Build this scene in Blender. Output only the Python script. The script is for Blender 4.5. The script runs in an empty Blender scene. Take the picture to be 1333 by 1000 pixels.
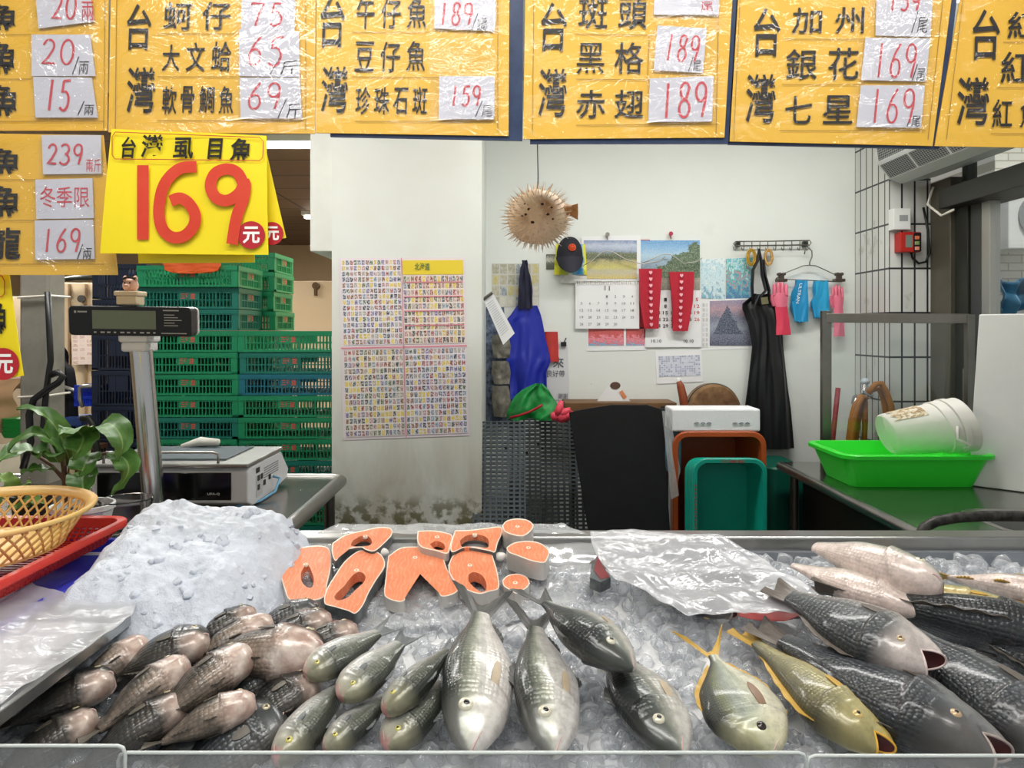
import bpy, math, random
from math import sin, cos, pi, radians, sqrt, atan2, exp
from mathutils import Vector, Matrix, noise
RND = random.Random(7)
COL = bpy.context.scene.collection
F, CX, HY, CZ = 950.0, 666.5, 430.0, 1.5      # focal length (px), principal point, camera height

def P(px, py, Y):            # the point seen at a pixel, at depth Y
    return Vector(((px-CX)*Y/F, Y, CZ-(py-HY)*Y/F))
def S(px, py, lift=0.0):     # on the sloping ice bed
    return P(px, py, (1.145-lift)/((py-HY)/F+.25))
def Zp(px, py, z):           # on a level plane
    return P(px, py, (CZ-z)*F/(py-HY))
def bed(Y): return .88-.25*(2.1-Y)

# ------------------------------------------------------------------ materials
class NT:
    def __init__(s, name):
        s.m = bpy.data.materials.new(name); s.m.use_nodes = True
        s.t = s.m.node_tree; s.n = s.t.nodes; s.l = s.t.links
        s.out = s.n['Material Output']; s.b = s.n['Principled BSDF']
    def add(s, typ, **kw):
        n = s.n.new(typ)
        for k, v in kw.items():
            if k.startswith('i_'): s.set(n.inputs[k[2:].replace('_', ' ')], v)
            elif k.startswith('n_'): s.set(n.inputs[int(k[2:])], v)
            else: setattr(n, k, v)
        return n
    def set(s, sock, v):
        if isinstance(v, bpy.types.NodeSocket): s.l.new(v, sock)
        elif isinstance(v, bpy.types.Node): s.l.new(v.outputs[0], sock)
        else:
            if sock.type == 'RGBA' and len(v) == 3: v = (*v, 1)
            sock.default_value = v
    def p(s, **kw):
        for k, v in kw.items(): s.set(s.b.inputs[k.replace('_', ' ')], v)
        return s
    def ramp(s, fac, stops, interp='LINEAR'):
        r = s.n.new('ShaderNodeValToRGB'); r.color_ramp.interpolation = interp
        e = r.color_ramp.elements
        while len(e) < len(stops): e.new(.5)
        for el, (pos, c) in zip(e, stops):
            el.position = pos; el.color = (*c, 1) if len(c) == 3 else c
        s.set(r.inputs[0], fac); return r.outputs[0]
    def math(s, op, a, b=0.0, c=None):
        n = s.n.new('ShaderNodeMath'); n.operation = op
        s.set(n.inputs[0], a); s.set(n.inputs[1], b)
        if c is not None: s.set(n.inputs[2], c)
        return n.outputs[0]
    def mix(s, fac, a, b, bt='MIX'):
        n = s.n.new('ShaderNodeMix'); n.data_type = 'RGBA'; n.blend_type = bt
        s.set(n.inputs[0], fac); s.set(n.inputs[6], a); s.set(n.inputs[7], b)
        return n.outputs[2]
    def tex(s, kind='Object'): return s.add('ShaderNodeTexCoord').outputs[kind]
    def noise(s, co, scale, detail=3, rough=.55, dist=0):
        n = s.add('ShaderNodeTexNoise', i_Scale=scale, i_Detail=detail, i_Roughness=rough, i_Distortion=dist)
        if co is not None: s.set(n.inputs['Vector'], co)
        return n.outputs['Fac']
    def vor(s, co, scale, feat='F1', rand=1.0):
        n = s.add('ShaderNodeTexVoronoi', feature=feat, i_Scale=scale, i_Randomness=rand)
        if co is not None: s.set(n.inputs['Vector'], co)
        return n
    def bump(s, h, strength=.3, dist=.01):
        n = s.add('ShaderNodeBump', i_Strength=strength, i_Distance=dist, i_Height=h)
        s.l.new(n.outputs[0], s.b.inputs['Normal']); return n.outputs[0]
    def mapping(s, co, scale=(1,1,1), loc=(0,0,0), rot=(0,0,0)):
        return s.add('ShaderNodeMapping', n_0=co, n_1=loc, n_2=rot, n_3=scale).outputs[0]

_M = {}
def mat(name, c, rough=.5, metal=0.0, var=.0, vscale=8, bump=0.0, bscale=40, spec=.5, trans=0.0, ior=1.45, emit=None, es=1.0, sss=0.0, coat=0.0, c2=None):
    if name in _M: return _M[name]
    t = NT(name)
    t.p(Base_Color=c, Roughness=rough, Metallic=metal, IOR=ior)
    t.set(t.b.inputs['Specular IOR Level'], spec)
    if trans: t.set(t.b.inputs['Transmission Weight'], trans)
    if coat: t.set(t.b.inputs['Coat Weight'], coat); t.set(t.b.inputs['Coat Roughness'], .08)
    if sss:
        t.set(t.b.inputs['Subsurface Weight'], sss); t.set(t.b.inputs['Subsurface Radius'], (.02,.012,.008)); t.set(t.b.inputs['Subsurface Scale'], .3)
    co = t.tex('Object') if (var or bump) else None
    if var:
        d = c2 or tuple(x*.55 for x in c)
        n = t.noise(co, vscale, 5, .6)
        t.set(t.b.inputs['Base Color'], t.mix(t.math('MULTIPLY', t.ramp(n, [(.35,(0,0,0)),(.7,(1,1,1))]), var), c, d))
    if bump: t.bump(t.noise(co, bscale, 4, .6), bump, .004)
    if emit: t.set(t.b.inputs['Emission Color'], emit); t.set(t.b.inputs['Emission Strength'], es)
    _M[name] = t.m; return t.m

# ------------------------------------------------------------------ meshes
class MB:
    def __init__(s): s.v = []; s.f = []; s.uv = {}; s.mi = []; s.at = {}; s.cur = 0
    def vert(s, p, uv=None, **a):
        s.v.append(tuple(p)); i = len(s.v)-1
        if uv is not None: s.uv[i] = uv
        for k, x in a.items(): s.at.setdefault(k, {})[i] = x
        return i
    def face(s, *ids): s.f.append(tuple(ids)); s.mi.append(s.cur)
    def quad(s, a, b, c, d, uv=True):
        u = [(0,0),(1,0),(1,1),(0,1)]
        s.face(*[s.vert(q, u[i]) for i, q in enumerate((a,b,c,d))])
    def box(s, x0, x1, y0, y1, z0, z1, M=None):
        c = [Vector((x,y,z)) for z in (z0,z1) for y in (y0,y1) for x in (x0,x1)]
        if M is not None: c = [M @ q for q in c]
        i = [s.vert(q) for q in c]
        for a in ((0,2,3,1),(4,5,7,6),(0,1,5,4),(2,6,7,3),(0,4,6,2),(1,3,7,5)): s.face(*[i[k] for k in a])
    def beam(s, p0, p1, w, h, up=Vector((0,0,1))):
        p0, p1 = Vector(p0), Vector(p1); d = (p1-p0); L = d.length; d.normalize()
        x = d.cross(up)
        if x.length < 1e-4: x = Vector((1,0,0))
        x.normalize(); y = x.cross(d)
        c = [p + x*(w/2*sx) + y*(h/2*sy) for p in (p0,p1) for sy in (-1,1) for sx in (-1,1)]
        i = [s.vert(q) for q in c]
        for a in ((0,2,3,1),(4,5,7,6),(0,1,5,4),(2,6,7,3),(0,4,6,2),(1,3,7,5)): s.face(*[i[k] for k in a])
    def tube(s, pts, r, seg=10, caps=True, squash=1.0):
        pts = [Vector(p) for p in pts]; n = len(pts)
        rs = r if isinstance(r, (list, tuple)) else [r]*n
        rings = []; prev = None
        for k in range(n):
            d = (pts[min(k+1,n-1)]-pts[max(k-1,0)])
            if d.length < 1e-9: d = Vector((0,0,1))
            d.normalize()
            if prev is None:
                x = d.cross(Vector((0,0,1)))
                if x.length < .05: x = d.cross(Vector((0,1,0)))
            else: x = prev - d*prev.dot(d)
            x.normalize(); prev = x; y = d.cross(x)
            rings.append([s.vert(pts[k]+(x*cos(2*pi*j/seg)+y*sin(2*pi*j/seg)*squash)*rs[k], (j/seg, k/(n-1))) for j in range(seg)])
        for k in range(n-1):
            for j in range(seg):
                s.face(rings[k][j], rings[k][(j+1)%seg], rings[k+1][(j+1)%seg], rings[k+1][j])
        if caps:
            s.face(*rings[0][::-1]); s.face(*rings[-1])
    def cyl(s, p0, p1, r0, r1=None, seg=24): s.tube([p0,p1], [r0, r0 if r1 is None else r1], seg)
    def lathe(s, prof, c=(0,0,0), seg=32, M=None, sx=1, sy=1):
        rings = []
        for (r, z) in prof:
            ring = []
            for j in range(seg):
                q = Vector((r*cos(2*pi*j/seg)*sx, r*sin(2*pi*j/seg)*sy, z))
                q = (M @ q) if M is not None else q + Vector(c)
                ring.append(s.vert(q, (j/seg, z)))
            rings.append(ring)
        for k in range(len(prof)-1):
            for j in range(seg):
                s.face(rings[k][j], rings[k][(j+1)%seg], rings[k+1][(j+1)%seg], rings[k+1][j])
        return rings
    def ball(s, c, rx, ry, rz, nu=16, nv=10, M=None):
        c = Vector(c); rings = []
        for i in range(nv+1):
            t = pi*i/nv
            n = 1 if i in (0,nv) else nu
            ring = []
            for j in range(n):
                q = Vector((rx*sin(t)*cos(2*pi*j/nu), ry*sin(t)*sin(2*pi*j/nu), rz*cos(t)))
                ring.append(s.vert(c+((M @ q) if M is not None else q)))
            rings.append(ring)
        for i in range(nv):
            a, b = rings[i], rings[i+1]
            for j in range(nu):
                k = (j+1)%nu
                if len(a) == 1: s.face(a[0], b[j], b[k])
                elif len(b) == 1: s.face(a[j], b[0], a[k])
                else: s.face(a[j], b[j], b[k], a[k])
    def grid(s, fn, nu, nv, thick=0.0, wrapu=False):
        """fn(u,v)->Vector; thick>0 gives a closed slab."""
        pts = [[Vector(fn(i/nu, j/nv)) for i in range(nu+1)] for j in range(nv+1)]
        def normal(i, j):
            a = pts[j][min(i+1,nu)]-pts[j][max(i-1,0)]; b = pts[min(j+1,nv)][i]-pts[max(j-1,0)][i]
            n = a.cross(b)
            return n.normalized() if n.length > 1e-12 else Vector((0,0,1))
        A = [[s.vert(pts[j][i], (i/nu, j/nv)) for i in range(nu+1)] for j in range(nv+1)]
        for j in range(nv):
            for i in range(nu): s.face(A[j][i], A[j][i+1], A[j+1][i+1], A[j+1][i])
        if thick:
            B = [[s.vert(pts[j][i]-normal(i,j)*thick, (i/nu, j/nv)) for i in range(nu+1)] for j in range(nv+1)]
            for j in range(nv):
                for i in range(nu): s.face(B[j][i], B[j+1][i], B[j+1][i+1], B[j][i+1])
            for i in range(nu):
                s.face(A[0][i], B[0][i], B[0][i+1], A[0][i+1]); s.face(A[nv][i+1], B[nv][i+1], B[nv][i], A[nv][i])
            for j in range(nv):
                s.face(A[j+1][0], B[j+1][0], B[j][0], A[j][0]); s.face(A[j][nu], B[j][nu], B[j+1][nu], A[j+1][nu])
    def prism(s, pts, off):
        """pts: planar loop (list of Vector), extruded by the vector off."""
        off = Vector(off)
        a = [s.vert(q) for q in pts]; b = [s.vert(Vector(q)+off) for q in pts]; n = len(a)
        s.face(*a); s.face(*b[::-1])
        for i in range(n): s.face(a[(i+1)%n], a[i], b[i], b[(i+1)%n])
    def mesh(s, name, inv=None):
        me = bpy.data.meshes.new(name)
        v = s.v if inv is None else [tuple(inv @ Vector(q)) for q in s.v]
        me.from_pydata(v, [], s.f)
        if s.uv:
            ul = me.uv_layers.new(name='UVMap')
            li = [0]*len(me.loops); me.loops.foreach_get('vertex_index', li)
            flat = []
            for i in li: flat.extend(s.uv.get(i, (0,0)))
            ul.data.foreach_set('uv', flat)
        for k, d in s.at.items():
            a = me.attributes.new(k, 'FLOAT', 'POINT')
            a.data.foreach_set('value', [d.get(i, 0.0) for i in range(len(s.v))])
        if any(s.mi): me.polygons.foreach_set('material_index', s.mi)
        return me
    def build(s, name, m, parent=None, smooth=False, bevel=0, bseg=2, local=False, sub=0, label=None, angle=None):
        inv = None
        if parent is not None and not local: inv = WM(parent).inverted()
        me = s.mesh(name, inv)
        for q in (m if isinstance(m, (list, tuple)) else [m]): me.materials.append(q)
        if smooth: me.polygons.foreach_set('use_smooth', [True]*len(me.polygons))
        o = bpy.data.objects.new(name, me); COL.objects.link(o)
        if parent is not None: o.parent = parent
        if bevel:
            b = o.modifiers.new('Bevel', 'BEVEL'); b.width = bevel; b.segments = bseg; b.limit_method = 'ANGLE'; b.angle_limit = radians(40)
        if sub:
            q = o.modifiers.new('Sub', 'SUBSURF'); q.levels = sub; q.render_levels = sub
        if angle and smooth:
            me.set_sharp_from_angle(angle=radians(angle))
        if label: o['label'] = label
        return o

def WM(o):
    M = o.matrix_basis.copy()
    while o.parent is not None:
        o = o.parent; M = o.matrix_basis @ M
    return M
def tag(o, label, cat, group=None, kind=None):
    o['label'] = label; o['category'] = cat
    if group: o['group'] = group
    if kind: o['kind'] = kind
    return o
def thing(name, label, cat, loc=(0,0,0), group=None, M=None):
    o = bpy.data.objects.new(name, None); COL.objects.link(o); o.empty_display_size = .05
    if M is not None: o.matrix_basis = M
    else: o.location = loc
    return tag(o, label, cat, group)
def struct(o): o['kind'] = 'structure'; return o
def stuff(o): o['kind'] = 'stuff'; return o
def dup(root, M=None, loc=None, label=None, group=None):
    r = root.copy(); COL.objects.link(r)
    if M is not None: r.matrix_basis = M
    if loc is not None: r.location = loc
    if label: r['label'] = label
    if group: r['group'] = group
    for ch in list(root.children):
        c = ch.copy(); COL.objects.link(c); c.parent = r
        for g in list(ch.children):
            d = g.copy(); COL.objects.link(d); d.parent = c
    return r

# ------------------------------------------------------------------ lettering
_TX = {}
def glyphs(s, bold=0.0):
    k = (s, bold)
    if k not in _TX:
        cu = bpy.data.curves.new('t', 'FONT'); cu.body = s; cu.offset = bold; cu.resolution_u = 2; cu.size = 1
        o = bpy.data.objects.new('t', cu); COL.objects.link(o)
        dg = bpy.context.evaluated_depsgraph_get(); dg.update()
        me = bpy.data.meshes.new_from_object(o.evaluated_get(dg))
        v = [q.co.copy() for q in me.vertices]; f = [tuple(p.vertices) for p in me.polygons]
        bpy.data.objects.remove(o); bpy.data.curves.remove(cu); bpy.data.meshes.remove(me)
        if v:
            x0 = min(q.x for q in v); x1 = max(q.x for q in v); y0 = min(q.y for q in v); y1 = max(q.y for q in v)
            v = [((q.x-x0)/max(x1-x0,1e-6), (q.y-y0)/max(y1-y0,1e-6)) for q in v]
        _TX[k] = (v, f)
    return _TX[k]
def put_text(mb, s, fn, bold=0.0):
    """fn(u,v) maps the unit box of the writing to a point."""
    v, f = glyphs(s, bold)
    i0 = [mb.vert(fn(u, w)) for u, w in v]
    for q in f: mb.face(*[i0[k] for k in q])
def pxbox(x0, y0, x1, y1, Y, shear=0.0, rot=0.0):
    """unit box -> pixel rectangle (top y0, bottom y1) on the plane Y"""
    cx, cy = (x0+x1)/2, (y0+y1)/2
    def fn(u, w):
        dx = (u-.5)*(x1-x0)+shear*(w-.5)*(y1-y0); dy = (.5-w)*(y1-y0)
        return P(cx+dx*cos(rot)-dy*sin(rot), cy+dx*sin(rot)+dy*cos(rot), Y)
    return fn
def arc(cx, cy, rx, ry, a0, a1, n=14):
    return [(cx+rx*cos(radians(a0+(a1-a0)*i/n)), cy+ry*sin(radians(a0+(a1-a0)*i/n))) for i in range(n+1)]
DIG = {   # handwritten digit strokes in a unit box, y up
 '0': [arc(.5,.5,.42,.5,100,470)],
 '1': [[(.5,1),(.47,.5),(.44,0)]],
 '2': [arc(.48,.74,.36,.26,170,-30)+[(.5,.3),(.1,.02),(.5,.05),(.95,.03)]],
 '3': [arc(.42,.75,.4,.25,150,-80)+arc(.42,.25,.45,.26,80,-150)],
 '5': [[(.9,.98),(.3,.96)],[(.3,.96),(.24,.58),(.5,.62)]+arc(.46,.31,.4,.31,70,-140)],
 '6': [[(.78,1),(.4,.72),(.16,.4)]+arc(.48,.27,.36,.27,150,-210)],
 '7': [[(.05,.9),(.12,.98),(.9,.97),(.6,.5),(.42,0)]],
 '8': [[(.82,.9)]+arc(.5,.77,.32,.23,40,250)+arc(.5,.25,.38,.25,80,-260)+[(.62,.55),(.84,.9)]],
 '9': [arc(.45,.72,.37,.27,20,380)+[(.8,.5),(.66,.2),(.58,0)]],
 '/': [[(1,1),(.5,.5),(0,0)]],
}
def put_digits(mb, s, fn, w, Yoff=Vector((0,-.0012,0)), gap=.25):
    n = len(s); cell = 1/(n-(n-1)*gap*0); 
    for k, ch in enumerate(s):
        for st in DIG[ch]:
            pts = [fn((k+.1+q[0]*.8)/n, q[1])+Yoff for q in st]
            ribbon(mb, pts, w)
def ribbon(mb, pts, w, nrm=Vector((0,-1,0))):
    n = len(pts); ids = []; pts = [q+nrm*(.0005*k/n) for k, q in enumerate(pts)]
    for k in range(n):
        d = pts[min(k+1,n-1)]-pts[max(k-1,0)]
        if d.length < 1e-9: d = Vector((0,0,1))
        x = d.normalized().cross(nrm)
        ids.append((mb.vert(pts[k]-x*w/2), mb.vert(pts[k]+x*w/2)))
    for k in range(n-1): mb.face(ids[k][0], ids[k][1], ids[k+1][1], ids[k+1][0])

# ------------------------------------------------------------------ camera
cam = bpy.data.cameras.new('camera'); camo = bpy.data.objects.new('camera', cam); COL.objects.link(camo)
camo.location = (0,0,CZ); camo.rotation_euler = (pi/2,0,0)
cam.sensor_fit = 'HORIZONTAL'; cam.sensor_width = 36; cam.lens = 36*F/1333
cam.shift_y = (HY-500)/1333; cam.clip_start = .02; cam.clip_end = 200
bpy.context.scene.camera = camo
vs = bpy.context.scene.view_settings
bpy.context.scene.display_settings.display_device = 'sRGB'
vs.view_transform = 'Standard'; vs.look = 'None'; vs.gamma = 1; vs.use_curve_mapping = False
vs.exposure = 0.0
def hx(h):
    c = [int(h[i:i+2],16)/255 for i in (0,2,4)]
    return tuple(x/12.92 if x <= .04045 else ((x+.055)/1.055)**2.4 for x in c)

# ================================================================== the setting
def wall_paint():
    t = NT('wall_paint'); co = t.tex('Object')
    n = t.noise(co, 1.4, 6, .6); n2 = t.noise(co, 22, 4, .6)
    c = t.ramp(n, [(.3,hx('DCE0DB')),(.62,hx('E1E5E0')),(.8,hx('D2D4C8'))])
    sp = t.vor(co, 9).outputs['Distance']
    spots = t.ramp(sp, [(.0,(1,1,1)),(.018,(1,1,1)),(.024,(0,0,0))])
    c = t.mix(t.math('MULTIPLY', spots, t.ramp(n2, [(.52,(0,0,0)),(.6,(.8,.8,.8))])), c, hx('8C8472'))
    t.p(Base_Color=c, Roughness=.62); t.bump(n2, .12, .004); return t.m
def pillar_paint():      # same paint, soiled and mossy low down
    t = NT('soiled_paint'); co = t.tex('Object')
    z = t.add('ShaderNodeSeparateXYZ', n_0=co).outputs[2]
    n = t.noise(t.mapping(co, (1,1,.35)), 5, 6, .65, .4)
    n2 = t.noise(co, 16, 5, .6)
    base = t.ramp(t.noise(co, 2, 4), [(.3,hx('DFE4E1')),(.7,hx('D8DAD0'))])
    low = t.math('MULTIPLY', t.ramp(z, [(.0,(1,1,1)),(.9/3.2,(.8,.8,.8)),(1.0/3.2,(.28,.28,.28)),(1.25/3.2,(0,0,0))]), 1.0)
    zz = t.math('DIVIDE', z, 3.2)
    low = t.ramp(zz, [(.24,(.7,.7,.7)),(.30,(.38,.38,.38)),(.38,(.18,.18,.18)),(.47,(0,0,0))])
    c = t.mix(t.math('MULTIPLY', low, t.ramp(n, [(.3,(.1,.1,.1)),(.65,(1,1,1))])), base, hx('A8A28E'))
    moss = t.math('MULTIPLY', t.ramp(zz, [(.17,(1,1,1)),(.205,(.7,.7,.7)),(.225,(0,0,0))]), t.ramp(n2, [(.46,(0,0,0)),(.56,(1,1,1))]))
    c = t.mix(moss, c, hx('5A5628'))
    t.p(Base_Color=c, Roughness=.6); t.bump(n, .25, .006); return t.m
def tiles():
    t = NT('white_tile_dark_grout'); uv = t.tex('UV')
    br = t.add('ShaderNodeTexBrick', n_0=uv, offset=0.0, squash=1.0, n_1=(*hx('D9DAD6'),1), n_2=(*hx('CFD0CB'),1), n_3=(*hx('23252A'),1))
    for k, v in (('Scale',1.0),('Mortar Size',.0048),('Mortar Smooth',.05),('Brick Width',.0655),('Row Height',.227)): br.inputs[k].default_value = v
    n = t.noise(t.tex('Object'), 7, 5, .6)
    c = t.mix(t.ramp(n, [(.6,(0,0,0)),(.75,(.6,.6,.6))]), br.outputs['Color'], hx('8E8B80'))
    t.p(Base_Color=c, Roughness=.3); t.bump(t.math('SUBTRACT', 1.0, br.outputs['Fac']), .4, .003); return t.m
M_wall = wall_paint(); M_pil = pillar_paint(); M_tile = tiles()
M_steel = mat('brushed_steel', hx('A9A8A4'), .32, 1.0, var=.35, vscale=6, c2=hx('77756F'), bump=.05, bscale=60)
M_steel_dark = mat('worn_steel', hx('85827A'), .3, .9, var=.5, vscale=5, c2=hx('57534B'), bump=.06)
M_alu = mat('aluminium', hx('B9B7AE'), .38, .8)
M_jamb = mat('grey_metal_frame', hx('6A6558'), .42, .5, var=.4, vscale=4)
M_dark = mat('dark_metal', hx('33352F'), .4, .4)
M_black = mat('black_plastic', hx('17181A'), .38)
M_white = mat('white_plastic', hx('E6E7E4'), .35)
M_cream = mat('cream_plastic', hx('DDD8CB'), .4)
M_wire = mat('wire_metal', hx('7E7A72'), .3, .9)
M_paper = mat('white_paper', hx('E9EAEA'), .7)
M_ink = mat('black_ink', hx('1A1614'), .5)
M_red = mat('red_marker', hx('C8404A'), .55)

def quadobj(name, pts, m, parent=None, uvs=None):
    mb = MB(); mb.face(*[mb.vert(p, uvs[i] if uvs else None) for i, p in enumerate(pts)])
    return mb.build(name, m, parent)
def slab(name, x0,x1,y0,y1,z0,z1, m, bevel=0):
    mb = MB(); mb.box(x0,x1,y0,y1,z0,z1); return struct(mb.build(name, m, bevel=bevel))

slab('floor', -8, 9, -4, 13, -.1, 0, mat('wet_concrete', hx('6F6D68'), .3, var=.6, vscale=3))
slab('wall_back', -.5, 1.93, 4.1, 4.25, 0, 3.0, M_wall)
slab('pillar', -.864, -.1455, 3.5, 4.25, 0, 3.0, M_pil)
# tiled return by the door: one wall coming forward, one facing the stall
def tiled(name, x0, x1, y0, y1):
    mb = MB(); H = 3.0
    a = Vector((x0,y0,0)); b = Vector((x1,y1,0)); L = (b-a).length
    n = Vector((-(b-a).y, (b-a).x, 0)).normalized()*.03
    p = [a, b, b+Vector((0,0,H)), a+Vector((0,0,H))]
    u = [(0,0),(L,0),(L,H),(0,H)]
    mb.face(*[mb.vert(q, u[i]) for i, q in enumerate(p)])
    q = [v+n for v in p]; j = [mb.vert(v) for v in q]; mb.face(*j[::-1])
    for k in range(4): mb.face(*[mb.vert(v) for v in (p[(k+1)%4], p[k], q[k], q[(k+1)%4])])
    return struct(mb.build(name, M_tile))
tiled('wall_right', 1.927, 1.927, 4.1, 3.73)
tiled('wall_front_return', 1.9272, 2.14, 3.73, 3.7299)
# old storage hall behind
M_brown = NT('brown_ceiling_panels')
_uv = M_brown.tex('Object')
_b = M_brown.add('ShaderNodeTexBrick', n_0=_uv, offset=0.0, n_1=(*hx('7B6450'),1), n_2=(*hx('6C5743'),1), n_3=(*hx('3A2D22'),1))
for k, v in (('Scale',1.0),('Mortar Size',.012),('Brick Width',1.2),('Row Height',.6)): _b.inputs[k].default_value = v
M_brown.p(Base_Color=_b.outputs['Color'], Roughness=.7); M_brown = M_brown.m
M_beige = mat('beige_paint', hx('CDB795'), .65, var=.3, vscale=1.5, c2=hx('B39B78'))
slab('ceiling', -8, -.9, 4.3, 12.2, 2.9, 3.0, M_brown)
slab('ceiling_front', -8, 3.2, -.2, 4.3, 2.9, 3.0, mat('ceiling_paint', hx('D8D8D2'), .7))
slab('wall_hall_end', -8, -.5, 12.0, 12.2, 0, 3.0, M_beige)
slab('wall_hall_right', -.9, -.8, 4.25, 12, 0, 3.0, M_beige)
slab('wall_left', -8.1, -8, -1, 12.2, 0, 3.0, M_beige)
# white boxed-in header beside the pillar
mb = MB(); mb.box(-.985,-.866,3.56,4.2,1.885,2.62)
struct(mb.build('trim_1', mat('header_paint', hx('E0E2DA'), .6, var=.15), bevel=.004))

# ------------------------------------------------------------------ sliding door on the side street (plane X = 2.14)
XD = 2.14
M_glass = NT('window_glass'); g = M_glass
_t = g.add('ShaderNodeBsdfTransparent'); _t.inputs[0].default_value = (.93,.95,.95,1)
_g = g.add('ShaderNodeBsdfGlossy', i_Roughness=.02); _fr = g.math('MULTIPLY', g.math('POWER', g.add('ShaderNodeLayerWeight', i_Blend=.5).outputs['Facing'], 4.0), .55)
_mx = g.add('ShaderNodeMixShader', n_0=g.math('ADD', _fr, .04), n_1=_t.outputs[0], n_2=_g.outputs[0]); g.l.new(_mx.outputs[0], g.out.inputs[0])
M_glass = g.m
def dbox(name, y0,y1,z0,z1,m,x0=XD,x1=XD+.08,parent=None,bevel=.003):
    mb = MB(); mb.box(x0,x1,y0,y1,z0,z1); return mb.build(name, m, parent, bevel=bevel)
d = struct(dbox('door_1', 3.56, 3.73, 0, 2.25, M_jamb, XD-.002, XD+.12))
dbox('door_post', 3.46, 3.56, 0, 2.12, M_dark, XD+.02, XD+.12, d)
dbox('door_stile', 3.38, 3.455, 0, 2.1, mat('dark_grey_metal', hx('4B4D4C'), .4, .4), XD+.03, XD+.1, d)
dbox('door_edge', 3.315, 3.375, .0, 2.1, M_alu, XD+.03, XD+.08, d)
dbox('door_rail', 1.9, 3.31, .0, .92, mat('dark_rail', hx('4A4C4A'), .4, .4), XD+.04, XD+.09, d)
dbox('door_glass', 1.9, 3.31, .92, 2.1, M_glass, XD+.055, XD+.062, d, bevel=0)
hb = MB(); hb.tube([(XD-.03,3.40,1.03),(XD-.03,3.40,1.32)], .009, 10)
for z in (1.06,1.29): hb.tube([(XD+.03,3.40,z),(XD-.03,3.40,z)], .006, 8)
hb.build('door_handle', M_steel, d, smooth=True, angle=40)
w = struct(dbox('window_1', 1.9, 3.56, 2.09, 2.185, mat('dark_track', hx('3B3B36'), .45, .5), XD-.06, XD+.14))
dbox('window_pane', 1.9, 3.56, 2.185, 2.62, M_glass, XD+.05, XD+.056, w, bevel=0)
for y in (2.05, 2.75, 3.5): dbox('window_frame', y-.02, y+.02, 2.2, 2.62, M_dark, XD+.03, XD+.08, w)
cb = MB(); cb.tube([(XD-.05,3.62,2.21),(XD-.09,3.60,2.12),(XD-.08,3.5,2.05),(XD-.07,3.42,2.065)], .006, 8)
cb.build('cable', M_cream, w, smooth=True)
# the wall above and before the door
slab('trim_2', XD, XD+.15, 1.9, 3.73, 2.62, 3.0, M_wall)
# street outside: white brick house with an air conditioner
def brickm():
    t = NT('white_brick'); co = t.tex('Object')
    co = t.mapping(co, (1,1,1), rot=(pi/2,0,0))
    br = t.add('ShaderNodeTexBrick', n_0=co, n_1=(*hx('E9E6DC'),1), n_2=(*hx('DFDBCF'),1), n_3=(*hx('B9B3A4'),1))
    for k, v in (('Scale',1.0),('Mortar Size',.006),('Brick Width',.24),('Row Height',.07)): br.inputs[k].default_value = v
    t.p(Base_Color=br.outputs['Color'], Roughness=.8); return t.m
hs = thing('brick_house', 'white brick house across the side street', 'building', (4.3,6.5,0))
mb = MB(); mb.box(4.3,12,6.5,9,0,6); mb.build('facade', brickm(), hs)
mb = MB(); mb.box(4.3,12,6.47,6.53,3.25,3.45); mb.build('string_course', mat('grey_stone', hx('A9A49A'), .8), hs)
def aircon(px, py, Y):
    c = P(px,py,Y); t = thing('outdoor_unit', 'white air conditioner unit on the brick house outside', 'air conditioner', c)
    mb = MB(); mb.box(c.x-.3,c.x+.5,Y-.3,Y,c.z-.28,c.z+.28); mb.build('casing', M_white, t, bevel=.01)
    mb = MB(); mb.tube([(c.x-.02,Y-.315,c.z),(c.x-.02,Y-.3,c.z)], .2, 32); mb.build('fan_grille', mat('grey_grille', hx('8C8E90'), .5), t)
aircon(1327, 288, 6.5)
cl = MB(); a0 = P(1306,405,6.2); a1 = P(1345,362,6.2)
cl.grid(lambda u,v: Vector((a0.x+(a1.x-a0.x)*u, 6.2+.06*sin(u*14)+.03*sin(v*9+u*4), a0.z+(a1.z-a0.z)*v-.04*sin(u*5))), 24, 10, .006)
tag(cl.build('tarpaulin', mat('blue_tarp', hx('3F6E8C'), .5, var=.4), smooth=True), 'faded blue tarpaulin hanging outside the glass door', 'tarpaulin')

# air curtain over the door
ac = thing('air_curtain', 'long white air curtain with dark perforated grilles over the glass door', 'air curtain', (1.9,3.1,2.25))
mb = MB()
sec = [(2.14,2.275),(1.965,2.24),(1.905,2.262),(1.853,2.33),(1.845,2.345),(1.83,2.46),(1.86,2.50),(2.14,2.50)]
mb.prism([Vector((x,3.69,z)) for x,z in sec], (0,-1.6,0)); mb.build('casing', mat('light_grey_casing', hx('C9CBC8'), .35), ac, bevel=.004)
def grillm():
    t = NT('perforated_grille'); uv = t.tex('UV'); v = t.vor(t.mapping(uv, (14,9,1)), 1.0, rand=.0)
    t.p(Base_Color=t.ramp(v.outputs['Distance'], [(.36,hx('1C1D1E')),(.44,hx('8E908D'))]), Roughness=.5); return t.m
M_gr = grillm()
for k in range(6):
    y1 = 3.67-.26*k; y0 = y1-.245
    mb = MB(); mb.quad((1.9015,y1,2.265),(1.9015,y0,2.265),(1.8515,y0,2.329),(1.8515,y1,2.329)); mb.quad((1.8435,y1,2.35),(1.8435,y0,2.35),(1.829,y0,2.456),(1.829,y1,2.456))
    mb.build('grille', M_gr, ac)
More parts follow.
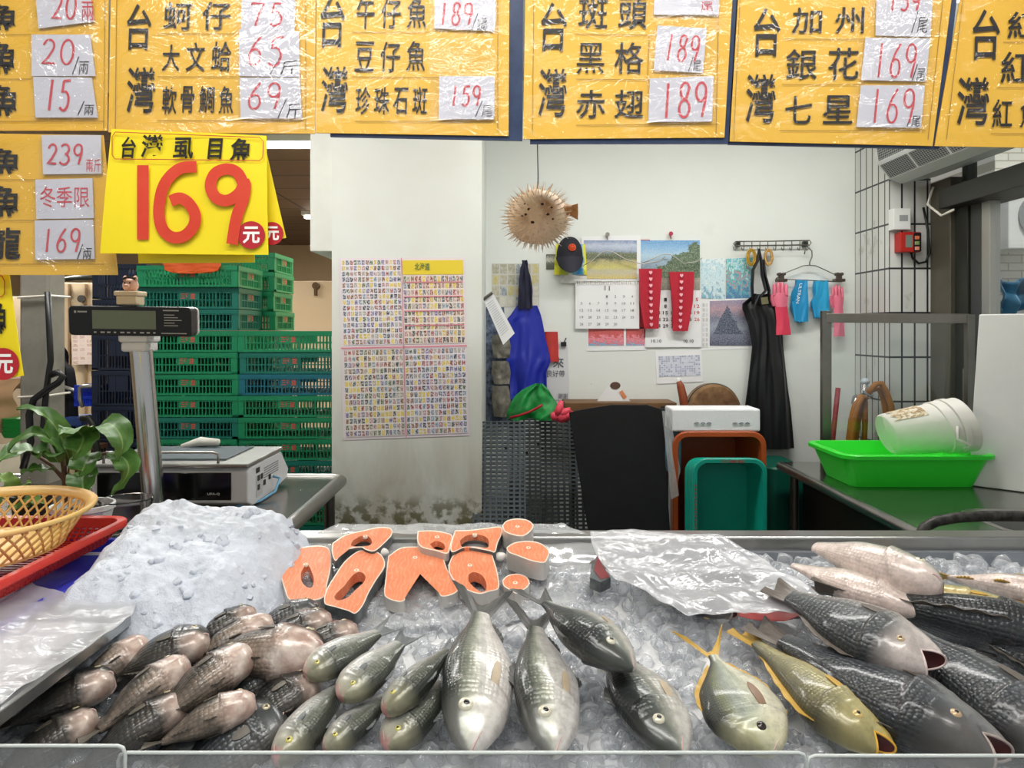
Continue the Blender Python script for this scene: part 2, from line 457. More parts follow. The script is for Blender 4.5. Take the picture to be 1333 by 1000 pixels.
# switch boxes on the tiles
def pbox(name, x0,y0,x1,y1,Y,dep,m,parent=None,bevel=.004,**kw):
    a = P(x0,y1,Y-dep); b = P(x1,y0,Y-dep); mb = MB(); mb.box(a.x,b.x,Y-dep,Y,a.z,b.z)
    return mb.build(name, m, parent, bevel=bevel, **kw)
YF = 3.73
t = thing('junction_box', 'white junction box on the tiled wall above the red switch', 'electrical box', P(1174,285,YF))
pbox('casing', 1163,271,1186,299,YF,.05,M_white,t); pbox('sticker',1171,280,1182,288,YF-.05,.001,mat('grey_print',hx('9A9C9E'),.6),t,0)
t = thing('switch_box', 'red switch box with three push buttons on the tiled wall', 'switch', P(1187,315,YF))
pbox('casing', 1172,302,1199,328,YF,.06,mat('red_box',hx('B3241C'),.4),t)
pbox('panel', 1190,303,1199.5,327,YF-.06,.006,M_black,t,.001)
for y, c in ((307,'E07A55'),(314,'8AA36A'),(321,'E89A80')): pbox('button',1192,y,1197,y+4.5,YF-.066,.008,mat('btn'+c,hx(c),.4),t,.001)
pbox('sticker',1179,306,1188,322,YF-.06,.001,mat('grey_print2',hx('77857A'),.6),t,0)
mb = MB(); q = [P(x,y,YF-.02) for x,y in ((1186,328),(1188,336),(1196,343),(1205,341),(1210,330),(1208,300),(1202,270))]
mb.tube(q, .006, 8); mb.build('cable', M_black, t, smooth=True)
# ================================================================== things on the back wall (Y = 4.1)
YB = 4.1
def poster(name, label, cat, quad, Y, m, group=None, thick=.0015, curl=0.0, parent=None):
    """quad: pixel corners TL, TR, BR, BL"""
    tl, tr, br, bl = quad
    mb = MB()
    def fn(u, v):
        a = (bl[0]+(br[0]-bl[0])*u, bl[1]+(br[1]-bl[1])*u); b = (tl[0]+(tr[0]-tl[0])*u, tl[1]+(tr[1]-tl[1])*u)
        q = P(a[0]+(b[0]-a[0])*v, a[1]+(b[1]-a[1])*v, Y)
        q.y -= curl*(sin(u*7+v*3)*.5+.5)
        return q
    mb.grid(fn, 8, 8, thick)
    o = mb.build(name, m, parent, smooth=True, angle=40)
    if cat: tag(o, label, cat, group)
    return o
def R(x0,y0,x1,y1): return ((x0,y0),(x1,y0),(x1,y1),(x0,y1))
def pixgrid(name, nu, nv, cols, bg, cell=.72, seed=0, header=None, sat=None):
    """printed sheet of many small items: one coloured patch per cell"""
    t = NT(name); uv = t.tex('UV')
    s = t.add('ShaderNodeSeparateXYZ', n_0=uv)
    def axis(o, n):
        x = t.math('MULTIPLY', o, n); f = t.math('FRACT', x); i = t.math('FLOOR', x)
        d = t.math('ABSOLUTE', t.math('SUBTRACT', f, .5)); return t.math('LESS_THAN', d, cell/2), i, f
    mu, iu, fu = axis(s.outputs[0], nu); mv, iv, fv = axis(s.outputs[1], nv)
    cv = t.add('ShaderNodeCombineXYZ', n_0=iu, n_1=iv, n_2=float(seed))
    wn = t.add('ShaderNodeTexWhiteNoise', noise_dimensions='3D'); t.set(wn.inputs[0], cv.outputs[0])
    n = len(cols); c = t.ramp(wn.outputs['Value'], [(i/n, hx(h)) for i, h in enumerate(cols)], 'CONSTANT')
    fine = t.noise(t.mapping(uv, (nu*3,nv*3,1)), 1, 2)
    c = t.mix(t.ramp(fine, [(.44,(0,0,0)),(.68,(1,1,1))]), c, bg if isinstance(bg, tuple) else hx(bg))
    c = t.mix(t.math('MULTIPLY', mu, mv), hx(bg), c)
    t.p(Base_Color=c, Roughness=.6); return t.m
def scene_pic(name, stops, dist=.5, scale=5, ridge=None):
    """painted scene: bands that follow the height of the sheet, broken up by noise"""
    t = NT(name); uv = t.tex('UV'); s = t.add('ShaderNodeSeparateXYZ', n_0=uv)
    n = t.noise(uv, scale, 6, .65, .4)
    v = t.math('ADD', s.outputs[1], t.math('MULTIPLY', t.math('SUBTRACT', n, .5), dist))
    c = t.ramp(v, [(p, hx(h)) for p, h in stops])
    if ridge:
        x0, w, top, col, col2 = ridge
        d = t.math('ABSOLUTE', t.math('SUBTRACT', s.outputs[0], x0))
        h = t.math('SUBTRACT', top, t.math('MULTIPLY', d, w))
        h = t.math('ADD', h, t.math('MULTIPLY', t.math('SUBTRACT', t.noise(uv, 6, 6, .6), .5), .5))
        m = t.math('LESS_THAN', s.outputs[1], h)
        m = t.math('MULTIPLY', m, t.math('GREATER_THAN', s.outputs[1], .25))
        c = t.mix(m, c, t.ramp(t.noise(uv, 16, 6, .7), [(.35,hx(col)),(.65,hx(col2))]))
    f = t.noise(uv, 40, 4, .7)
    c = t.mix(t.ramp(f, [(.45,(0,0,0)),(.8,(.5,.5,.5))]), c, hx('F0EEE0'))
    t.p(Base_Color=c, Roughness=.45); return t.m

# supermarket flyer on the pillar: four printed pages
YP = 3.5
FL = ['A8A090','94683C','D4B82A','4F606C','9A4034','54662E','6E6490','E0C83A','2C3238','B48484','7C92A4','88501E']
fl = thing('flyer_sheet', 'large supermarket flyer sheet with many small product photos taped on the pillar', 'flyer', P(525,455,YP))
def fpt(u, v, off=.004):      # u,v over the whole sheet
    tl,tr,br,bl = (441,336),(605,335),(611,567),(447,573)
    b = (tl[0]+(tr[0]-tl[0])*u, tl[1]+(tr[1]-tl[1])*u); a = (bl[0]+(br[0]-bl[0])*u, bl[1]+(br[1]-bl[1])*u)
    return (a[0]+(b[0]-a[0])*v, a[1]+(b[1]-a[1])*v)
def fquad(u0,v0,u1,v1): return (fpt(u0,v1), fpt(u1,v1), fpt(u1,v0), fpt(u0,v0))
poster('backing', '', None, fquad(0,0,1,1), YP-.002, mat('flyer_paper', hx('E3D9DE'), .6), parent=fl)
pages = [('page', .02,.52,.49,.99, 15, 15, 1, 'E7E4EA'), ('page', .505,.52,.985,.9, 16, 10, 2, 'EADFD8'),
         ('page', .02,.015,.49,.495, 15, 14, 3, 'E4E0DC'), ('page', .505,.015,.985,.495, 15, 14, 4, 'E6E3EA')]
for nm,u0,v0,u1,v1,nu,nv,sd,bg in pages:
    poster(nm, '', None, fquad(u0,v0,u1,v1), YP-.004, pixgrid('flyer_print%d' % sd, nu, nv, FL, bg, .8, sd), parent=fl)
poster('heading', '', None, fquad(.505,.905,.985,.985), YP-.004, mat('flyer_yellow', hx('E8CF3A'), .6), parent=fl)
mb = MB(); a = fpt(.6,.93); b = fpt(.72,.97); put_text(mb, '北海道', pxbox(a[0],b[1],b[0],a[1],YP-.007), .01)
mb.build('lettering', mat('green_ink', hx('2F6B4A'), .6), fl)
mb = MB()
for (u0,v0,u1,v1) in [(0,.5,1,.508),(.495,0,.5,1),(.51,.86,.98,.866),(.51,.78,.98,.786),(.51,.7,.98,.706),(.51,.62,.98,.626)]:
    q = fquad(u0,v0,u1,v1); mb.quad(*[P(x,y,YP-.0062) for x,y in (q[3],q[2],q[1],q[0])])
mb.build('rule', mat('pink_rule', hx('D98A98'), .6), fl)

# narrow strips and cracks of the wall
# --- cut-out sheets and calendars
K = ['A9A68E','C9BC7A','8E99A6','D8D4C4','B7B096']
poster('year_calendar', 'faded year calendar sheet with small yellow grids beside the blue apron', 'calendar', R(640,343,702,400), YB-.002, pixgrid('year_cal', 6, 4, K, 'C8C8BE', .85, 7))
# picture calendar of a flower field (hangs from its wire)
c1 = thing('wall_calendar', 'wall calendar with flower field photo above a white month page marked 11', 'calendar', P(790,370,YB))
poster('picture_page','',None,((757,308),(834,306),(834,366),(757,366)),YB-.010,M_paper,parent=c1)
poster('picture','',None,R(760,313,829,363),YB-.0125,scene_pic('flower_field',[(.0,'C9B45A'),(.18,'B9B39A'),(.3,'C6BE62'),(.45,'A89E6A'),(.52,'4E5A3A'),(.66,'5E6846'),(.72,'8C9CB8'),(.86,'B9C4D6'),(1,'6F84B0')],.22,7),parent=c1)
poster('month_page','',None,((749,369),(832,367),(832,428),(749,428)),YB-.016,M_paper,parent=c1,curl=.004)
mb = MB()
for k in range(34): mb.tube([P(752+78*k/33,366,YB-.018),P(752+78*k/33,370,YB-.024)], .0018, 6)
mb.build('wire_binding', M_wire, c1)
mb = MB(); put_text(mb,'11',pxbox(787,372,794,378,YB-.0225),.01)
n = 1
for r in range(5):
    for c in range(7):
        if r == 0 and c < 3: continue
        if n > 30: break
        s_ = str(n); x = 757+c*11; y = 386+r*9
        put_text(mb, s_, pxbox(x-1.1*len(s_), y-1.6, x+1.1*len(s_), y+1.6, YB-.0225)); n += 1
mb.build('print', mat('grey_ink', hx('77787C'), .6), c1)
# second calendar, mountain photo
c2 = thing('wall_calendar', 'wall calendar with green mountain photo partly covered by two red sleeves', 'calendar', P(873,380,YB))
poster('picture_page','',None,R(833,313,911,378),YB-.006,scene_pic('mountain_photo',[(.0,'7C7A6C'),(.2,'A09A8A'),(.32,'6E7A62'),(.45,'86A0B4'),(.7,'A8C8DC'),(.85,'7FB2DA'),(1,'5C9AD0')],.2,6,(.95,.75,.95,'2E4A38','5F7A54')),parent=c2)
poster('month_page','',None,R(840,378,913,452),YB-.009,M_paper,parent=c2,curl=.003)
mb = MB(); md = MB(); n = 1
for r in range(6):
    for c in range(7):
        if r == 0 and c < 2: continue
        if n > 30: break
        s_ = str(n); x = 846+c*10.2; y = 390+r*8.6
        put_text(md if c == 6 else mb, s_, pxbox(x-1.7*len(s_), y-2.2, x+1.7*len(s_), y+2.2, YB-.0135), .008); n += 1
for x in (848, 890): put_text(mb, '10.10', pxbox(x,442,x+13,446,YB-.0135), .008)
mb.build('print', M_ink, c2); md.build('holiday_print', M_red, c2)
tag_ = poster('wall_calendar','narrow red lettered calendar strip behind the red sleeve','calendar',R(830,312,846,440),YB-.003,mat('calendar_red',hx('A82A34'),.6))
# red and pink prints under the calendars
pp = thing('picture_strip', 'pink and red print strip under the flower calendar', 'picture', P(800,440,YB))
poster('sheet','',None,((764,426),(841,426),(841,456),(764,457)),YB-.003,M_paper,parent=pp)
for x0,x1 in ((766,812),(815,839)):
    poster('picture','',None,R(x0,428,x1,450),YB-.005,scene_pic('pink_print%d' % x0,[(0,'5FA8C8'),(.2,'D8586A'),(.4,'E08898'),(.6,'C8343C'),(1,'C03A3A')],1.6,6),parent=pp)
# time table sheet
tb = thing('timetable', 'white printed timetable sheet pinned above the knife handle', 'notice', P(884,478,YB))
poster('sheet','',None,((853,457),(913,455),(915,497),(855,500)),YB-.004,M_paper,parent=tb)
poster('table_print','',None,((857,464),(911,462),(912,489),(858,491)),YB-.006,pixgrid('table_print',18,10,['9AA2B8','C4C8D4','8890A8','D2D4DC'],'D4D8E4',.8,3),parent=tb)
# turquoise prints and the painting calendar
poster('print_sheet','pale blue and white print with a swimming fish','picture',((912,338),(944,336),(944,390),(912,388)),YB-.003,scene_pic('sea_print',[(0,'6FA8C0'),(.25,'D8E4E6'),(.45,'A9D4DE'),(.6,'E4ECEC'),(.75,'8CC4D6'),(1,'DDE8EA')],3.0,6))
poster('print_sheet','turquoise and green floral print next to the black apron','picture',((945,337),(980,335),(980,388),(945,389)),YB-.003,scene_pic('coral_print',[(0,'2E6EA0'),(.3,'3FB0BC'),(.45,'D86A70'),(.52,'2E9AA8'),(.7,'57C0B8'),(.85,'D6E4E4'),(1,'58B8C8')],3.0,6))
pc = thing('painting_calendar', 'calendar sheet with dark mountain painting behind the black apron', 'calendar', P(954,422,YB))
poster('sheet','',None,((912,390),(984,388),(984,454),(912,456)),YB-.002,M_paper,parent=pc)
poster('painting','',None,((924,392),(984,390),(984,450),(924,450)),YB-.005,scene_pic('mountain_painting',[(0,'3C4260'),(.25,'6A7088'),(.4,'8E98A6'),(.6,'6A6E88'),(.8,'B08C98'),(1,'8E84A0')],.45,5,(.38,1.9,.86,'1E2A44','4A5878')),parent=pc)
poster('calendar_print','',None,R(914,394,922,452),YB-.004,pixgrid('side_print',2,9,['B8B8BC','CFCFD4'],'E2E2E0',.7,9),parent=pc)
# small dark card and yellow carrier bag with the cap
poster('photo_card','small dark card pinned next to the yellow bag','card',R(711,331,723,351),YB-.004,scene_pic('dark_card',[(0,'1E241E'),(.4,'40503A'),(.6,'C8C8B8'),(1,'202820')],1.0,9))
def cloth(mb, rows, Y, amp=.015, folds=4, thick=.003, nu=20, nv=30, seed=0, belly=0.0):
    """hanging cloth: rows of (py, left px, right px); folds run downwards"""
    def fn(u, v):
        k = v*(len(rows)-1); i = min(int(k), len(rows)-2); f = k-i
        a, b = rows[i], rows[i+1]
        y = a[0]+(b[0]-a[0])*f; l = a[1]+(b[1]-a[1])*f; r = a[2]+(b[2]-a[2])*f
        q = P(l+(r-l)*u, y, Y)
        nn = noise.noise(Vector((u*folds*1.5+seed*3.1, v*1.3+seed, seed)))+.45*noise.noise(Vector((u*folds*3.2+v*1.5, v*4.2, seed+5)))
        q.y -= amp*(.3+.7*v)*(.5+.75*nn) + belly*sin(pi*u)
        return q
    mb.grid(lambda u,v: fn(u,1-v), nu, nv, thick)
yb = thing('carrier_bag', 'yellow, green and blue carrier bag hung behind the black cap', 'bag', P(744,340,YB))
mb = MB(); cloth(mb, [(318,724,762),(340,722,763),(358,721,764)], YB-.01, .02, 2)
def bagm():
    t = NT('yellow_bag_print'); uv = t.tex('UV'); s = t.add('ShaderNodeSeparateXYZ', n_0=uv)
    n = t.math('ADD', s.outputs[0], t.math('MULTIPLY', t.math('SUBTRACT', t.noise(uv, 3, 2), .5), .3))
    t.p(Base_Color=t.ramp(n, [(0,hx('E2DC1E')),(.3,hx('C8D42A')),(.72,hx('2E86C0')),(.86,hx('4FA4D0')),(.93,hx('E6E02A'))]), Roughness=.35); return t.m
mb.build('bag_body', bagm(), yb, smooth=True, angle=50)
mb = MB(); cloth(mb, [(356,728,762),(362,729,764),(369,730,757)], YB-.012, .012, 3)
mb.build('clear_hem', mat('cloudy_film', hx('CFCFCA'), .3), yb, smooth=True, angle=50)
cp = thing('baseball_cap', 'black baseball cap with orange emblem hung over the yellow bag', 'cap', P(742,335,YB-.05))
cc = P(742,330,YB-.09)
mb = MB()
def capf(u, v):   # crown seen from the front, brim hangs below
    a = pi*(u-.5)*.98; h = v*pi/2
    return Vector((cc.x+.073*sin(a)*cos(h)**.8, cc.y+.03-.075*cos(a)*cos(h)**.8, cc.z-.02+.115*sin(h)))
mb.grid(capf, 24, 12, .003); mb.build('crown', mat('cap_black', hx('20212A'), .8), cp, smooth=True, angle=60)
mb = MB()
mb.grid(lambda u,v: Vector((cc.x+.073*sin(pi*(u-.5)*.98)*(1-.12*v*v), cc.y+.03-.075*cos(pi*(u-.5)*.98)-.02*v, cc.z-.02-.09*v*(.25+.75*cos(pi*(u-.5)*.98)))), 20, 8, .003)
mb.build('brim', mat('cap_brim', hx('262732'), .75), cp, smooth=True, angle=60)
mb = MB()
for r in (.018,.011): mb.tube([Vector((cc.x+.008+r*cos(a)*1.05, cc.y-.046-.002*cos(a), cc.z+.028+r*sin(a))) for a in [i*2*pi/16 for i in range(17)]], .003, 6)
for a in range(4): 
    q = a*pi/4; mb.tube([Vector((cc.x+.008+.02*cos(q), cc.y-.05, cc.z+.028+.02*sin(q))), Vector((cc.x+.008-.02*cos(q), cc.y-.05, cc.z+.028-.02*sin(q)))], .0025, 6)
mb.build('emblem', mat('cap_orange', hx('D8542A'), .6), cp)

# wire hangers in front of the calendars
def wire(pts, Y, r=.0028): 
    mb = MB(); mb.tube([P(x,y,Y) for x,y in pts], r, 8); return mb
h1 = wire([(757,347),(770,340),(784,328),(791,327),(798,328),(815,338),(836,344),(858,340),(866,334)], YB-.05).build('wire_hanger', M_alu, smooth=True)
tag(h1, 'bare bent wire hanger across the flower field photo', 'hanger')
h2 = wire([(835,343),(850,337),(862,331),(872,331),(882,337),(890,343),(906,341),(914,336)], YB-.04).build('wire_hanger', M_alu, smooth=True)
tag(h2, 'bent wire hanger carrying the red sleeves across the mountain photo', 'hanger')
for x,y,c,l in ((790,306,'8C8A80','grey push pin above the flower calendar'),(872,305,'B02A44','red flower push pin above the mountain calendar')):
    q = P(x,y,YB); mb = MB(); mb.tube([(q.x,YB,q.z),(q.x,YB-.03,q.z)], [.006,.012], 12); mb.tube([(q.x,YB-.012,q.z),(q.x,YB-.03,q.z-.03)], .003, 6)
    tag(mb.build('push_pin', mat('pin'+c, hx(c), .4), smooth=True, angle=40), l, 'pin')
# two red sleeves with a column of hearts
M_sl = mat('red_fabric', hx('B01C30'), .75, bump=.15, bscale=90); M_pk = mat('pink_print', hx('E8A8B4'), .7)
for rows, lab in (([(350,832,862),(390,833,859),(428,839,857)],'red oversleeve with pink hearts hung beside the flower calendar'),
                  ([(354,871,904),(392,875,902),(431,876,895)],'red oversleeve with pink hearts hung over the month grid')):
    t = thing('oversleeve', lab, 'sleeve', P((rows[0][1]+rows[0][2])/2,390,YB-.06), 'red heart oversleeves')
    mb = MB(); cloth(mb, rows, YB-.05, .012, 1.5, .012, seed=rows[0][1]); mb.build('fabric', M_sl, t, smooth=True, angle=50)
    mb = MB()
    for k in range(9):
        f = (k+.6)/9.2; y = rows[0][0]+(rows[2][0]-rows[0][0])*f; x = (rows[0][1]+rows[0][2])/2*(1-f)+(rows[2][1]+rows[2][2])/2*f
        put_text(mb, '♥', pxbox(x-2.2,y-2.4,x+2.2,y+2.4,YB-.067))
    mb.build('heart_print', M_pk, t)

# hook rail, rubber bands
hr = thing('hook_rail', 'chromed wire hook rail screwed to the wall above the black apron', 'hook rail', P(1004,318,YB))
mb = MB()
mb.tube([P(x,y,YB-.03) for x,y in ((958,314.5),(955,317),(957,320),(1054,319),(1056,316),(1054,313),(1005,314),(958,314.5))], .0035, 8)
for k in range(10):
    x = 958+k*10.4; mb.tube([P(x+dx,y,YB-yy) for dx,y,yy in ((0,314,.03),(0,323,.03),(-1,326,.04),(-2.5,325,.05),(-3,322,.055))], .0026, 6)
mb.build('wire', M_wire, hr, smooth=True)
for x in (961,1048):
    pbox('bracket', x-2,314,x+3,321,YB,.028,M_dark,hr,.001)
for x, c, l in ((978,'B8912E','bundle of mustard rubber bands on the hook rail'),(1000.5,'C9A05C','bundle of pale tan rubber bands on the hook rail')):
    mb = MB()
    for k in range(9):
        r = RND.uniform(.7,1.0); y0 = YB-.035-.003*k
        mb.tube([P(x+6.2*r*sin(a)*(1 if k%2 else .75)+RND.uniform(-.3,.3), 335-11.5*r*cos(a)+RND.uniform(-.3,.3), y0) for a in [i*2*pi/18 for i in range(19)]], .004, 6, caps=False)
    tag(mb.build('rubber_bands', mat('rubber'+c, hx(c), .5), smooth=True), l, 'rubber bands')
# black apron
ba = thing('apron', 'long black waterproof apron hanging from the hook rail', 'apron', P(1000,455,YB-.06))
M_ap = mat('black_pvc', hx('131417'), .42, bump=.25, bscale=18)
mb = MB(); cloth(mb, [(383,982,1000),(396,966,1014),(402,965,1016),(420,972,1018),(450,977,1018),(480,974,1022),(530,968,1029),(583,964,1032)], YB-.03, .07, 2.3, .006, 30, 50, seed=.7)
mb.build('bib', M_ap, ba, smooth=True, angle=60)
mb = MB()
for pts in ([(988,324),(986,340),(980,352),(979,372),(980,396)],[(988,324),(991,340),(992,358),(997,378),(990,386),(988,398)],[(994,338),(996,360),(1001,378),(1000,392)]):
    mb.tube([P(x,y,YB-.07) for x,y in pts], [.012]+[.02]*(len(pts)-2)+[.016], 8, squash=.35)
mb.build('strap', M_ap, ba, smooth=True)
q = pxbox(991,387,1000,396,YB-.12,rot=-.15); mb = MB(); mb.quad(q(0,0),q(1,0),q(1,1),q(0,1)); mb.build('patch', mat('patch_olive', hx('6B6848'), .6), ba)
# trouser hanger with clips and gloves
ph = thing('clip_hanger', 'wire clip hanger on the hook rail holding the rubber gloves', 'hanger', P(1053,350,YB-.04))
mb = MB()
mb.tube([P(x,y,YB-.045) for x,y in ((1047,331),(1048,326),(1053,323),(1057,327),(1057,334),(1054,342),(1054,346))], .0035, 8)
mb.tube([P(x,y,YB-.045) for x,y in ((1010,363),(1018,357),(1046,346),(1054,345.5),(1062,346),(1088,358),(1096,365))], .0028, 8)
mb.tube([P(x,y,YB-.045) for x,y in ((1010,363),(1096,367))], .0028, 8)
mb.build('wire', M_wire, ph, smooth=True)
for x in (1017,1092):
    mb = MB(); a = P(x,365,YB-.05); mb.box(a.x-.028,a.x+.028,a.y-.02,a.y+.02,a.z-.008,a.z+.008)
    mb.box(a.x-.012,a.x+.012,a.y-.015,a.y+.015,a.z+.008,a.z+.03)
    for s_ in (-1,1): mb.tube([(a.x+.012*s_,a.y-.018,a.z+.034),(a.x+.012*s_,a.y+.018,a.z+.034)], .009, 10)
    mb.build('clip', mat('bronze_clip', hx('5A5148'), .35, .7), ph, bevel=.002)
def glove(label, x0, x1, ytop, yk, ybot, m, m2, grp, cuffshift=0, fing=True):
    t = thing('rubber_glove', label, 'glove', P((x0+x1)/2,(ytop+ybot)/2,YB-.05), grp)
    w = x1-x0; mb = MB(); Y = YB-.05
    pal = [((yk-ytop)*.45+ytop, x0+w*.08, x1-w*.1), (yk, x0+w*.14, x1-w*.1)]
    cloth(mb, [(pal[0][0], x0+w*.06, x1-w*.04), (pal[0][0]+4, x0+w*.03, x1-w*.03), (yk, x0+w*.2, x1-w*.12)], Y-.012, .006, 1, .02, 10, 10, belly=.012)
    for k in range(4):
        x = x0+w*(.14+.23*k); tip = ytop+(2.5,0,.5,3)[k]
        mb.tube([P(x+(k-1.5)*.4,pal[0][0]+3,Y-.014),P(x,(pal[0][0]+tip)/2,Y-.018),P(x,tip+1.5,Y-.014),P(x,tip,Y-.012)], [w*.11*Y/F,w*.115*Y/F,w*.1*Y/F,w*.05*Y/F], 8, squash=.8)
    mb.tube([P(x0+w*.12,yk-2,Y-.012),P(x0-w*.03,yk-10,Y-.02),P(x0-w*.05,yk-17,Y-.02)], [w*.13*Y/F,w*.12*Y/F,w*.07*Y/F], 8, squash=.8)
    mb.build('hand', m, t, smooth=True, angle=60)
    mb = MB(); cloth(mb, [(yk-1,x0+w*.16,x1-w*.1),((yk+ybot)/2,x0+w*.2+cuffshift*.5,x1-w*.04+cuffshift*.5),(ybot,x0+w*.12+cuffshift,x1+w*.02+cuffshift)], Y-.012, .012, 1.2, .014, 12, 14, belly=.012)
    mb.build('cuff', m2, t, smooth=True, angle=60)
M_g1 = mat('pink_rubber', hx('E0738A'), .4, bump=.1); M_g2 = mat('red_rubber', hx('D9405A'), .4, bump=.15); M_gb = mat('blue_rubber', hx('1F8FC4'), .42, bump=.2, bscale=30); M_gb2 = mat('blue_rubber_pale', hx('2AA0D0'), .42, bump=.2, bscale=30)
glove('pink rubber glove with red cuff touching the black apron', 1005, 1027, 367, 400, 436, M_g1, M_g2, 'pink rubber gloves', 2)
glove('pink rubber glove in the corner seen through the steel framed glass', 1082, 1099, 371, 402, 438, M_g1, M_g1, 'pink rubber gloves')
for rows, lab, pr in (([(364,1038,1051),(380,1036,1051),(400,1032,1052),(419,1034,1052)],'blue rubber glove printed with white lettering folded over the hanger',1),
                      ([(365,1062,1078),(385,1061,1079),(400,1058,1079),(414,1060,1078)],'plain blue rubber glove folded over the hanger',0)):
    t = thing('rubber_glove', lab, 'glove', P(rows[0][1]+7,390,YB-.05), 'blue rubber gloves')
    mb = MB(); cloth(mb, rows, YB-.045, .016, 1.6, .03, 16, 20, seed=rows[0][1]); mb.build('hand', (M_gb, M_gb2)[1-pr], t, smooth=True, angle=60)
    mb = MB(); cloth(mb, [(rows[2][0]-8,rows[2][1]-1,rows[2][1]+4),(rows[3][0]-1,rows[3][1],rows[3][1]+5)], YB-.07, .004, 1, .01, 6, 8); mb.build('thumb', M_gb, t, smooth=True, angle=60)
    if pr:
        mb = MB(); put_text(mb, 'ULTRAN', lambda u,w: P(1040.5+w*4-u*4.5, 369+u*26, YB-.0685), .01); mb.build('lettering', M_white, t)

# blue apron and the things round it
bl = thing('apron', 'royal blue apron with dark strap hanging near the pillar', 'apron', P(690,440,YB-.05))
M_bl = mat('royal_blue_pvc', hx('1E2CA0'), .36, bump=.35, bscale=9)
mb = MB(); cloth(mb, [(398,673,699),(410,665,704),(418,658,706),(440,659,710),(460,657,715),(470,660,716),(485,662,710),(505,664,711),(520,664,710)], YB-.03, .06, 1.8, .005, 30, 40, seed=2)
mb.build('bib', M_bl, bl, smooth=True, angle=60)
M_nv = mat('navy_strap', hx('1B1D33'), .7)
mb = MB(); cloth(mb, [(339,681,684),(350,677,688),(375,675,691),(402,674,692)], YB-.045, .03, 2, .01, 14, 16, seed=1); mb.build('strap', M_nv, bl, smooth=True, angle=60)
cbd = thing('clip_note', 'white list sheet on a bulldog clip hung at the pillar edge', 'notice', P(650,415,3.72))
poster('sheet','',None,((629,389),(641,380),(670,434),(655,449)),3.75,M_paper,parent=cbd)
mb = MB(); 
for k in range(16):
    f = .1+.8*k/16; a = (630+f*25,392+f*54); b = (641+f*27,384+f*50)
    mb.tube([P(a[0]+1.5,a[1]-1,3.747),P(a[0]+(b[0]-a[0])*.86,a[1]+(b[1]-a[1])*.86,3.747)], .001, 4)
mb.build('print', mat('pale_ink', hx('A6A8AC'), .6), cbd)
mb = MB(); mb.tube([P(629,390,3.74),P(641,381,3.74)], .008, 8); mb.build('clip', M_wire, cbd)
lf = thing('leaflet_rack', 'dark patterned hanging strip with clear pouches between pillar and blue apron', 'organiser', P(640,490,YB))
mb = MB(); cloth(mb, [(400,632,656),(450,632,660),(500,632,664),(552,633,668)], YB-.006, .02, 1.5, .004); mb.build('backing', mat('dark_print', hx('20283C'), .5, var=1, vscale=30, c2=hx('8090A8')), lf, smooth=True, angle=50)
mb = MB()
for y0,y1 in ((436,466),(470,500),(502,542)): cloth(mb, [(y0,641,662),((y0+y1)/2,640,665),(y1,643,663)], YB-.05, .02, 1.3, .012, belly=.02, seed=y0)
mb.build('pouch', mat('smoky_film', hx('8A867A'), .25, var=.9, vscale=18, c2=hx('403C34')), lf, smooth=True, angle=60)
rp = thing('packet', 'flat red foil packet hung beside the blue apron', 'packet', P(714,450,YB)); 
mb = MB(); cloth(mb, [(432,709,726),(452,709,727),(471,712,727)], YB-.012, .01, 1, .01, belly=.01); mb.build('wrapper', mat('red_foil', hx('C03A34'), .3, var=.4, vscale=30), rp, smooth=True, angle=60)
nt = thing('handwritten_sheet', 'handwritten sheet in a plastic sleeve under a black clip', 'notice', P(728,485,YB))
poster('sheet','',None,((712,447),(739,449),(741,520),(712,522)),YB-.004,mat('sleeve_paper',hx('D2D3D4'),.3),parent=nt)
mb = MB(); put_text(mb,'來',pxbox(720,465,734,479,YB-.0075),.01); put_text(mb,'良好帶',pxbox(712,482,735,491,YB-.0075)); put_text(mb,'謝謝',pxbox(727,512,739,519,YB-.0075)); mb.build('lettering', mat('faded_ink', hx('5A5C62'), .6), nt)
mb = MB(); a = P(733.5,448,YB); mb.box(a.x-.015,a.x+.015,a.y-.02,a.y,a.z-.012,a.z+.012); mb.tube([P(734,446,YB-.015),P(737,440,YB-.01)], .003, 6); mb.build('binder_clip', M_black, nt)
gn = thing('mesh_bag', 'crumpled green mesh bag draped over the grey grid panels', 'bag', P(690,525,3.75))
def netm(name, c):
    t = NT(name); uv = t.tex('UV'); 
    n = t.noise(uv, 5, 4, .6)
    t.p(Base_Color=t.ramp(n, [(.3,hx(c)),(.7,tuple(x*1.7 for x in hx(c)))]), Roughness=.5); t.bump(t.noise(uv, 60, 2), .5, .004); return t.m
mb = MB(); cloth(mb, [(499,697,706),(507,680,714),(515,670,718),(526,664,726),(536,660,731),(545,659,728)], 3.8, .09, 2.4, .006, 34, 24, seed=.4, belly=.03); mb.build('net', netm('green_net','0F7A34'), gn, smooth=True, angle=60)
mb = MB(); mb.tube([P(x,y,3.66) for x,y in ((664,544),(676,541),(690,536),(700,531),(706,527))], .006, 8); mb.build('red_cord', M_sl, gn, smooth=True)
pg = thing('rubber_glove', 'coral rubber glove fingers poking over the grey grid panels', 'glove', P(735,535,3.75), None)
mb = MB()
for pts in ([(726,540),(728,532),(731,522)],[(731,541),(736,536),(743,533)],[(734,545),(741,540),(747,538)],[(724,545),(721,541),(719,537)]): mb.tube([P(x,y,3.68) for x,y in pts], [.024,.02,.012], 10)
mb.ball(P(731,543,3.68), .035,.025,.03); mb.build('hand', mat('coral_rubber', hx('E0485C'), .4), pg, smooth=True)
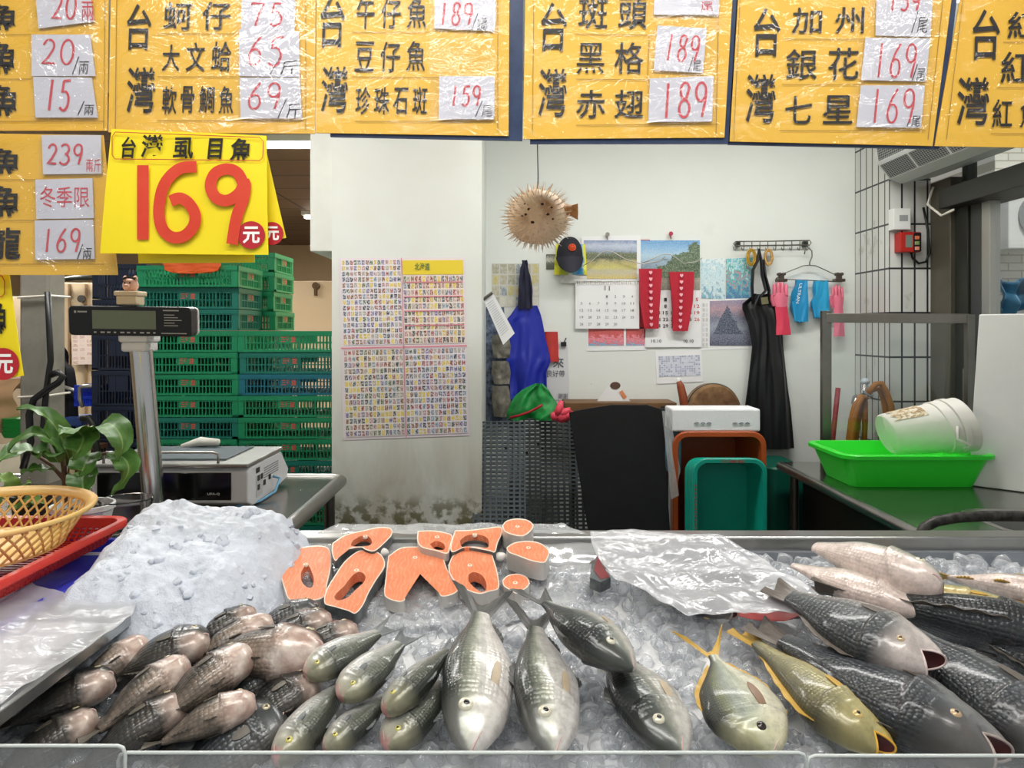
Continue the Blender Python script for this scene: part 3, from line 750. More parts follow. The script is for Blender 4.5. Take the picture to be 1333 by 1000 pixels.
# ================================================================== things leaning at the back wall
def rr(w, d, r, n=6):        # rounded rectangle, counter-clockwise
    out = []
    for cx, cy, a0 in ((w/2-r,d/2-r,0),(-w/2+r,d/2-r,90),(-w/2+r,-d/2+r,180),(w/2-r,-d/2+r,270)):
        for k in range(n+1):
            a = radians(a0+90*k/n); out.append((cx+r*cos(a), cy+r*sin(a)))
    return out
def tub_rings(mb, rings, M, n=6, cap=True, capstart=True):
    """rings: (width, depth, height, corner radius); closed at the last ring"""
    idx = []
    for (w,d,h,r) in rings: idx.append([mb.vert(M @ Vector((x,y,h))) for x,y in rr(w,d,r,n)])
    for a, b in zip(idx, idx[1:]):
        m = len(a)
        for j in range(m): mb.face(a[j], a[(j+1)%m], b[(j+1)%m], b[j])
    if cap: mb.face(*idx[-1])
    if capstart: mb.face(*idx[0][::-1])
def open_tub(mb, w, d, h, M, taper=.03, lip=.02, t=.006, r=.05):
    """local z up, opening at z=h"""
    tub_rings(mb, [(w-2*taper,d-2*taper,0,r*.8),(w-.004,d-.004,h-.02,r),(w+2*lip,d+2*lip,h-.018,r+lip),(w+2*lip,d+2*lip,h-.004,r+lip),(w+2*lip-.008,d+2*lip-.008,h,r+lip),
                   (w-2*t,d-2*t,h,r),(w-2*taper-2*t,d-2*taper-2*t,t,r*.7)], M)

# low steel bench and ledge carrying them (behind the counter)
bn = thing('bench', 'low steel bench behind the ice counter carrying the tubs', 'bench', (.9,3.6,0))
mb = MB(); mb.box(-.1,1.27,3.28,4.02,.30,.34); mb.build('bench_top', M_steel_dark, bn, bevel=.004)
for x in (0,1.22):
    for y in (3.34,3.95): mb = MB(); mb.box(x-.02,x+.02,y-.02,y+.02,0,.30); mb.build('leg', M_steel_dark, bn)
# grey grid panels
def gridpanel(label, quad, Yb, lean, nu, nv, m, tk=.04, frac=.5):
    """quad: pixels of top left/right; panel stands at z0 and leans back by 'lean' at its top"""
    (x0,yt0),(x1,yt1) = quad
    a = P(x0,(yt0+yt1)/2,Yb+lean); b = P(x1,(yt0+yt1)/2,Yb+lean); z1 = a.z; xc = (a.x+b.x)/2; w = b.x-a.x; h = sqrt((z1-.34)**2+lean**2)
    ang = atan2(lean, z1-.34)
    M = Matrix.Translation((xc,Yb,.342)) @ Matrix.Rotation(-ang, 4, 'X')
    t = thing('grid_panel', label, 'plastic grid', M=M, group='grey grid panels')
    mb = MB(); pu = w/nu; pv = h/nv
    for i in range(nu+1):
        x = -w/2+i*pu; ww = .012 if i in (0,nu) else pu*.2
        mb.box(max(-w/2,x-ww/2-.002), min(w/2,x+ww/2+.002), 0, tk, 0, h)
    for j in range(nv+1):
        z = j*pv; hh = pv*(1-frac)
        for sh in (0,): mb.box(-w/2, w/2, .002, tk-.002, max(0,z-hh/2), min(h,z+hh/2))
    mb.build('lattice', m, t, local=True)
    mb = MB()
    for z in (h*.25, h*.8): mb.tube([(-w/2-.012,tk/2,z),(-w/2,tk/2,z)], .012, 8); mb.tube([(w/2,tk/2,z),(w/2+.012,tk/2,z)], .012, 8)
    mb.build('peg', M_black, t, local=True)
    return t
M_gp = mat('grey_grid_plastic', hx('565F64'), .5, var=.3, vscale=5); M_gp2 = mat('dark_grid_plastic', hx('40484A'), .5, var=.3, vscale=5)
gridpanel('dark grey plastic grid panel half hidden by the black board', ((702,543),(772,543)), 3.62, .2, 9, 36, M_gp2)
gridpanel('grey plastic grid panel between the two other grid panels', ((660,545),(704,545)), 3.55, .2, 6, 36, M_gp2)
gridpanel('grey plastic grid panel nearest to the pillar', ((617,549),(684,549)), 3.42, .2, 9, 36, M_gp)
# black board
bb = thing('black_board', 'large black plastic board with cut corner leaning among the grid panels and tubs', 'board', P(810,600,3.4))
def tilt(px, py, Y0=3.36, z0=.345, k=.22):     # on a plane leaning back
    t = (py-HY)/F; Y = (Y0 + k*(CZ-z0))/(1+k*t); return P(px,py,Y)
pts = [tilt(x,y) for x,y in ((741,537),(752,534),(795,527),(842,527),(862,533),(877,760),(777,760))]
n = (pts[2]-pts[0]).cross(pts[5]-pts[0]).normalized(); n = n if n.y > 0 else -n
mb = MB(); mb.prism(pts, n*.02); mb.build('panel', mat('black_board', hx('0E0F11'), .5, var=.25, vscale=12, c2=hx('1C1E20'), spec=.3), bb, bevel=.002)
# clear sheets behind its edge
M_film = NT('clear_film'); g = M_film
_t = g.add('ShaderNodeBsdfTransparent'); _t.inputs[0].default_value = (.97,.97,.97,1)
_d = g.add('ShaderNodeBsdfDiffuse'); _d.inputs[0].default_value = (.82,.84,.85,1)
_g = g.add('ShaderNodeBsdfGlossy', i_Roughness=.12)
m1 = g.add('ShaderNodeMixShader', n_0=.28, n_1=_t.outputs[0], n_2=_d.outputs[0]); m2 = g.add('ShaderNodeMixShader', n_0=.12, n_1=m1.outputs[0], n_2=_g.outputs[0])
g.l.new(m2.outputs[0], g.out.inputs[0]); M_film = g.m
for k, (a,b,c,d_) in enumerate([((862,535),(867,536),(884,645),(874,650)),((866,533),(870,534),(886,612),(880,640))]):
    pts = [P(x,y,3.44+.03*k) for x,y in (a,b,c,d_)]; mb = MB(); mb.prism(pts, (0,.006,0))
    tag(mb.build('acrylic_sheet', M_film), ('clear acrylic sheet against the black board edge','clear acrylic sheet slid behind the other one')[k], 'acrylic sheet', 'acrylic sheets')
# ledge board, white card, chopping block, knife, styrofoam, blue rim
lg = thing('ledge', 'brown wooden plank ledge above the black board', 'ledge', P(770,528,3.95))
mb = MB(); a = P(735,524,3.9); b = P(880,534,3.9); mb.box(a.x,b.x,3.88,4.09,a.z-.05,a.z); mb.build('plank', mat('brown_wood', hx('7A5A38'), .6, var=.6, vscale=7), lg, bevel=.003)
for x in (a.x+.03,b.x-.06): mb = MB(); mb.box(x,x+.03,3.95,4.0,.34,a.z-.05); mb.build('post', M_steel_dark, lg)
wp = thing('card', 'white folded card with a brown oval print leaning on the plank ledge', 'card', P(800,510,3.97))
pts = [P(x,y,3.97) for x,y in ((776,524),(794,499),(800,498),(822,524))]; mb = MB(); mb.prism(pts, (0,.003,0)); mb.build('sheet', M_paper, wp)
mb = MB(); c0 = P(801,502,3.968); mb.prism([c0+Vector((.028*cos(a),0,.02*sin(a))) for a in [i*2*pi/20 for i in range(20)]], (0,-.001,0)); mb.build('print', mat('brown_print', hx('5B4336'), .6), wp)
mb = MB(); mb.prism([P(x,y,3.967) for x,y in ((806,510),(810,508),(816,517),(812,520))], (0,-.001,0)); mb.build('print', mat('orange_print', hx('D98A5A'), .6), wp)
ck = thing('chopping_block', 'round wooden chopping block standing on edge behind the styrofoam box', 'chopping block', P(929,534,3.95))
c0 = P(929,534,3.9); Rb = 34*3.9/F
def woodend():
    t = NT('end_grain'); co = t.tex('Object')
    n = t.noise(co, 26, 5, .7); n1 = t.noise(co, 5, 4, .6)
    t.p(Base_Color=t.mix(t.ramp(n1,[(.35,(0,0,0)),(.65,(1,1,1))]), t.ramp(n,[(.3,hx('6E4F30')),(.7,hx('9A7850'))]), t.ramp(n,[(.3,hx('4A2E1C')),(.7,hx('7A5434'))])), Roughness=.65); t.bump(n,.3,.004); return t.m
mb = MB(); mb.tube([(c0.x,3.86,c0.z),(c0.x,3.88,c0.z),(c0.x,3.97,c0.z),(c0.x,3.985,c0.z)], [Rb-.012,Rb,Rb,Rb-.01], 48); mb.build('block', woodend(), ck, smooth=True, angle=40)
mb = MB(); mb.tube([Vector((c0.x+Rb*1.004*cos(a),3.905,c0.z+Rb*1.004*sin(a))) for a in [i*2*pi/48 for i in range(49)]], .005, 6, caps=False); mb.build('hoop', M_dark, ck)
mb = MB(); mb.box(c0.x-.1,c0.x+.1,3.87,3.98,.34,c0.z-Rb+.004); mb.build('stand', M_steel_dark, ck)
kn = thing('cleaver', 'brown wooden handle of a tool standing behind the styrofoam box', 'tool', P(889,525,3.8))
mb = MB(); p = [P(x,y,3.8) for x,y in ((883.5,496),(886,503),(889,516),(891,532),(893,560))]; mb.tube(p, [.012,.02,.022,.022,.024], 10); mb.build('handle', mat('red_brown_wood', hx('8C4526'), .45, var=.4, vscale=9), kn, smooth=True)
mb = MB(); q = P(893,545,3.8); mb.box(q.x-.02,q.x+.05,3.795,3.805,.345,q.z); mb.build('blade', M_steel, kn)
mb = MB(); mb.tube([P(883,492,3.8),P(883.6,497,3.8)], [.009,.012], 8); mb.build('white_tip', M_white, kn)
def px3(x0,y0,x1,y1,Y,dep):
    a = P(x0,y1,Y); b = P(x1,y0,Y); return a.x,b.x,Y,Y+dep,a.z,b.z
sf = thing('styrofoam_box', 'white styrofoam box lying on top of the orange tub', 'styrofoam box', P(930,562,3.5))
M_foam = mat('styrofoam', hx('EDEEF0'), .75, bump=.2, bscale=120)
x0,x1,y0,y1,z0,z1 = px3(875,532.5,990,562,3.47,.17)
mb = MB(); mb.box(x0,x1,y0,y1,z0,z1); mb.build('body', M_foam, sf, bevel=.008)
mb = MB()
for cx in (915,965):
    for k in range(3): mb.tube([P(cx-8+k*8+dx,y,3.466) for dx,y in ((-3,551),(0,550),(3,551))], .0028, 6)
mb.build('embossed_mark', mat('grey_emboss', hx('9A9EA4'), .7), sf)
lb = thing('plastic_tray', 'pale blue plastic tray on edge between black board and styrofoam box', 'tray', P(872,560,3.5))
M2 = Matrix.Translation(P(868,574,3.66)) @ Matrix.Rotation(radians(90),4,'Y') @ Matrix.Rotation(radians(0),4,'Z')
mb = MB(); open_tub(mb, .32, .10, .06, M2, .01, .008, .004, .04); mb.build('body', mat('pale_blue', hx('7FB0C4'), .4), lb, smooth=True, angle=40)
bgp = MB(); cloth(bgp, [(529,860,886),(536,858,884),(556,862,880)], 3.66, .03, 1.5, .01, seed=1)
tag(bgp.build('rag', mat('black_cloth', hx('121215'), .8), smooth=True, angle=60), 'black cloth bundle between black board and pale blue tray', 'cloth')
# orange tub on end, open to the front
ot = thing('storage_tub', 'orange brown plastic tub standing on end under the styrofoam box', 'tub', P(938,640,3.5))
def front_tub(name, px0, py0, px1, Y, z0, dep, m, root, taper, lip):
    a = P(px0,py0,Y); b = P(px1,py0,Y); w = b.x-a.x-2*lip; h = a.z-z0-2*lip
    M = Matrix.Translation(((a.x+b.x)/2, Y+dep, z0+lip+h/2)) @ Matrix.Rotation(radians(90),4,'X')
    mb = MB(); open_tub(mb, w, h, dep, M, taper, lip, .006, .05); return mb.build(name, m, root, smooth=True, angle=35)
front_tub('body', 876, 562, 998, 3.46, .342, .30, mat('orange_plastic', hx('B4521F'), .42, var=.35, vscale=5, c2=hx('8A3A14')), ot, .035, .018)
M_teal = mat('teal_plastic', hx('0FA08A'), .38, var=.2, vscale=5, c2=hx('0B8474'))
for k in range(6):
    t = thing('storage_tub', 'turquoise plastic tub, %s of six nested on end before the orange tub' % ('foremost','second','third','fourth','fifth','hindmost')[k], 'tub', P(947-k*2.2,640,3.3), 'turquoise nested tubs')
    front_tub('body', 902-k*1.9, 597-k*.1, 999-k*1.2, 3.30+.022*k, .342, .14, M_teal, t, .03, .014)
    if k == 0:
        mb = MB(); put_text(mb, '三進益', pxbox(938,599,970,602.5,3.2985), .02); mb.build('lettering', mat('red_print', hx('B03A34'), .5), t)
        mb = MB()
        for i in range(12): q = P(905.5,632+i*5,3.2985); mb.box(q.x-.003,q.x+.003,q.y-.001,q.y,q.z-.006,q.z+.004)
        mb.build('side_print', mat('red_print', hx('B03A34'), .5), t)
# dark green bin by the table
gb = thing('storage_tub', 'dark green plastic tub upside down in the shade by the sink table', 'tub', P(1032,650,3.7))
a = P(1003,612,3.6); b = P(1062,612,3.6); hb_ = a.z
M2 = Matrix.Translation(((a.x+b.x)/2,3.84,.0)); mb = MB()
w = b.x-a.x; tub_rings(mb, [(w+.03,.44,0,.04),(w+.03,.44,.03,.04),(w,.40,.032,.04),(w-.03,.36,hb_-.01,.04),(w-.05,.34,hb_,.03)], M2)
mb.build('body', mat('dark_green_plastic', hx('0A5E4C'), .4, var=.3, vscale=6), gb, smooth=True, angle=35)
mb = MB(); mb.tube([P(x,y,3.93) for x,y in ((1091,505),(1084,572),(1078,640))], .014, 8)
tag(mb.build('stick', mat('dark_red_wood', hx('8E2A30'), .5), smooth=True), 'thin dark red stick leaning in the tiled corner', 'stick')

# tap and coiled orange hose
th = thing('water_tap', 'chromed water tap on the tiled wall carrying the orange hose', 'tap', P(1126,510,3.9))
mb = MB(); q = P(1126,508,3.85); mb.tube([(q.x,q.y,q.z+.0),(q.x,q.y,q.z+.035)], [.022,.014], 12); mb.tube([(q.x+.1,q.y+.1,q.z-.035),(q.x,q.y,q.z-.03),(q.x-.06,q.y-.02,q.z-.04),(q.x-.07,q.y-.03,q.z-.07)], .017, 10)
mb.tube([(q.x,q.y,q.z-.03),(q.x,q.y,q.z)], .01, 8); mb.build('spout', mat('chrome', hx('C8C8C8'), .15, 1), th, smooth=True, angle=40)
mb = MB(); mb.ball((q.x,q.y,q.z+.045), .024,.024,.02, 10, 6); mb.build('handle', mat('clear_knob', hx('C9D2D6'), .15, .2), th, smooth=True)
hs_ = MB(); M_hose = mat('orange_hose', hx('BE7A2E'), .35, var=.3, vscale=10, c2=hx('9A5A1E'))
for dx, r in ((0,0),(4,3),(9,-2)):
    hs_.tube([P(x,y,3.8-r*.01) for x,y in ((1108+dx,600),(1105+dx,572),(1108+dx,548),(1113+dx,528),(1121+dx*.6,516),(1128,520))], .015, 10)
hs_.tube([P(x,y,3.7) for x,y in ((1130,512),(1140,500),(1147,499),(1154,510),(1160,528),(1163,548),(1164,600))], .015, 10)
hs_.tube([P(x,y,3.74) for x,y in ((1134,508),(1144,506),(1150,520),(1155,545),(1158,600))], .015, 10)
hs_.tube([P(x,y,3.8) for x,y in ((1126,522),(1126,545),(1124,600))], .015, 10)
tag(hs_.build('hose', M_hose, smooth=True), 'coiled orange water hose hung over the tap', 'hose')

# ================================================================== right: steel sink table
ZT = .85
st = thing('sink_table', 'dark wet steel sink table beside the tiled corner', 'table', (1.33,2.3,0))
M_wet = mat('wet_steel_top', hx('8D8F88'), .16, .9, var=.3, vscale=4, c2=hx('5C5E58'))
sx0,sx1,sy0,sy1 = 1.62,2.12,2.34,2.62          # bowl opening
mb = MB()
X0,X1,Y0,Y1 = 1.325,2.13,2.27,3.60
mb.box(X0,X1,sy1,Y1,ZT-.04,ZT); mb.box(X0,sx0,Y0,sy1,ZT-.04,ZT); mb.box(sx0,X1,Y0,sy0,ZT-.04,ZT); mb.box(sx1,X1,sy0,sy1,ZT-.04,ZT)
mb.build('table_top', M_wet, st)
mb = MB(); M2 = Matrix.Translation(((sx0+sx1)/2,(sy0+sy1)/2,ZT-.2))
tub_rings(mb, [(.42,.2,.0,.05),(sx1-sx0,sy1-sy0,.2,.06),(sx1-sx0+.04,sy1-sy0+.04,.204,.07),(sx1-sx0+.05,sy1-sy0+.05,.2005,.07)], M2, cap=False); mb.build('sink_bowl', M_steel, st, smooth=True, angle=40)
mb = MB(); mb.tube([(X0,Y0,ZT-.02),(X0,Y1,ZT-.02)], .022, 12); mb.build('edge_rail', M_steel, st, smooth=True, angle=60)
mb = MB(); mb.box(X0+.07,X0+.09,2.32,3.5,.06,ZT-.05); mb.build('side_panel', mat('dark_side', hx('211F1C'), .4, .3), st)
for x in (X0+.03,X1-.05):
    for y in (2.32,3.5): mb = MB(); mb.tube([(x,y,0),(x,y,ZT-.04)], .02, 12); mb.build('leg', M_steel_dark, st, smooth=True, angle=60)
# thick black hose along its front
mb = MB(); mb.tube([P(x,y,Y) for x,y,Y in ((1196,702,2.34),(1203,687,2.36),(1218,679,2.36),(1245,674,2.36),(1280,672,2.36),(1320,672,2.36),(1380,674,2.36))], .017, 12)
tag(mb.build('hose', mat('black_rubber_hose', hx('161513'), .5, var=.7, vscale=45, c2=hx('5A5750')), smooth=True), 'thick black rubber hose lying across the sink', 'hose')
# green tray
gt = thing('plastic_tray', 'bright green plastic tray on the steel sink table', 'tray', (1.66,3.2,ZT))
M2 = Matrix.Translation((1.665,3.16,ZT+.001))
mb = MB(); open_tub(mb, .60, .38, .142, M2, .045, .02, .005, .05)
M_gr2 = NT('bright_green_plastic'); M_gr2.p(Base_Color=hx('2BDC2E'), Roughness=.35); M_gr2.set(M_gr2.b.inputs['Subsurface Weight'], .0); M_gr2 = M_gr2.m
mb.build('body', M_gr2, gt, smooth=True, angle=35)
# white bucket tipped in it
bk = thing('bucket', 'white plastic bucket with torn brown label tipped over in the green tray', 'bucket', P(1205,575,3.15))
A_ = P(1154,566,3.22); B_ = P(1243,554,3.04); ax = (B_-A_).normalized()     # base centre to mouth
zax = ax; yax = Vector((0,1,0)); xax = yax.cross(zax).normalized()
Mb = Matrix(((xax.x,yax.x,zax.x,A_.x),(xax.y,yax.y,zax.y,A_.y),(xax.z,yax.z,zax.z,A_.z),(0,0,0,1)))
Lb = (B_-A_).length+.03
M_bk = mat('white_bucket', hx('E6E4DC'), .4, var=.15)
mb = MB(); mb.lathe([(.0,.0),(.086,.0),(.093,.008),(.108,Lb-.10),(.114,Lb-.098),(.115,Lb-.06),(.110,Lb-.058),(.119,Lb-.055),(.119,Lb-.035),(.113,Lb-.033),(.116,Lb),(.109,Lb),(.086,.008),(0,.008)], seg=48, M=Mb)
mb.build('body', M_bk, bk, smooth=True, angle=35)
mb = MB()
mb.grid(lambda u,v: Mb @ Vector(((.0935+.015*(.035+.125*v)/max(Lb-.1,.05)+.0015)*cos(pi*1.12+.9*u-.5), (.0935+.015*(.035+.125*v)/max(Lb-.1,.05)+.0015)*sin(pi*1.12+.9*u-.5), .03+.125*v+.012*sin(u*17)*(1-v))), 14, 10)
def labelm():
    t = NT('torn_label'); uv = t.tex('UV'); n = t.noise(uv, 5, 5, .7)
    t.p(Base_Color=t.ramp(n, [(.42,hx('E4E0D2')),(.5,hx('CDBB94')),(.58,hx('8A6238')),(.66,hx('D8CCB0'))]), Roughness=.6); return t.m
mb.build('torn_label', labelm(), bk, smooth=True)
mb = MB(); q = [Mb @ Vector((-.02+.1*0,-.12,Lb-.08)), Mb @ Vector((.03,-.128,Lb-.10)), Mb @ Vector((.06,-.125,Lb-.06)), Mb @ Vector((.075,-.115,Lb-.08))]
mb.tube(q, .005, 8); mb.build('handle_lug', M_bk, bk, smooth=True)
# steel framed glass and white board
fr = thing('glass_screen', 'steel framed glass screen standing behind the green tray', 'screen', P(1070,560,3.52))
L0 = P(1075,414,3.57); R0 = P(1262,415,3.34); Lz = .852
mb = MB(); dirv = (R0-L0); dirv.z = 0; dirv.normalize()
Lb_ = Vector((L0.x,L0.y,Lz)); Rb_ = Vector((R0.x,R0.y,Lz))
mb.beam(Lb_, L0+Vector((0,0,.035)), .045, .03, up=Vector((0,1,0)))
mb.beam(L0, R0, .03, .045); mb.beam(Rb_, R0+Vector((0,0,.02)), .035, .03, up=Vector((0,1,0))); mb.build('frame', M_steel_dark, fr, bevel=.002)
mb = MB(); off = Vector((-dirv.y,dirv.x,0))*.003; p = [Lb_,Rb_,R0,L0]; mb.prism([q-off for q in p], off*2); mb.build('glass', M_glass, fr)
wb = thing('cutting_board', 'large white plastic board standing at the steel framed glass', 'board', P(1300,620,2.95))
a = P(1262,600,3.0); tl = Vector((1.92,3.0,1.565)); bl_ = Vector((1.905,3.05,.853)); br_ = Vector((2.10,2.86,.853)); tr = Vector((2.125,2.81,1.565))
n = (tr-tl).cross(bl_-tl).normalized(); n = n if n.y > 0 else -n
mb = MB(); mb.prism([tl,tr,br_,bl_], n*.04); mb.build('slab', mat('white_board', hx('E2E3DF'), .45, var=.12, vscale=5), wb, bevel=.004)
# ================================================================== left: storage hall, crates, scale, plants
def crate_proto(name, w, d, h, m, mtext, label, nslat=26):
    t = thing(name, label, 'crate', (0,0,0), 'stacked market crates')
    mb = MB(); e = .012
    def side(M, L):
        def bx(x0,x1,z0,z1,dep=.012,o=0): mb.box(x0,x1,o,o+dep,z0,z1,M)
        bx(-L/2,L/2,h-.024,h,.018,-.004); bx(-L/2,L/2,h-.030,h-.026,.02,-.006)
        bx(-L/2,L/2,0,.012,.016,-.002); bx(-L/2,L/2,h*.40,h*.40+.006)
        bx(-L/2,-L/2+.035,0,h,.014,-.002); bx(L/2-.035,L/2,0,h,.014,-.002)
        n = int(nslat*L/w)
        for k in range(n):
            x = -L/2+.035+(L-.07)*(k+.5)/n
            big = k % 5 == 0
            bx(x-(.004 if big else .0025), x+(.004 if big else .0025), .012, h-.024, .010, -.003 if big else 0)
        bx(-.055,.055,h*.40,h-.03,.010,-.001)
    for ang, L, off in ((0,w,d/2),(180,w,d/2),(90,d,w/2),(270,d,w/2)):
        side(Matrix.Rotation(radians(ang),4,'Z') @ Matrix.Translation((0,-off,0)), L-.002)
    for k in range(9): y = -d/2+d*(k+.5)/9; mb.box(-w/2+.01,w/2-.01,y-.008,y+.008,.004,.010)
    for k in range(13): x = -w/2+w*(k+.5)/13; mb.box(x-.006,x+.006,-d/2+.01,d/2-.01,.004,.010)
    mb.build('basket', m, t, local=True)
    for ang, off in ((0,d/2),(90,w/2)):
        M = Matrix.Rotation(radians(ang),4,'Z'); mb = MB()
        put_text(mb, '三進益', lambda u,v: M @ Vector(((u-.5)*.085, -off-.0035, h*.46+v*.036)), .03)
        mb.build('lettering', mtext, t, local=True)
    return t
G = [mat('crate_green', hx('168A5C'), .45, var=.25, vscale=7), mat('crate_teal_green', hx('147464'), .45, var=.25, vscale=7), mat('crate_blue_green', hx('176C7C'), .45, var=.25, vscale=7), mat('crate_navy', hx('1C263C'), .45, var=.3, vscale=7)]
M_lt = mat('crate_lettering', hx('C0604E'), .6)
CW, CD, CH = .575, .40, .1245
ORD = ['bottom','second','third','fourth','fifth','sixth','seventh','eighth','ninth','tenth','eleventh','twelfth','thirteenth','fourteenth','fifteenth','sixteenth','topmost']
protos = [crate_proto('market_crate', CW, CD, CH-.004, G[i], M_lt, 'x') for i in range(3)]+[crate_proto('market_crate', .50, .31, .206, G[3], M_lt, 'x', 22)]
used = set()
def crate(i, x, y, z, rz, label):
    M = Matrix.Translation((x,y,z)) @ Matrix.Rotation(rz,4,'Z')
    if i not in used: used.add(i); o = protos[i]; o.matrix_basis = M
    else: o = dup(protos[i], M)
    o['label'] = label; return o
def stack(n, z0, x, y, rz, pick, where, CH=CH):
    for k in range(n):
        i = pick(k, n)
        c = ('green','dark green','blue green','navy')[i]
        pos = 'bottom' if k == 0 else 'topmost' if k == n-1 else ORD[k]+' from the floor'
        crate(i, x+RND.uniform(-.006,.006), y+RND.uniform(-.006,.006), z0+k*CH, rz+RND.uniform(-.01,.01), '%s slatted crate, %s in %s' % (c, pos, where))
stack(12, .005, -1.285, 4.40, 0, lambda k,n: (0,1,1,0,0,1,0,0,0,2,1,0)[k], 'the low stack next to the pillar')
stack(14, .005, -1.865, 4.40, 0, lambda k,n: (0,1,0,0,1,0,0,1,0,0,0,0,1,1)[k], 'the tall stack behind the scale')
# the topmost of the tall stack stands a little forward
crate(0, -1.85, 4.36, .005+14*CH, 0, 'bright green slatted crate on top of the tall stack behind the scale')
stack(16, .005, -1.80, 4.84, 0, lambda k,n: 1 if k < 12 else 0, 'the rear stack behind the tall one')
stack(9, .005, -2.325, 4.56, pi/2, lambda k,n: 3, 'the stack at the beige cupboards', .210)
stack(3, .005, -1.02, 3.66, 0, lambda k,n: 1, 'the short pile under the scale table')
mb = MB(); cloth(mb, [(341,212,286),(346,214,288),(352,216,284),(356,228,276)], 4.13, .03, 2, .006); 
tag(mb.build('rag', mat('orange_cloth', hx('D65A24'), .7), smooth=True, angle=60), 'orange cloth on top of the tall crate stack', 'cloth')

# hall furniture far behind
YH = 6.0
def hbox(name, x0,y0,x1,y1,Y,dep,m,label,cat,floor=True):
    a = P(x0,y1,Y); b = P(x1,y0,Y); t = thing(name, label, cat, ((a.x+b.x)/2,Y,0))
    mb = MB(); mb.box(a.x,b.x,Y,Y+dep,0.0 if floor else a.z,b.z); mb.build('body', m, t, bevel=.006); return t
t = hbox('cupboard', 62,368,136,600,6.0,.5,M_beige,'tall beige cupboard with round lock between post and navy crates','cupboard')
mb = MB()
for x in (90,112): a = P(x,370,5.99); mb.box(a.x-.008,a.x+.008,5.985,6.0,.1,a.z)
mb.build('seam', mat('brown_seam', hx('8A6E50'), .6), t)
mb = MB(); q = P(106,389,5.97); mb.tube([(q.x,6.0,q.z),(q.x,5.96,q.z)], .03, 16); mb.build('lock', M_steel_dark, t, smooth=True, angle=40)
poster('notice_sheet','pink lined notice sheet stuck on the beige cupboard','notice',((93,436),(130,436),(130,474),(94,475)),5.97,pixgrid('notice_print',4,7,['D9C6BC','C9A9A4','BFA090'],'E0CDBF',.7,5))
t = hbox('cupboard', -40,386,34,560,6.2,.5,mat('pale_panel', hx('BBA78A'), .6, var=.3),'pale brown cupboard behind the grey post','cupboard')
wpn = hbox('wall_cabinet', 366,366,440,420,8.0,.3,M_beige,'beige wall cabinet seen over the low crate stack','cabinet')
mb = MB(); q = P(411,372,7.96); mb.tube([(q.x,8,q.z),(q.x,7.95,q.z)], .04, 10); q2 = P(411,385,7.96); mb.tube([(q.x,7.96,q.z),(q2.x,7.96,q2.z)], .02, 6); mb.build('padlock', mat('dark_brass', hx('5A4630'), .4, .6), wpn)
mb = MB(); mb.tube([P(x,y,5.9) for x,y in ((50,372),(70,366),(95,362),(140,361))], .02, 8)
tag(mb.build('cable', M_dark, smooth=True), 'dark cable strung above the beige cupboard', 'cable')
# grey post
po = thing('post', 'weathered grey concrete post at the plants', 'post', P(45,500,3.1))
a = P(25,0,3.1); b = P(63,0,3.1)
mb = MB(); mb.box(a.x,b.x,3.1,3.22,0,2.1); mb.build('shaft', mat('weathered_concrete', hx('8E8B80'), .8, var=.6, vscale=7, bump=.3, bscale=30), po, bevel=.01)
for y in (386,516):
    mb = MB(); q = P(44,y,3.09); w_ = (b.x-a.x)/2+.006
    mb.tube([(q.x+w_*sx*.98,3.16+.07*sy,q.z+.004*sx) for sx,sy in ((-1,-1),(1,-1),(1,1),(-1,1),(-1,-1))], .005, 6); mb.build('wire_tie', M_cream, po)
mb = MB(); mb.tube([P(x,y,3.0) for x,y in ((30,610),(40,575),(38,540),(44,520),(62,507),(76,498),(82,490),(76,485),(66,488))], .014, 8); mb.tube([P(x,y,3.02) for x,y in ((60,600),(56,560),(60,510),(66,470),(62,380))], .012, 8)
tag(mb.build('cable', M_black, smooth=True), 'black cable looped down the grey post', 'cable')
# black jacket, basket, stool, ladder chair etc.
jk = thing('jacket', 'black jacket with white print hanging behind the grey post', 'jacket', P(78,520,4.6))
mb = MB(); cloth(mb, [(450,64,70),(462,63,80),(480,62,88),(520,62,94),(560,62,98),(592,62,101)], 4.6, .08, 2, .05, seed=1); mb.build('fabric', mat('black_fleece', hx('121319'), .85), jk, smooth=True, angle=60)
mb = MB(); put_text(mb, '∞', pxbox(69,460,84,470,4.52), .03); mb.build('print', M_white, jk)
mb = MB(); mb.tube([P(60,508,4.5),P(84,504,4.5),P(108,512,4.5)], .012, 8); tag(mb.build('rail', M_alu, smooth=True), 'thin pale rail across the black jacket', 'rail')
bc = thing('basket', 'bright blue plastic basket hanging beside the navy crates', 'basket', P(114,515,4.4))
a = P(97,529,4.4); b = P(132,502,4.4); mb = MB()
for k in range(13): x = a.x+(b.x-a.x)*k/12; mb.box(x-.004,x+.004,4.4,4.405,a.z,b.z)
for z in (a.z,a.z+(b.z-a.z)*.35,a.z+(b.z-a.z)*.7,b.z-.015): mb.box(a.x,b.x,4.395,4.405,z,z+.018)
mb.box(a.x,a.x+.01,4.4,4.6,a.z,b.z); mb.box(b.x-.01,b.x,4.4,4.6,a.z,b.z); mb.box(a.x,b.x,4.6,4.61,a.z,b.z); mb.box(a.x,b.x,4.4,4.6,a.z,a.z+.01)
mb.build('basket_body', mat('bright_blue_plastic', hx('1F3FC8'), .4), bc)
mb = MB(); mb.tube([P(x,y,4.36) for x,y in ((108,530),(104,520),(104,505),(108,503),(131,503))], .012, 8); mb.build('handle', M_alu, bc, smooth=True)
sl = thing('stool', 'dark blue plastic stool in the storage hall behind the plants', 'stool', P(92,560,4.5))
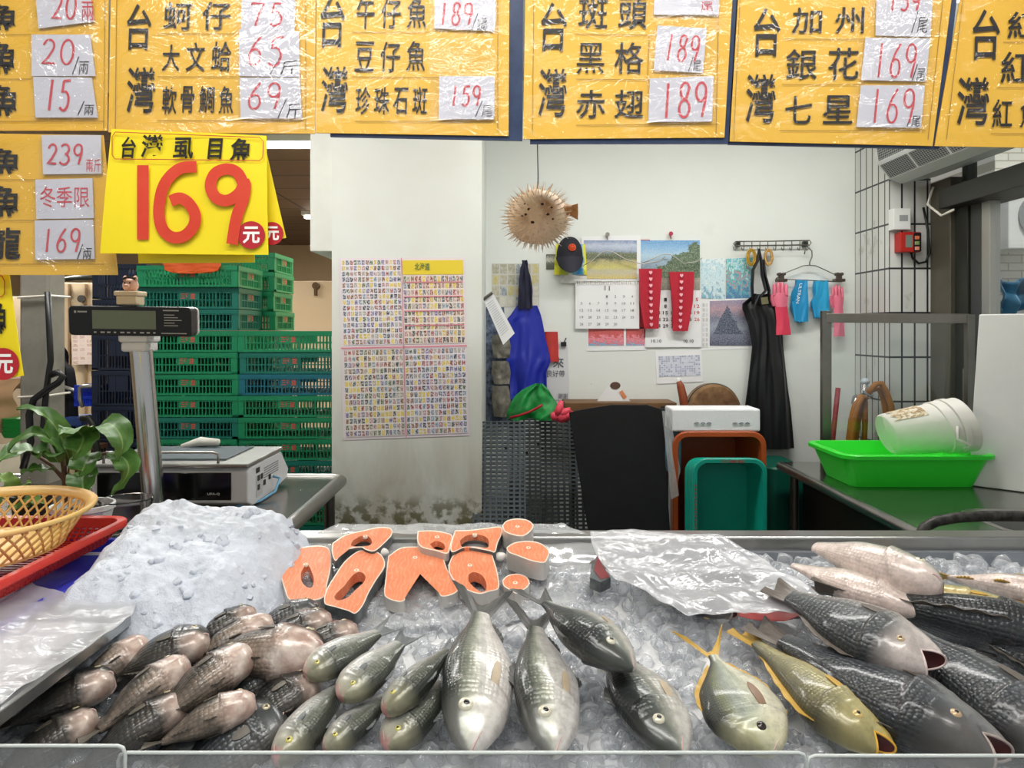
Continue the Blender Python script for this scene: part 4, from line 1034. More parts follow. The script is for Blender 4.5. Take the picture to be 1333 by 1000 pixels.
a = P(75,545,4.45); b = P(106,545,4.45); mb = MB(); mb.box(a.x,b.x,4.45,4.7,a.z-.05,a.z); mb.build('seat', mat('stool_blue', hx('2C4684'), .45), sl, bevel=.01)
for x in (a.x,b.x-.035):
    for y in (4.45,4.665): mb = MB(); mb.box(x,x+.035,y,y+.035,0,a.z-.05); mb.build('leg', mat('stool_blue', hx('2C4684'), .45), sl)
ch = thing('chair', 'dark bent steel chair frame beside the blue stool', 'chair', P(125,580,4.5))
mb = MB(); mb.tube([P(x,y,4.2) for x,y in ((106,545),(116,544),(121,552),(126,585),(128,640))], .02, 8); mb.tube([P(x,y,4.3) for x,y in ((108,580),(134,582))], .02, 8); mb.build('frame', M_dark, ch, smooth=True)
mb = MB(); a = P(106,584,4.25); b = P(134,578,4.25); mb.box(a.x,b.x,4.2,4.5,a.z,b.z); mb.build('seat', mat('brown_seat', hx('6A4A34'), .6), ch)
for x in (a.x,b.x-.02): mb = MB(); mb.box(x,x+.02,4.22,4.24,0,a.z); mb.build('leg', M_dark, ch)
cbx = hbox('cardboard_box', 118,530,136,700,4.95,.2,mat('cardboard', hx('B89468'), .8),'upright brown cardboard behind the blue basket','cardboard')
for (rows,c,l,Y) in (([(492,-30,34),(505,-30,32),(530,-30,34),(560,-30,40)],'A5825E','brown paper bag drooping by the grey post',4.0),
                     ([(574,-30,36),(600,-30,40),(640,-30,46),(672,-30,44)],'C9BFA8','pale sack standing by the grey post behind the plants',3.6)):
    mb = MB(); cloth(mb, rows, Y, .14, 1.5, .02, belly=.1, seed=Y); tag(mb.build('sack', mat('sack'+c, hx(c), .75, bump=.4, bscale=6), smooth=True, angle=60), l, 'sack')
mb = MB(); a = P(0,548,3.9); 
for k in range(4): M2 = Matrix.Translation((P(12,0,3.8).x,3.9,P(0,572-k*6,3.8).z)); tub_rings(mb, [(.14-.0*k,.12,0,.03),(.16,.14,.03,.03)], M2)
tag(mb.build('bowl_pile', mat('leaf_green_plastic', hx('1E8C3A'), .4), smooth=True, angle=30), 'green plastic bowls piled beside the brown paper bag', 'bowls')
hbx = hbox('cardboard_box', -30,493,32,506,4.3,.3,mat('dark_cardboard', hx('6F5640'), .8),'flat brown box on the shelf by the grey post','box',False)

# ------------------------------------------------------------------ scale table
tb = thing('scale_table', 'steel work table with round edge rail under the weighing scale', 'table', (-1.3,2.9,0))
mb = MB(); mb.box(-2.3,-.765,2.36,3.27,.815,.848); mb.build('table_top', mat('wet_table_top', hx('86817A'), .2, .85, var=.5, vscale=4, c2=hx('5A554E')), tb)
mb = MB(); mb.tube([(-2.3,3.27,.83),(-.80,3.27,.83),(-.762,3.24,.83),(-.757,2.4,.83),(-.757,2.3,.83)], .028, 14); mb.build('edge_rail', M_steel, tb, smooth=True, angle=60)
for x,y in ((-.80,3.2),(-.80,2.42),(-2.2,3.2),(-2.2,2.42)): mb = MB(); mb.tube([(x,y,0),(x,y,.815)], .024, 14); mb.build('leg', M_steel_dark, tb, smooth=True, angle=60)
# weighing scale: body
sc = thing('weighing_scale', 'white weighing scale with black front and steel platform on the steel table', 'scale', (-1.3,2.85,.85))
M_sw = mat('scale_white', hx('DBDCDE'), .35)
FX0, FX1, FY, BY = -1.52, -.955, 2.64, 3.12
mb = MB()
def sect(x): return [Vector((x,FY,.875)),Vector((x,FY,.985)),Vector((x,FY+.02,1.0)),Vector((x,BY-.1,1.0)),Vector((x,BY,.91)),Vector((x,BY-.02,.875)),Vector((x,BY-.2,.855)),Vector((x,FY+.05,.853))]
mb.prism(sect(FX0), (FX1-FX0,0,0)); mb.build('body', M_sw, sc, bevel=.006)
mb = MB(); mb.box(FX0+.02,FX1-.06,FY-.004,FY,.885,.985); mb.build('front_panel', mat('gloss_black', hx('0C0C0E'), .15, coat=.5), sc, bevel=.003)
mb = MB(); put_text(mb, 'CAS-II', lambda u,v: Vector((-1.09+.05*u,FY-.0052,.905+.010*v))) if 0 else put_text(mb, 'UPA-Q', lambda u,v: Vector((-1.10+.045*u,FY-.0052,.903+.010*v)), .01); mb.build('lettering', M_white, sc)
mb = MB(); mb.box(FX0-.01,FX1+.005,FY-.012,BY-.09,1.003,1.018); mb.build('platform', M_steel, sc, bevel=.005)
mb = MB(); 
for k in range(60): x = FX0+.1+(.36)*k/59; mb.box(x-.0016,x+.0016,FY+.06,BY-.13,1.022,1.025)
for y in (FY+.06,FY+.13,FY+.2,FY+.27,BY-.13): mb.box(FX0+.1,FX0+.46,y-.003,y+.003,1.0195,1.022)
mb.build('mesh_mat', mat('grey_blue_mesh', hx('56646A'), .5), sc)
mb = MB(); mb.tube([(FX1-.11,FY+.005,1.018),(FX1-.11,FY+.005,1.05),(FX1-.13,FY+.005,1.057),(FX0+.05,FY+.005,1.057),(FX0+.04,FY+.005,1.05),(FX0+.04,FY+.005,1.018)], .005, 8); mb.build('guard_rail', M_steel, sc, smooth=True)
mb = MB(); 
def sp(y,z,x=FX1+.0015): return (x,y,z)
mb.quad(sp(2.76,.965),sp(2.76,.985),sp(2.72,.985),sp(2.72,.965)); mb.build('sticker', M_black, sc)
mb = MB(); mb.box(FX1,FX1+.0015,2.72,2.79,.875,.955); mb.build('socket_panel', mat('socket_grey', hx('C2C3C4'), .5), sc)
mb = MB()
for y,z in ((2.735,.935),(2.77,.935),(2.735,.90),(2.80,.905),(2.86,.915)): mb.box(FX1+.0015,FX1+.004,y,y+.02,z,z+.02)
mb.build('socket', M_dark, sc)
mb = MB()
for k in range(5): z = .93+.009*k; mb.box(FX1,FX1+.001,2.81,2.98,z,z+.004)
mb.build('print', mat('grey_text', hx('8A8D90'), .6), sc)
mb = MB(); mb.tube([(FX1+.004,2.9,.92),(FX1+.03,2.91,.91),(FX1+.03,2.85,.87),(FX1+.005,2.75,.856),(FX1-.05,2.66,.856)], .005, 8); mb.build('blue_cable', mat('cable_blue', hx('6CA8CC'), .4), sc, smooth=True)
mb = MB()
for x in (FX0+.06,FX1-.08):
    for y in (FY+.09,BY-.25): mb.tube([(x,y,.848),(x,y,.868)], .02, 10)
mb.build('foot', M_black, sc)
# white dish/lid behind the mesh
mb = MB(); q0 = P(237,582,2.98); q1 = P(285,576,2.98); mb.tube([q0,(q0+q1)/2+Vector((0,0,.012)),q1], [.012,.02,.014], 10)
tag(mb.build('towel', mat('cream_cloth', hx('D9D6CC'), .8), smooth=True), 'rolled pale cloth at the back of the scale platform', 'cloth')
# customer display on its pole
dp = thing('scale_display', 'black price display on a chrome pole beside the weighing scale', 'display', P(200,660,2.5))
b0 = P(202,672,2.5); b0.z = .85; t0 = P(183,447,2.5)
mb = MB(); mb.tube([b0,t0], .036, 28); mb.build('pole', mat('chrome_pole', hx('C4C2BE'), .2, 1.0), dp, smooth=True, angle=50)
mb = MB(); mb.lathe([(0,0),(.09,0),(.09,.012),(.05,.02)], (b0.x,b0.y,.849), 28); mb.build('base', M_steel, dp, smooth=True, angle=40)
mb = MB(); c = P(181,450,2.5); mb.box(c.x-.043,c.x+.043,2.46,2.55,c.z-.02,c.z+.012); mb.box(c.x-.05,c.x+.05,2.455,2.555,c.z+.012,c.z+.045); mb.build('bracket', M_white, dp, bevel=.008)
rot = Matrix.Translation(P(173,418,2.46)) @ Matrix.Rotation(radians(.8),4,'Y') @ Matrix.Rotation(radians(4),4,'X')
W, H = .205, .049
mb = MB(); idx = rr(2*W,2*H,.014,4); mb.prism([rot @ Vector((x,-.02,y)) for x,y in idx], rot.to_3x3() @ Vector((0,.05,0))); mb.build('case', M_black, dp, bevel=.003)
mb = MB(); idx = rr(2*W-.004,2*H-.004,.013,4); mb.prism([rot @ Vector((x+.004,.03,y)) for x,y in idx], rot.to_3x3() @ Vector((0,.012,0))); mb.build('back_shell', M_white, dp, bevel=.003)
def dq(mb,x0,x1,z0,z1,o=-.0212): mb.quad(*[rot @ Vector((x,o,z)) for x,z in ((x0,z0),(x1,z0),(x1,z1),(x0,z1))])
mb = MB(); dq(mb,-.125,.088,-.026,.036); mb.build('screen', mat('lcd_green', hx('76826A'), .25), dp)
mb = MB()
for k in range(10): dq(mb, -.12+.022*k, -.12+.022*k+(.008,.014,.011)[k%3], -.040, -.035)
for k in range(5): dq(mb,.115,.150+(k%3)*.012,.022-.009*k,.0245-.009*k)
dq(mb,.112,.165,.036,.040); dq(mb,-.185,-.178,.026,.034); dq(mb,-.174,-.142,.028,.033); dq(mb,.105,.19,-.040,-.037)
mb.build('print', mat('pale_print', hx('B8BAB8'), .6), dp)
# little pig figure of cream plastic standing on the display
fg = thing('figurine', 'small cream and pink toy pig standing on top of the price display', 'figurine', P(170,396,2.46))
c = P(170,394,2.48); mb = MB(); mb.box(c.x-.034,c.x+.034,2.45,2.51,c.z-.008,c.z+.022); mb.box(c.x-.04,c.x+.04,2.445,2.515,c.z+.022,c.z+.038); mb.build('plinth', mat('cream_pot', hx('E2CFAE'), .5), fg, bevel=.004)
mb = MB(); mb.ball((c.x,2.48,c.z+.058), .026,.022,.024, 14, 10); mb.ball((c.x,2.455,c.z+.055), .010,.008,.007, 10, 6)
for s_ in (-1,1): mb.ball((c.x+.017*s_,2.478,c.z+.08), .009,.006,.012, 8, 6)
mb.build('pig', mat('pig_pink', hx('E4B49E'), .5), fg, smooth=True)
mb = MB(); 
for s_ in (-1,1): mb.ball((c.x+.009*s_,2.458,c.z+.066), .003,.002,.003, 8, 6)
mb.tube([(c.x-.022,2.47,c.z+.08),(c.x,2.462,c.z+.086),(c.x+.022,2.47,c.z+.08)], .004, 6); mb.build('face', M_dark, fg)

# ------------------------------------------------------------------ plants, jar, baskets
M_leaf = NT('leaf'); uv = M_leaf.tex('UV'); s_ = M_leaf.add('ShaderNodeSeparateXYZ', n_0=uv)
mid = M_leaf.math('ABSOLUTE', M_leaf.math('SUBTRACT', s_.outputs[1], .5))
M_leaf.p(Base_Color=M_leaf.mix(M_leaf.ramp(mid,[(.0,(1,1,1)),(.05,(0,0,0))]), M_leaf.ramp(M_leaf.noise(uv,4,4),[(.3,hx('3E6B2C')),(.7,hx('5C8A3E'))]), hx('8DAA62')), Roughness=.42)
M_leaf = M_leaf.m
M_leaf2 = mat('pale_leaf', hx('7E9E4C'), .5, var=.4, vscale=9); M_stem = mat('stem_brown', hx('5B4630'), .6); M_stemg = mat('stem_green', hx('6B8A44'), .5)
def leaf(mb, pts, w, cup=.25, nrm=Vector((0,-.5,.85))):
    pts = [Vector(p) for p in pts]; n = 14
    def cr(t):
        k = t*(len(pts)-1); i = min(int(k), len(pts)-2); f = k-i
        p0 = pts[max(i-1,0)]; p1 = pts[i]; p2 = pts[i+1]; p3 = pts[min(i+2,len(pts)-1)]
        return .5*((2*p1)+(p2-p0)*f+(2*p0-5*p1+4*p2-p3)*f*f+(3*p1-p0-3*p2+p3)*f**3)
    def fn(u, v):
        c = cr(u); d = (cr(min(u+.04,1))-cr(max(u-.04,0))).normalized(); x = d.cross(nrm); x = x.normalized() if x.length > .01 else Vector((1,0,0)); up = x.cross(d)
        ww = w*(sin(pi*min(1,u**.75))**.8)*(1-.15*u)+.0008; s = (v-.5)*2
        return c+x*(s*ww)+up*(abs(s)*ww*cup+.006*sin(u*20+s*3)*abs(s))
    mb.grid(fn, n, 6, .0012)
def L_(x,y,Y): return P(x,y,Y)
pl = thing('potted_plant', 'broad leaved potted plant in a white pot beside the glass jar', 'plant', P(95,650,2.3))
mb = MB()
YP_ = 2.25
for pts,w in (([(95,612,2.25),(78,566,2.2),(62,545,2.18),(45,534,2.15),(22,532,2.12)],.036),
              ([(95,612,2.25),(100,585,2.2),(96,566,2.14),(84,562,2.1)],.0),
              ([(100,610,2.25),(112,590,2.2),(128,572,2.17),(134,562,2.15)],.0),
              ([(122,562,2.2),(140,552,2.16),(154,562,2.13),(160,582,2.1),(152,602,2.1)],.042),
              ([(140,590,2.15),(160,596,2.12),(168,612,2.1),(158,632,2.1),(145,644,2.1)],.036),
              ([(112,575,2.2),(100,560,2.14),(88,562,2.1),(76,566,2.08)],.045),
              ([(108,562,2.2),(108,575,2.14),(102,588,2.1),(96,598,2.1)],.05),
              ([(118,590,2.2),(112,602,2.14),(108,612,2.1),(104,620,2.1)],.045),
              ([(112,612,2.2),(108,622,2.15),(108,634,2.12),(112,646,2.1)],.045),
              ([(82,590,2.2),(60,570,2.16),(36,566,2.13),(10,586,2.1)],.03),
              ([(76,602,2.2),(66,590,2.16),(52,588,2.14),(50,596,2.12)],.035),
              ([(70,612,2.2),(55,610,2.16),(40,612,2.14),(28,616,2.12)],.022),
              ([(60,596,2.2),(40,588,2.15),(15,590,2.1),(-8,606,2.06)],.05)):
    if w: leaf(mb, [P(*q) for q in pts], w)
mb.build('foliage', M_leaf, pl, smooth=True, angle=60)
mb = MB()
for pts in ([(88,655),(88,630),(92,605),(104,580),(122,562)],[(88,655),(86,625),(80,595),(72,570),(64,547)],[(90,655),(95,620),(108,596),(140,590)],[(88,655),(84,625),(68,606),(40,588)],[(90,655),(98,628),(110,612)],[(88,655),(84,630),(82,590)]):
    mb.tube([P(x,y,2.22) for x,y in pts], [.009,.007,.006,.005,.004][:len(pts)], 8)
mb.build('stem', M_stem, pl, smooth=True)
q = P(92,655,2.22); mb = MB(); mb.lathe([(0,.0),(.06,0),(.085,.10),(.09,.10),(.09,.115),(.082,.115),(.078,.09),(0,.09)], (q.x+.02,2.25,.85), 32); mb.build('pot', M_white, pl, smooth=True, angle=40)
mb = MB(); mb.lathe([(0,.092),(.079,.092)], (q.x+.02,2.25,.85), 24); mb.build('soil', mat('soil', hx('2E241C'), .9, bump=.6), pl)
mb = MB(); mb.tube([P(91,660,2.14),P(95,596,2.17)], .007, 8); mb.build('stake', mat('bamboo', hx('D8C9A4'), .6), pl)
p2 = thing('potted_plant', 'small seedling plant with thin dark stems behind the yellow basket', 'plant', P(25,660,2.42))
mb = MB()
for pts,w in (([(20,640,2.40),(8,625,2.38),(-6,620,2.36)],.03),([(22,645,2.40),(34,634,2.38),(40,628,2.37)],.025),([(10,650,2.40),(-2,644,2.38),(-14,648,2.36)],.022),([(30,650,2.40),(44,652,2.38),(60,656,2.36)],.02),([(40,655,2.40),(30,658,2.38),(10,660,2.36)],.02),([(5,635,2.40),(-4,650,2.38),(-8,665,2.36)],.03)): leaf(mb,[P(*q) for q in pts],w)
mb.build('foliage', M_leaf2, p2, smooth=True, angle=60)
mb = MB()
for pts in ([(24,668),(22,652),(20,640)],[(26,668),(32,640),(38,622)],[(28,668),(38,650),(48,636)]): mb.tube([P(x,y,2.40) for x,y in pts], .0035, 6)
mb.build('stem', M_stem, p2, smooth=True)
q = P(26,675,2.40); mb = MB(); mb.lathe([(0,0),(.05,0),(.065,.1),(.058,.1),(.05,.085),(0,.085)], (q.x,2.46,.849), 24); mb.build('pot', mat('dark_pot', hx('3A3A36'), .6), p2, smooth=True, angle=40)
jr = thing('glass_jar', 'round clear glass jar between white pot and chrome pole', 'jar', P(160,665,2.28))
q = P(160,650,2.25); M_gl = mat('jar_glass', (1,1,1), .03, trans=1.0, ior=1.35)
mb = MB(); mb.lathe([(0,.0),(.066,.0),(.074,.02),(.074,.115),(.078,.125),(.074,.128),(.070,.12),(.069,.022),(.0,.01)], (q.x,2.27,.85), 36); mb.build('glass', M_gl, jr, smooth=True, angle=50)
# colander basket, red basket, blue tray
def lattice_basket(mb, ring, n, h0, h1, r, slant=1.0):
    """ring(a,h)->point; crossing ribs between heights h0 and h1"""
    for k in range(n):
        for s in (-1,1):
            mb.tube([ring(2*pi*(k/n)+s*slant*2*pi/n*t*2.2, h0+(h1-h0)*t) for t in (0,.25,.5,.75,1)], r, 5, caps=False)
cb_ = thing('colander_basket', 'oval yellow plastic lattice basket lying on the red basket', 'basket', Zp(40,720,.95))
cc = Vector((-1.325,1.80,.953)); tl = Matrix.Translation(cc) @ Matrix.Rotation(radians(-24),4,'Z') @ Matrix.Rotation(radians(4),4,'Y')
def ring(a, h):   # h 0..1
    rx = .145+.05*h; ry = .205+.06*h; return tl @ Vector((rx*cos(a), ry*sin(a), .095*h))
M_yl = mat('yellow_plastic', hx('E8C36E'), .4, var=.5, vscale=4, c2=hx('E8AE84'))
mb = MB(); lattice_basket(mb, ring, 46, .03, .86, .0032); mb.build('lattice', M_yl, cb_, smooth=True)
mb = MB(); A = 48
def rim(off, h, dz): return [mb.vert(tl @ Vector(((.145+.05*h+off)*cos(2*pi*k/A), (.205+.06*h+off)*sin(2*pi*k/A), .095*h+dz))) for k in range(A)]
rs = [rim(-.004,.86,0), rim(.0,.86,0), rim(.016,1.0,-.004), rim(.018,1.0,.004), rim(.012,1.0,.008), rim(-.004,.9,.004)]
for a, b in zip(rs, rs[1:]+rs[:1]):
    for j in range(A): mb.face(a[j], a[(j+1)%A], b[(j+1)%A], b[j])
mb.build('rim', M_yl, cb_, smooth=True)
mb = MB(); mb.lathe([(0,0),(.15,0),(.15,.006),(0,.006)], seg=40, M=tl @ Matrix.Diagonal((1,1.41,1,1))); mb.build('base', M_yl, cb_)
def slat_basket(root, x0,x1,y0,y1,z0,z1,m,taper=.03,step=.022,wall=.004):
    mb = MB(); cx,cy = (x0+x1)/2,(y0+y1)/2; w,d = x1-x0,y1-y0
    M = Matrix.Translation((cx,cy,z0)); h = z1-z0
    tub_rings(mb, [(w-.05,d-.05,h-.03,.04),(w-.03,d-.03,h-.02,.045),(w,d,h-.018,.06),(w,d,h-.004,.06),(w-.006,d-.006,h,.06),(w-.045,d-.045,h-.002,.045),(w-.056,d-.056,h-.03,.04)], M, cap=False, capstart=False)
    mb.build('rim', m, root, smooth=True, angle=40)
    mb = MB(); nx = int(w/step); ny = int(d/step)
    def wallbars(L, n, fn):
        for k in range(n+1):
            a = -L/2+L*k/n; mb.beam(fn(a,0), fn(a,1), .006, .004)
        for t in (.02,.25,.5,.75): mb.beam(fn(-L/2,t), fn(L/2,t), .004, .006)
    wi, di = w/2-.026, d/2-.026
    for s in (-1,1):
        wallbars(w-.1, nx, lambda a,t: Vector((cx+a*(1-.06*(1-t)), cy+s*(di-taper*(1-t)), z0+.004+(h-.03)*t)))
        wallbars(d-.1, ny, lambda a,t: Vector((cx+s*(wi-taper*(1-t)), cy+a*(1-.06*(1-t)), z0+.004+(h-.03)*t)))
    for k in range(nx): x = cx-(w-.14)/2+(w-.14)*k/(nx-1); mb.box(x-.003,x+.003,cy-d/2+.05,cy+d/2-.05,z0,z0+.004)
    for k in range(ny): y = cy-(d-.14)/2+(d-.14)*k/(ny-1); mb.box(cx-w/2+.05,cx+w/2-.05,y-.003,y+.003,z0+.004,z0+.007)
    mb.build('lattice', m, root)
rb = thing('basket', 'flat red plastic lattice basket under the yellow basket', 'basket', (-1.35,1.8,.86))
slat_basket(rb, -1.62,-1.115,1.42,2.16,.885,.952, mat('red_plastic', hx('CC3328'), .4))
bt = thing('basket', 'flat royal blue plastic tray under the red basket', 'tray', (-1.33,1.8,.82))
M2 = Matrix.Translation((-1.33,1.79,.846)); mb = MB(); open_tub(mb, .50,.74,.035,M2,.02,.02,.005,.05); mb.build('body', mat('royal_blue_plastic', hx('1C2BA8'), .4), bt, smooth=True, angle=40)
# ================================================================== price boards hanging over the counter (Y about 1.5)
YS = 1.5
M_yb = NT('yellow_board'); _co = M_yb.tex('Object')
M_yb.p(Base_Color=M_yb.ramp(M_yb.noise(_co,3,3),[(.3,hx('DBA92C')),(.7,hx('E2B238'))]), Roughness=.55); M_yb = M_yb.m
M_bright = mat('bright_yellow_card', hx('F0D81A'), .5); M_navy = mat('navy_plastic', hx('22304E'), .3, var=.5, vscale=14, c2=hx('4A5A78'))
M_line = mat('brown_rule', hx('8A6A2A'), .6); M_card = mat('price_card_paper', hx('C9C9D2'), .6)
def filmm(name, dens, bumpk, fac):
    t = NT(name); co = t.tex('Object')
    tr = t.add('ShaderNodeBsdfTransparent'); gl = t.add('ShaderNodeBsdfGlossy', i_Roughness=.12)
    h = t.noise(t.mapping(co, (1,1,1.6)), dens, 4, .6, 1.2)
    b = t.add('ShaderNodeBump', i_Strength=bumpk, i_Distance=.02, i_Height=h); t.set(gl.inputs['Normal'], b.outputs[0])
    mx = t.add('ShaderNodeMixShader', n_0=fac, n_1=tr.outputs[0], n_2=gl.outputs[0]); t.l.new(mx.outputs[0], t.out.inputs[0]); return t.m
M_sleeve = filmm('clear_sleeve', 9, .9, .05); M_sleeve2 = filmm('wrinkled_sleeve', 7, 1.0, .075)
def quadpx(mb, q, Y): mb.quad(*[P(x,y,Y) for x,y in (q[3],q[2],q[1],q[0])])
def lines(mb, segs, Y, w=.0012):
    for a, b in segs: ribbon(mb, [P(*a,Y), P(*b,Y)], w)
def board(label, quad, chars, segs, sleeves, navy=None, Y=YS, film=True):
    c = P((quad[0][0]+quad[1][0])/2, (quad[0][1]+quad[2][1])/2, Y)
    t = thing('price_board', label, 'price board', c, 'yellow price boards')
    poster('sheet','',None,quad,Y,M_yb,parent=t,thick=.003)
    if navy: poster('folder','',None,navy,Y+.004,M_navy,parent=t,thick=.006)
    mb = MB()
    for s,x0,y0,x1,y1,bd in chars: put_text(mb, s, pxbox(x0,y0,x1,y1,Y-.0028,shear=.04), bd)
    mb.build('lettering', M_ink, t)
    mb = MB(); lines(mb, segs, Y-.0022); mb.build('rule', M_line, t)
    if film:
        o = poster('clear_cover','',None,quad,Y-.010,film if film is not True else M_sleeve,parent=t,thick=.0)
    for k, q in enumerate(sleeves): poster('card_pocket','',None,R(*q),Y-.008,M_sleeve2,parent=t,thick=0,curl=.002)
    return t
def card(label, quad, red, rbox, unit=None, ubox=None, Y=YS, w=.0042, redtext=None, grp='white price cards'):
    c = P((quad[0][0]+quad[2][0])/2,(quad[0][1]+quad[2][1])/2,Y)
    t = thing('price_card', label, 'price card', c, grp)
    poster('sheet','',None,quad,Y-.0055,M_card,parent=t,thick=.002)
    if red:
        ang = atan2(quad[1][1]-quad[0][1], quad[1][0]-quad[0][0])
        mb = MB(); put_digits(mb, red, pxbox(*rbox,Y-.0052,shear=.08,rot=ang), w); mb.build('price', M_red, t)
    if redtext: mb = MB(); put_text(mb, redtext[0], pxbox(*redtext[1:],Y-.0062)); mb.build('lettering', M_red, t)
    if unit:
        mb = MB(); fn = pxbox(ubox[0],ubox[1],ubox[0]+(ubox[2]-ubox[0])*.4,ubox[3],Y-.005); ribbon(mb, [fn(1,1)+Vector((0,-.0015,0)),fn(0,0)+Vector((0,-.0015,0))], .0018)
        put_text(mb, unit, pxbox(ubox[0]+(ubox[2]-ubox[0])*.38,ubox[1]+(ubox[3]-ubox[1])*.25,ubox[2],ubox[3],Y-.0062,shear=.1)); mb.build('unit', M_ink, t)
B = .012; b = .010
board('yellow fish price board with shellfish rows and a 75 card, wrapped in shiny plastic', ((147,-150),(411,-150),(410,174),(141,172)),
      [('台',165,5,197,65,b),('灣',165,87,202,147,B),('蚵',213,3,250,39,b),('仔',263,2,300,39,b),('大',211,58,234,93,b),('文',242,55,267,93,b),('蛤',275,54,301,93,b),
       ('軟',211,112,230,149,b),('骨',235,112,253,147,b),('鯛',259,112,279,147,b),('魚',285,112,304,148,b)],
      [((205,44),(308,44)),((205,100),(308,100)),((205,157),(396,157)),((398,-100),(398,170)),((153,-100),(150,170))], [(309,-30,392,40),(307,40,394,100),(308,101,396,156)], film=M_sleeve2)
card('white price card reading 75 on the shellfish board', ((315,-30),(385,-30),(383,40),(314,38)), '75', (323,4,372,34))
card('white price card reading 65 per catty on the shellfish board', ((311,38),(389,41),(390,100),(311,99)), '65', (320,47,372,86), '斤', (352,72,388,97))
card('white price card reading 69 per catty on the shellfish board', ((312,101),(390,101),(393,154),(313,154)), '69', (320,108,370,142), '斤', (362,128,391,154))
board('yellow price board with three fish rows and an empty card pocket beside a navy folder', ((413,-150),(664,-150),(662,177),(411,173)),
      [('台',417,-8,449,62,b),('灣',418,86,453,147,B),('午',464,-5,488,38,b),('仔',496,-2,522,37,b),('魚',530,-3,556,37,b),('豆',462,54,487,93,b),('仔',495,54,521,94,b),('魚',529,53,554,93,b),
       ('珍',463,113,482,149,b),('珠',487,113,507,149,b),('石',512,114,531,149,b),('斑',537,113,556,149,b)],
      [((458,42),(560,42)),((458,100),(572,101)),((462,158),(645,158)),((648,-100),(648,170))], [(559,-30,647,40),(558,50,645,98),(560,99,646,157)], navy=((420,-150),(682,-150),(680,183),(430,178)))
card('white price card reading 189 for two fish, above the empty pocket', ((567,-30),(646,-30),(644,40),(565,37)), '189', (570,4,618,33), '2尾', (614,18,634,40))
card('white price card reading 159 per fish, below the empty pocket', ((572,99),(644,99),(643,155),(571,155)), '159', (585,112,628,138), '尾', (619,132,641,152))
board('yellow price board whose rows begin with the spotted fish, cards 189 and 189', ((686,-150),(962,-150),(943,179),(681,181)),
      [('台',704,3,738,67,b),('灣',701,89,738,152,B),('斑',753,-3,791,38,b),('頭',805,-5,843,38,b),('黑',751,56,787,96,.003),('格',800,55,838,96,b),('赤',750,117,788,154,b),('翅',800,117,838,154,b)],
      [((749,44),(850,46)),((749,103),(846,104)),((750,163),(935,162)),((845,47),(843,102)),((938,-100),(932,175)),((696,-100),(693,175))], [(850,-30,936,42),(846,40,932,98),(842,99,932,160)], navy=((690,-150),(968,-150),(950,187),(690,187)))
card('blank topped white card above the tilted 189 card', ((853,-40),(937,-40),(936,19),(851,19)), None, None, redtext=('尾',912,2,928,15))
card('tilted white price card reading 189 per fish', ((856,33),(920,37),(915,95),(851,91)), '189', (864,46,913,80), '尾', (896,74,912,93))
card('larger white price card reading 189 under the tilted card', ((846,102),(929,99),(927,158),(844,159)), '189', (858,108,924,153), w=.005)
board('yellow price board with the starred row and three cards up to the crooked right edge', ((970,-150),(1258,-150),(1214,190),(950,184)),
      [('台',981,10,1016,74,b),('灣',971,96,1010,160,B),('加',1031,10,1070,44,b),('州',1087,9,1125,44,b),('銀',1023,64,1064,104,b),('花',1078,62,1118,104,b),('七',1022,125,1057,161,b),('星',1071,124,1110,161,b)],
      [((1022,51),(1136,51)),((1018,110),(1125,110)),((1015,170),(1205,170)),((1234,-60),(1208,182)),((966,-60),(955,182))], [(1130,-30,1222,48),(1116,48,1214,108),(1110,109,1208,168)], navy=((968,-150),(1264,-150),(1222,194),(948,188)))
card('white price card reading 159 per fish at the top of the starred board', ((1142,-30),(1216,-30),(1211,48),(1140,46)), '159', (1155,-10,1200,14), '尾', (1186,15,1208,43), grp='cards on the starred board')
card('white price card reading 169 per fish in the middle of the starred board', ((1127,49),(1211,50),(1205,106),(1121,104)), '169', (1136,57,1196,101), '尾', (1187,84,1204,105), grp='cards on the starred board')
card('white price card reading 169 per fish in the bottom row of the starred board', ((1121,111),(1204,111),(1199,166),(1115,165)), '169', (1130,116,1194,160), '尾', (1180,146,1198,165), grp='cards on the starred board')
board('yellow price board cut by the picture edge with three red fish rows', ((1276,-150),(1560,-150),(1540,196),(1217,190)),
      [('台',1266,12,1302,78,b),('灣',1246,100,1288,163,B),('紅',1312,15,1352,50,b),('紅',1303,67,1343,108,b),('紅',1292,129,1318,166,b),('魚',1328,129,1354,166,b)],
      [((1306,55),(1420,55)),((1298,114),(1420,114)),((1290,174),(1420,174)),((1260,-60),(1232,182))], [])
board('yellow price board in wrinkled plastic with cards reading 20, 20 and 15', ((-140,-150),(142,-150),(139,170),(-140,170)),
      [('魚',-18,5,24,40,.02),('魚',-18,54,23,97,.02),('魚',-18,110,26,152,.02)],
      [((-60,45),(40,45)),((-60,103),(40,103)),((-60,158),(136,158)),((137,-60),(135,168))], [(38,-30,126,42),(38,43,128,102),(40,102,131,157)], film=M_sleeve2)
card('crooked white card reading 20, topmost on the wrinkled board', ((44,-30),(114,-30),(122,28),(50,37)), '20', (66,-6,102,25), redtext=('兩',106,2,122,27))
card('white card reading 20 a piece, above the 15 card', ((41,45),(117,45),(124,99),(41,99)), '20', (52,52,100,84), '兩', (95,74,115,97))
card('white card reading 15 a piece', ((43,100),(119,101),(127,153),(46,153)), '15', (58,104,94,144), '兩', (102,132,122,150), w=.005)
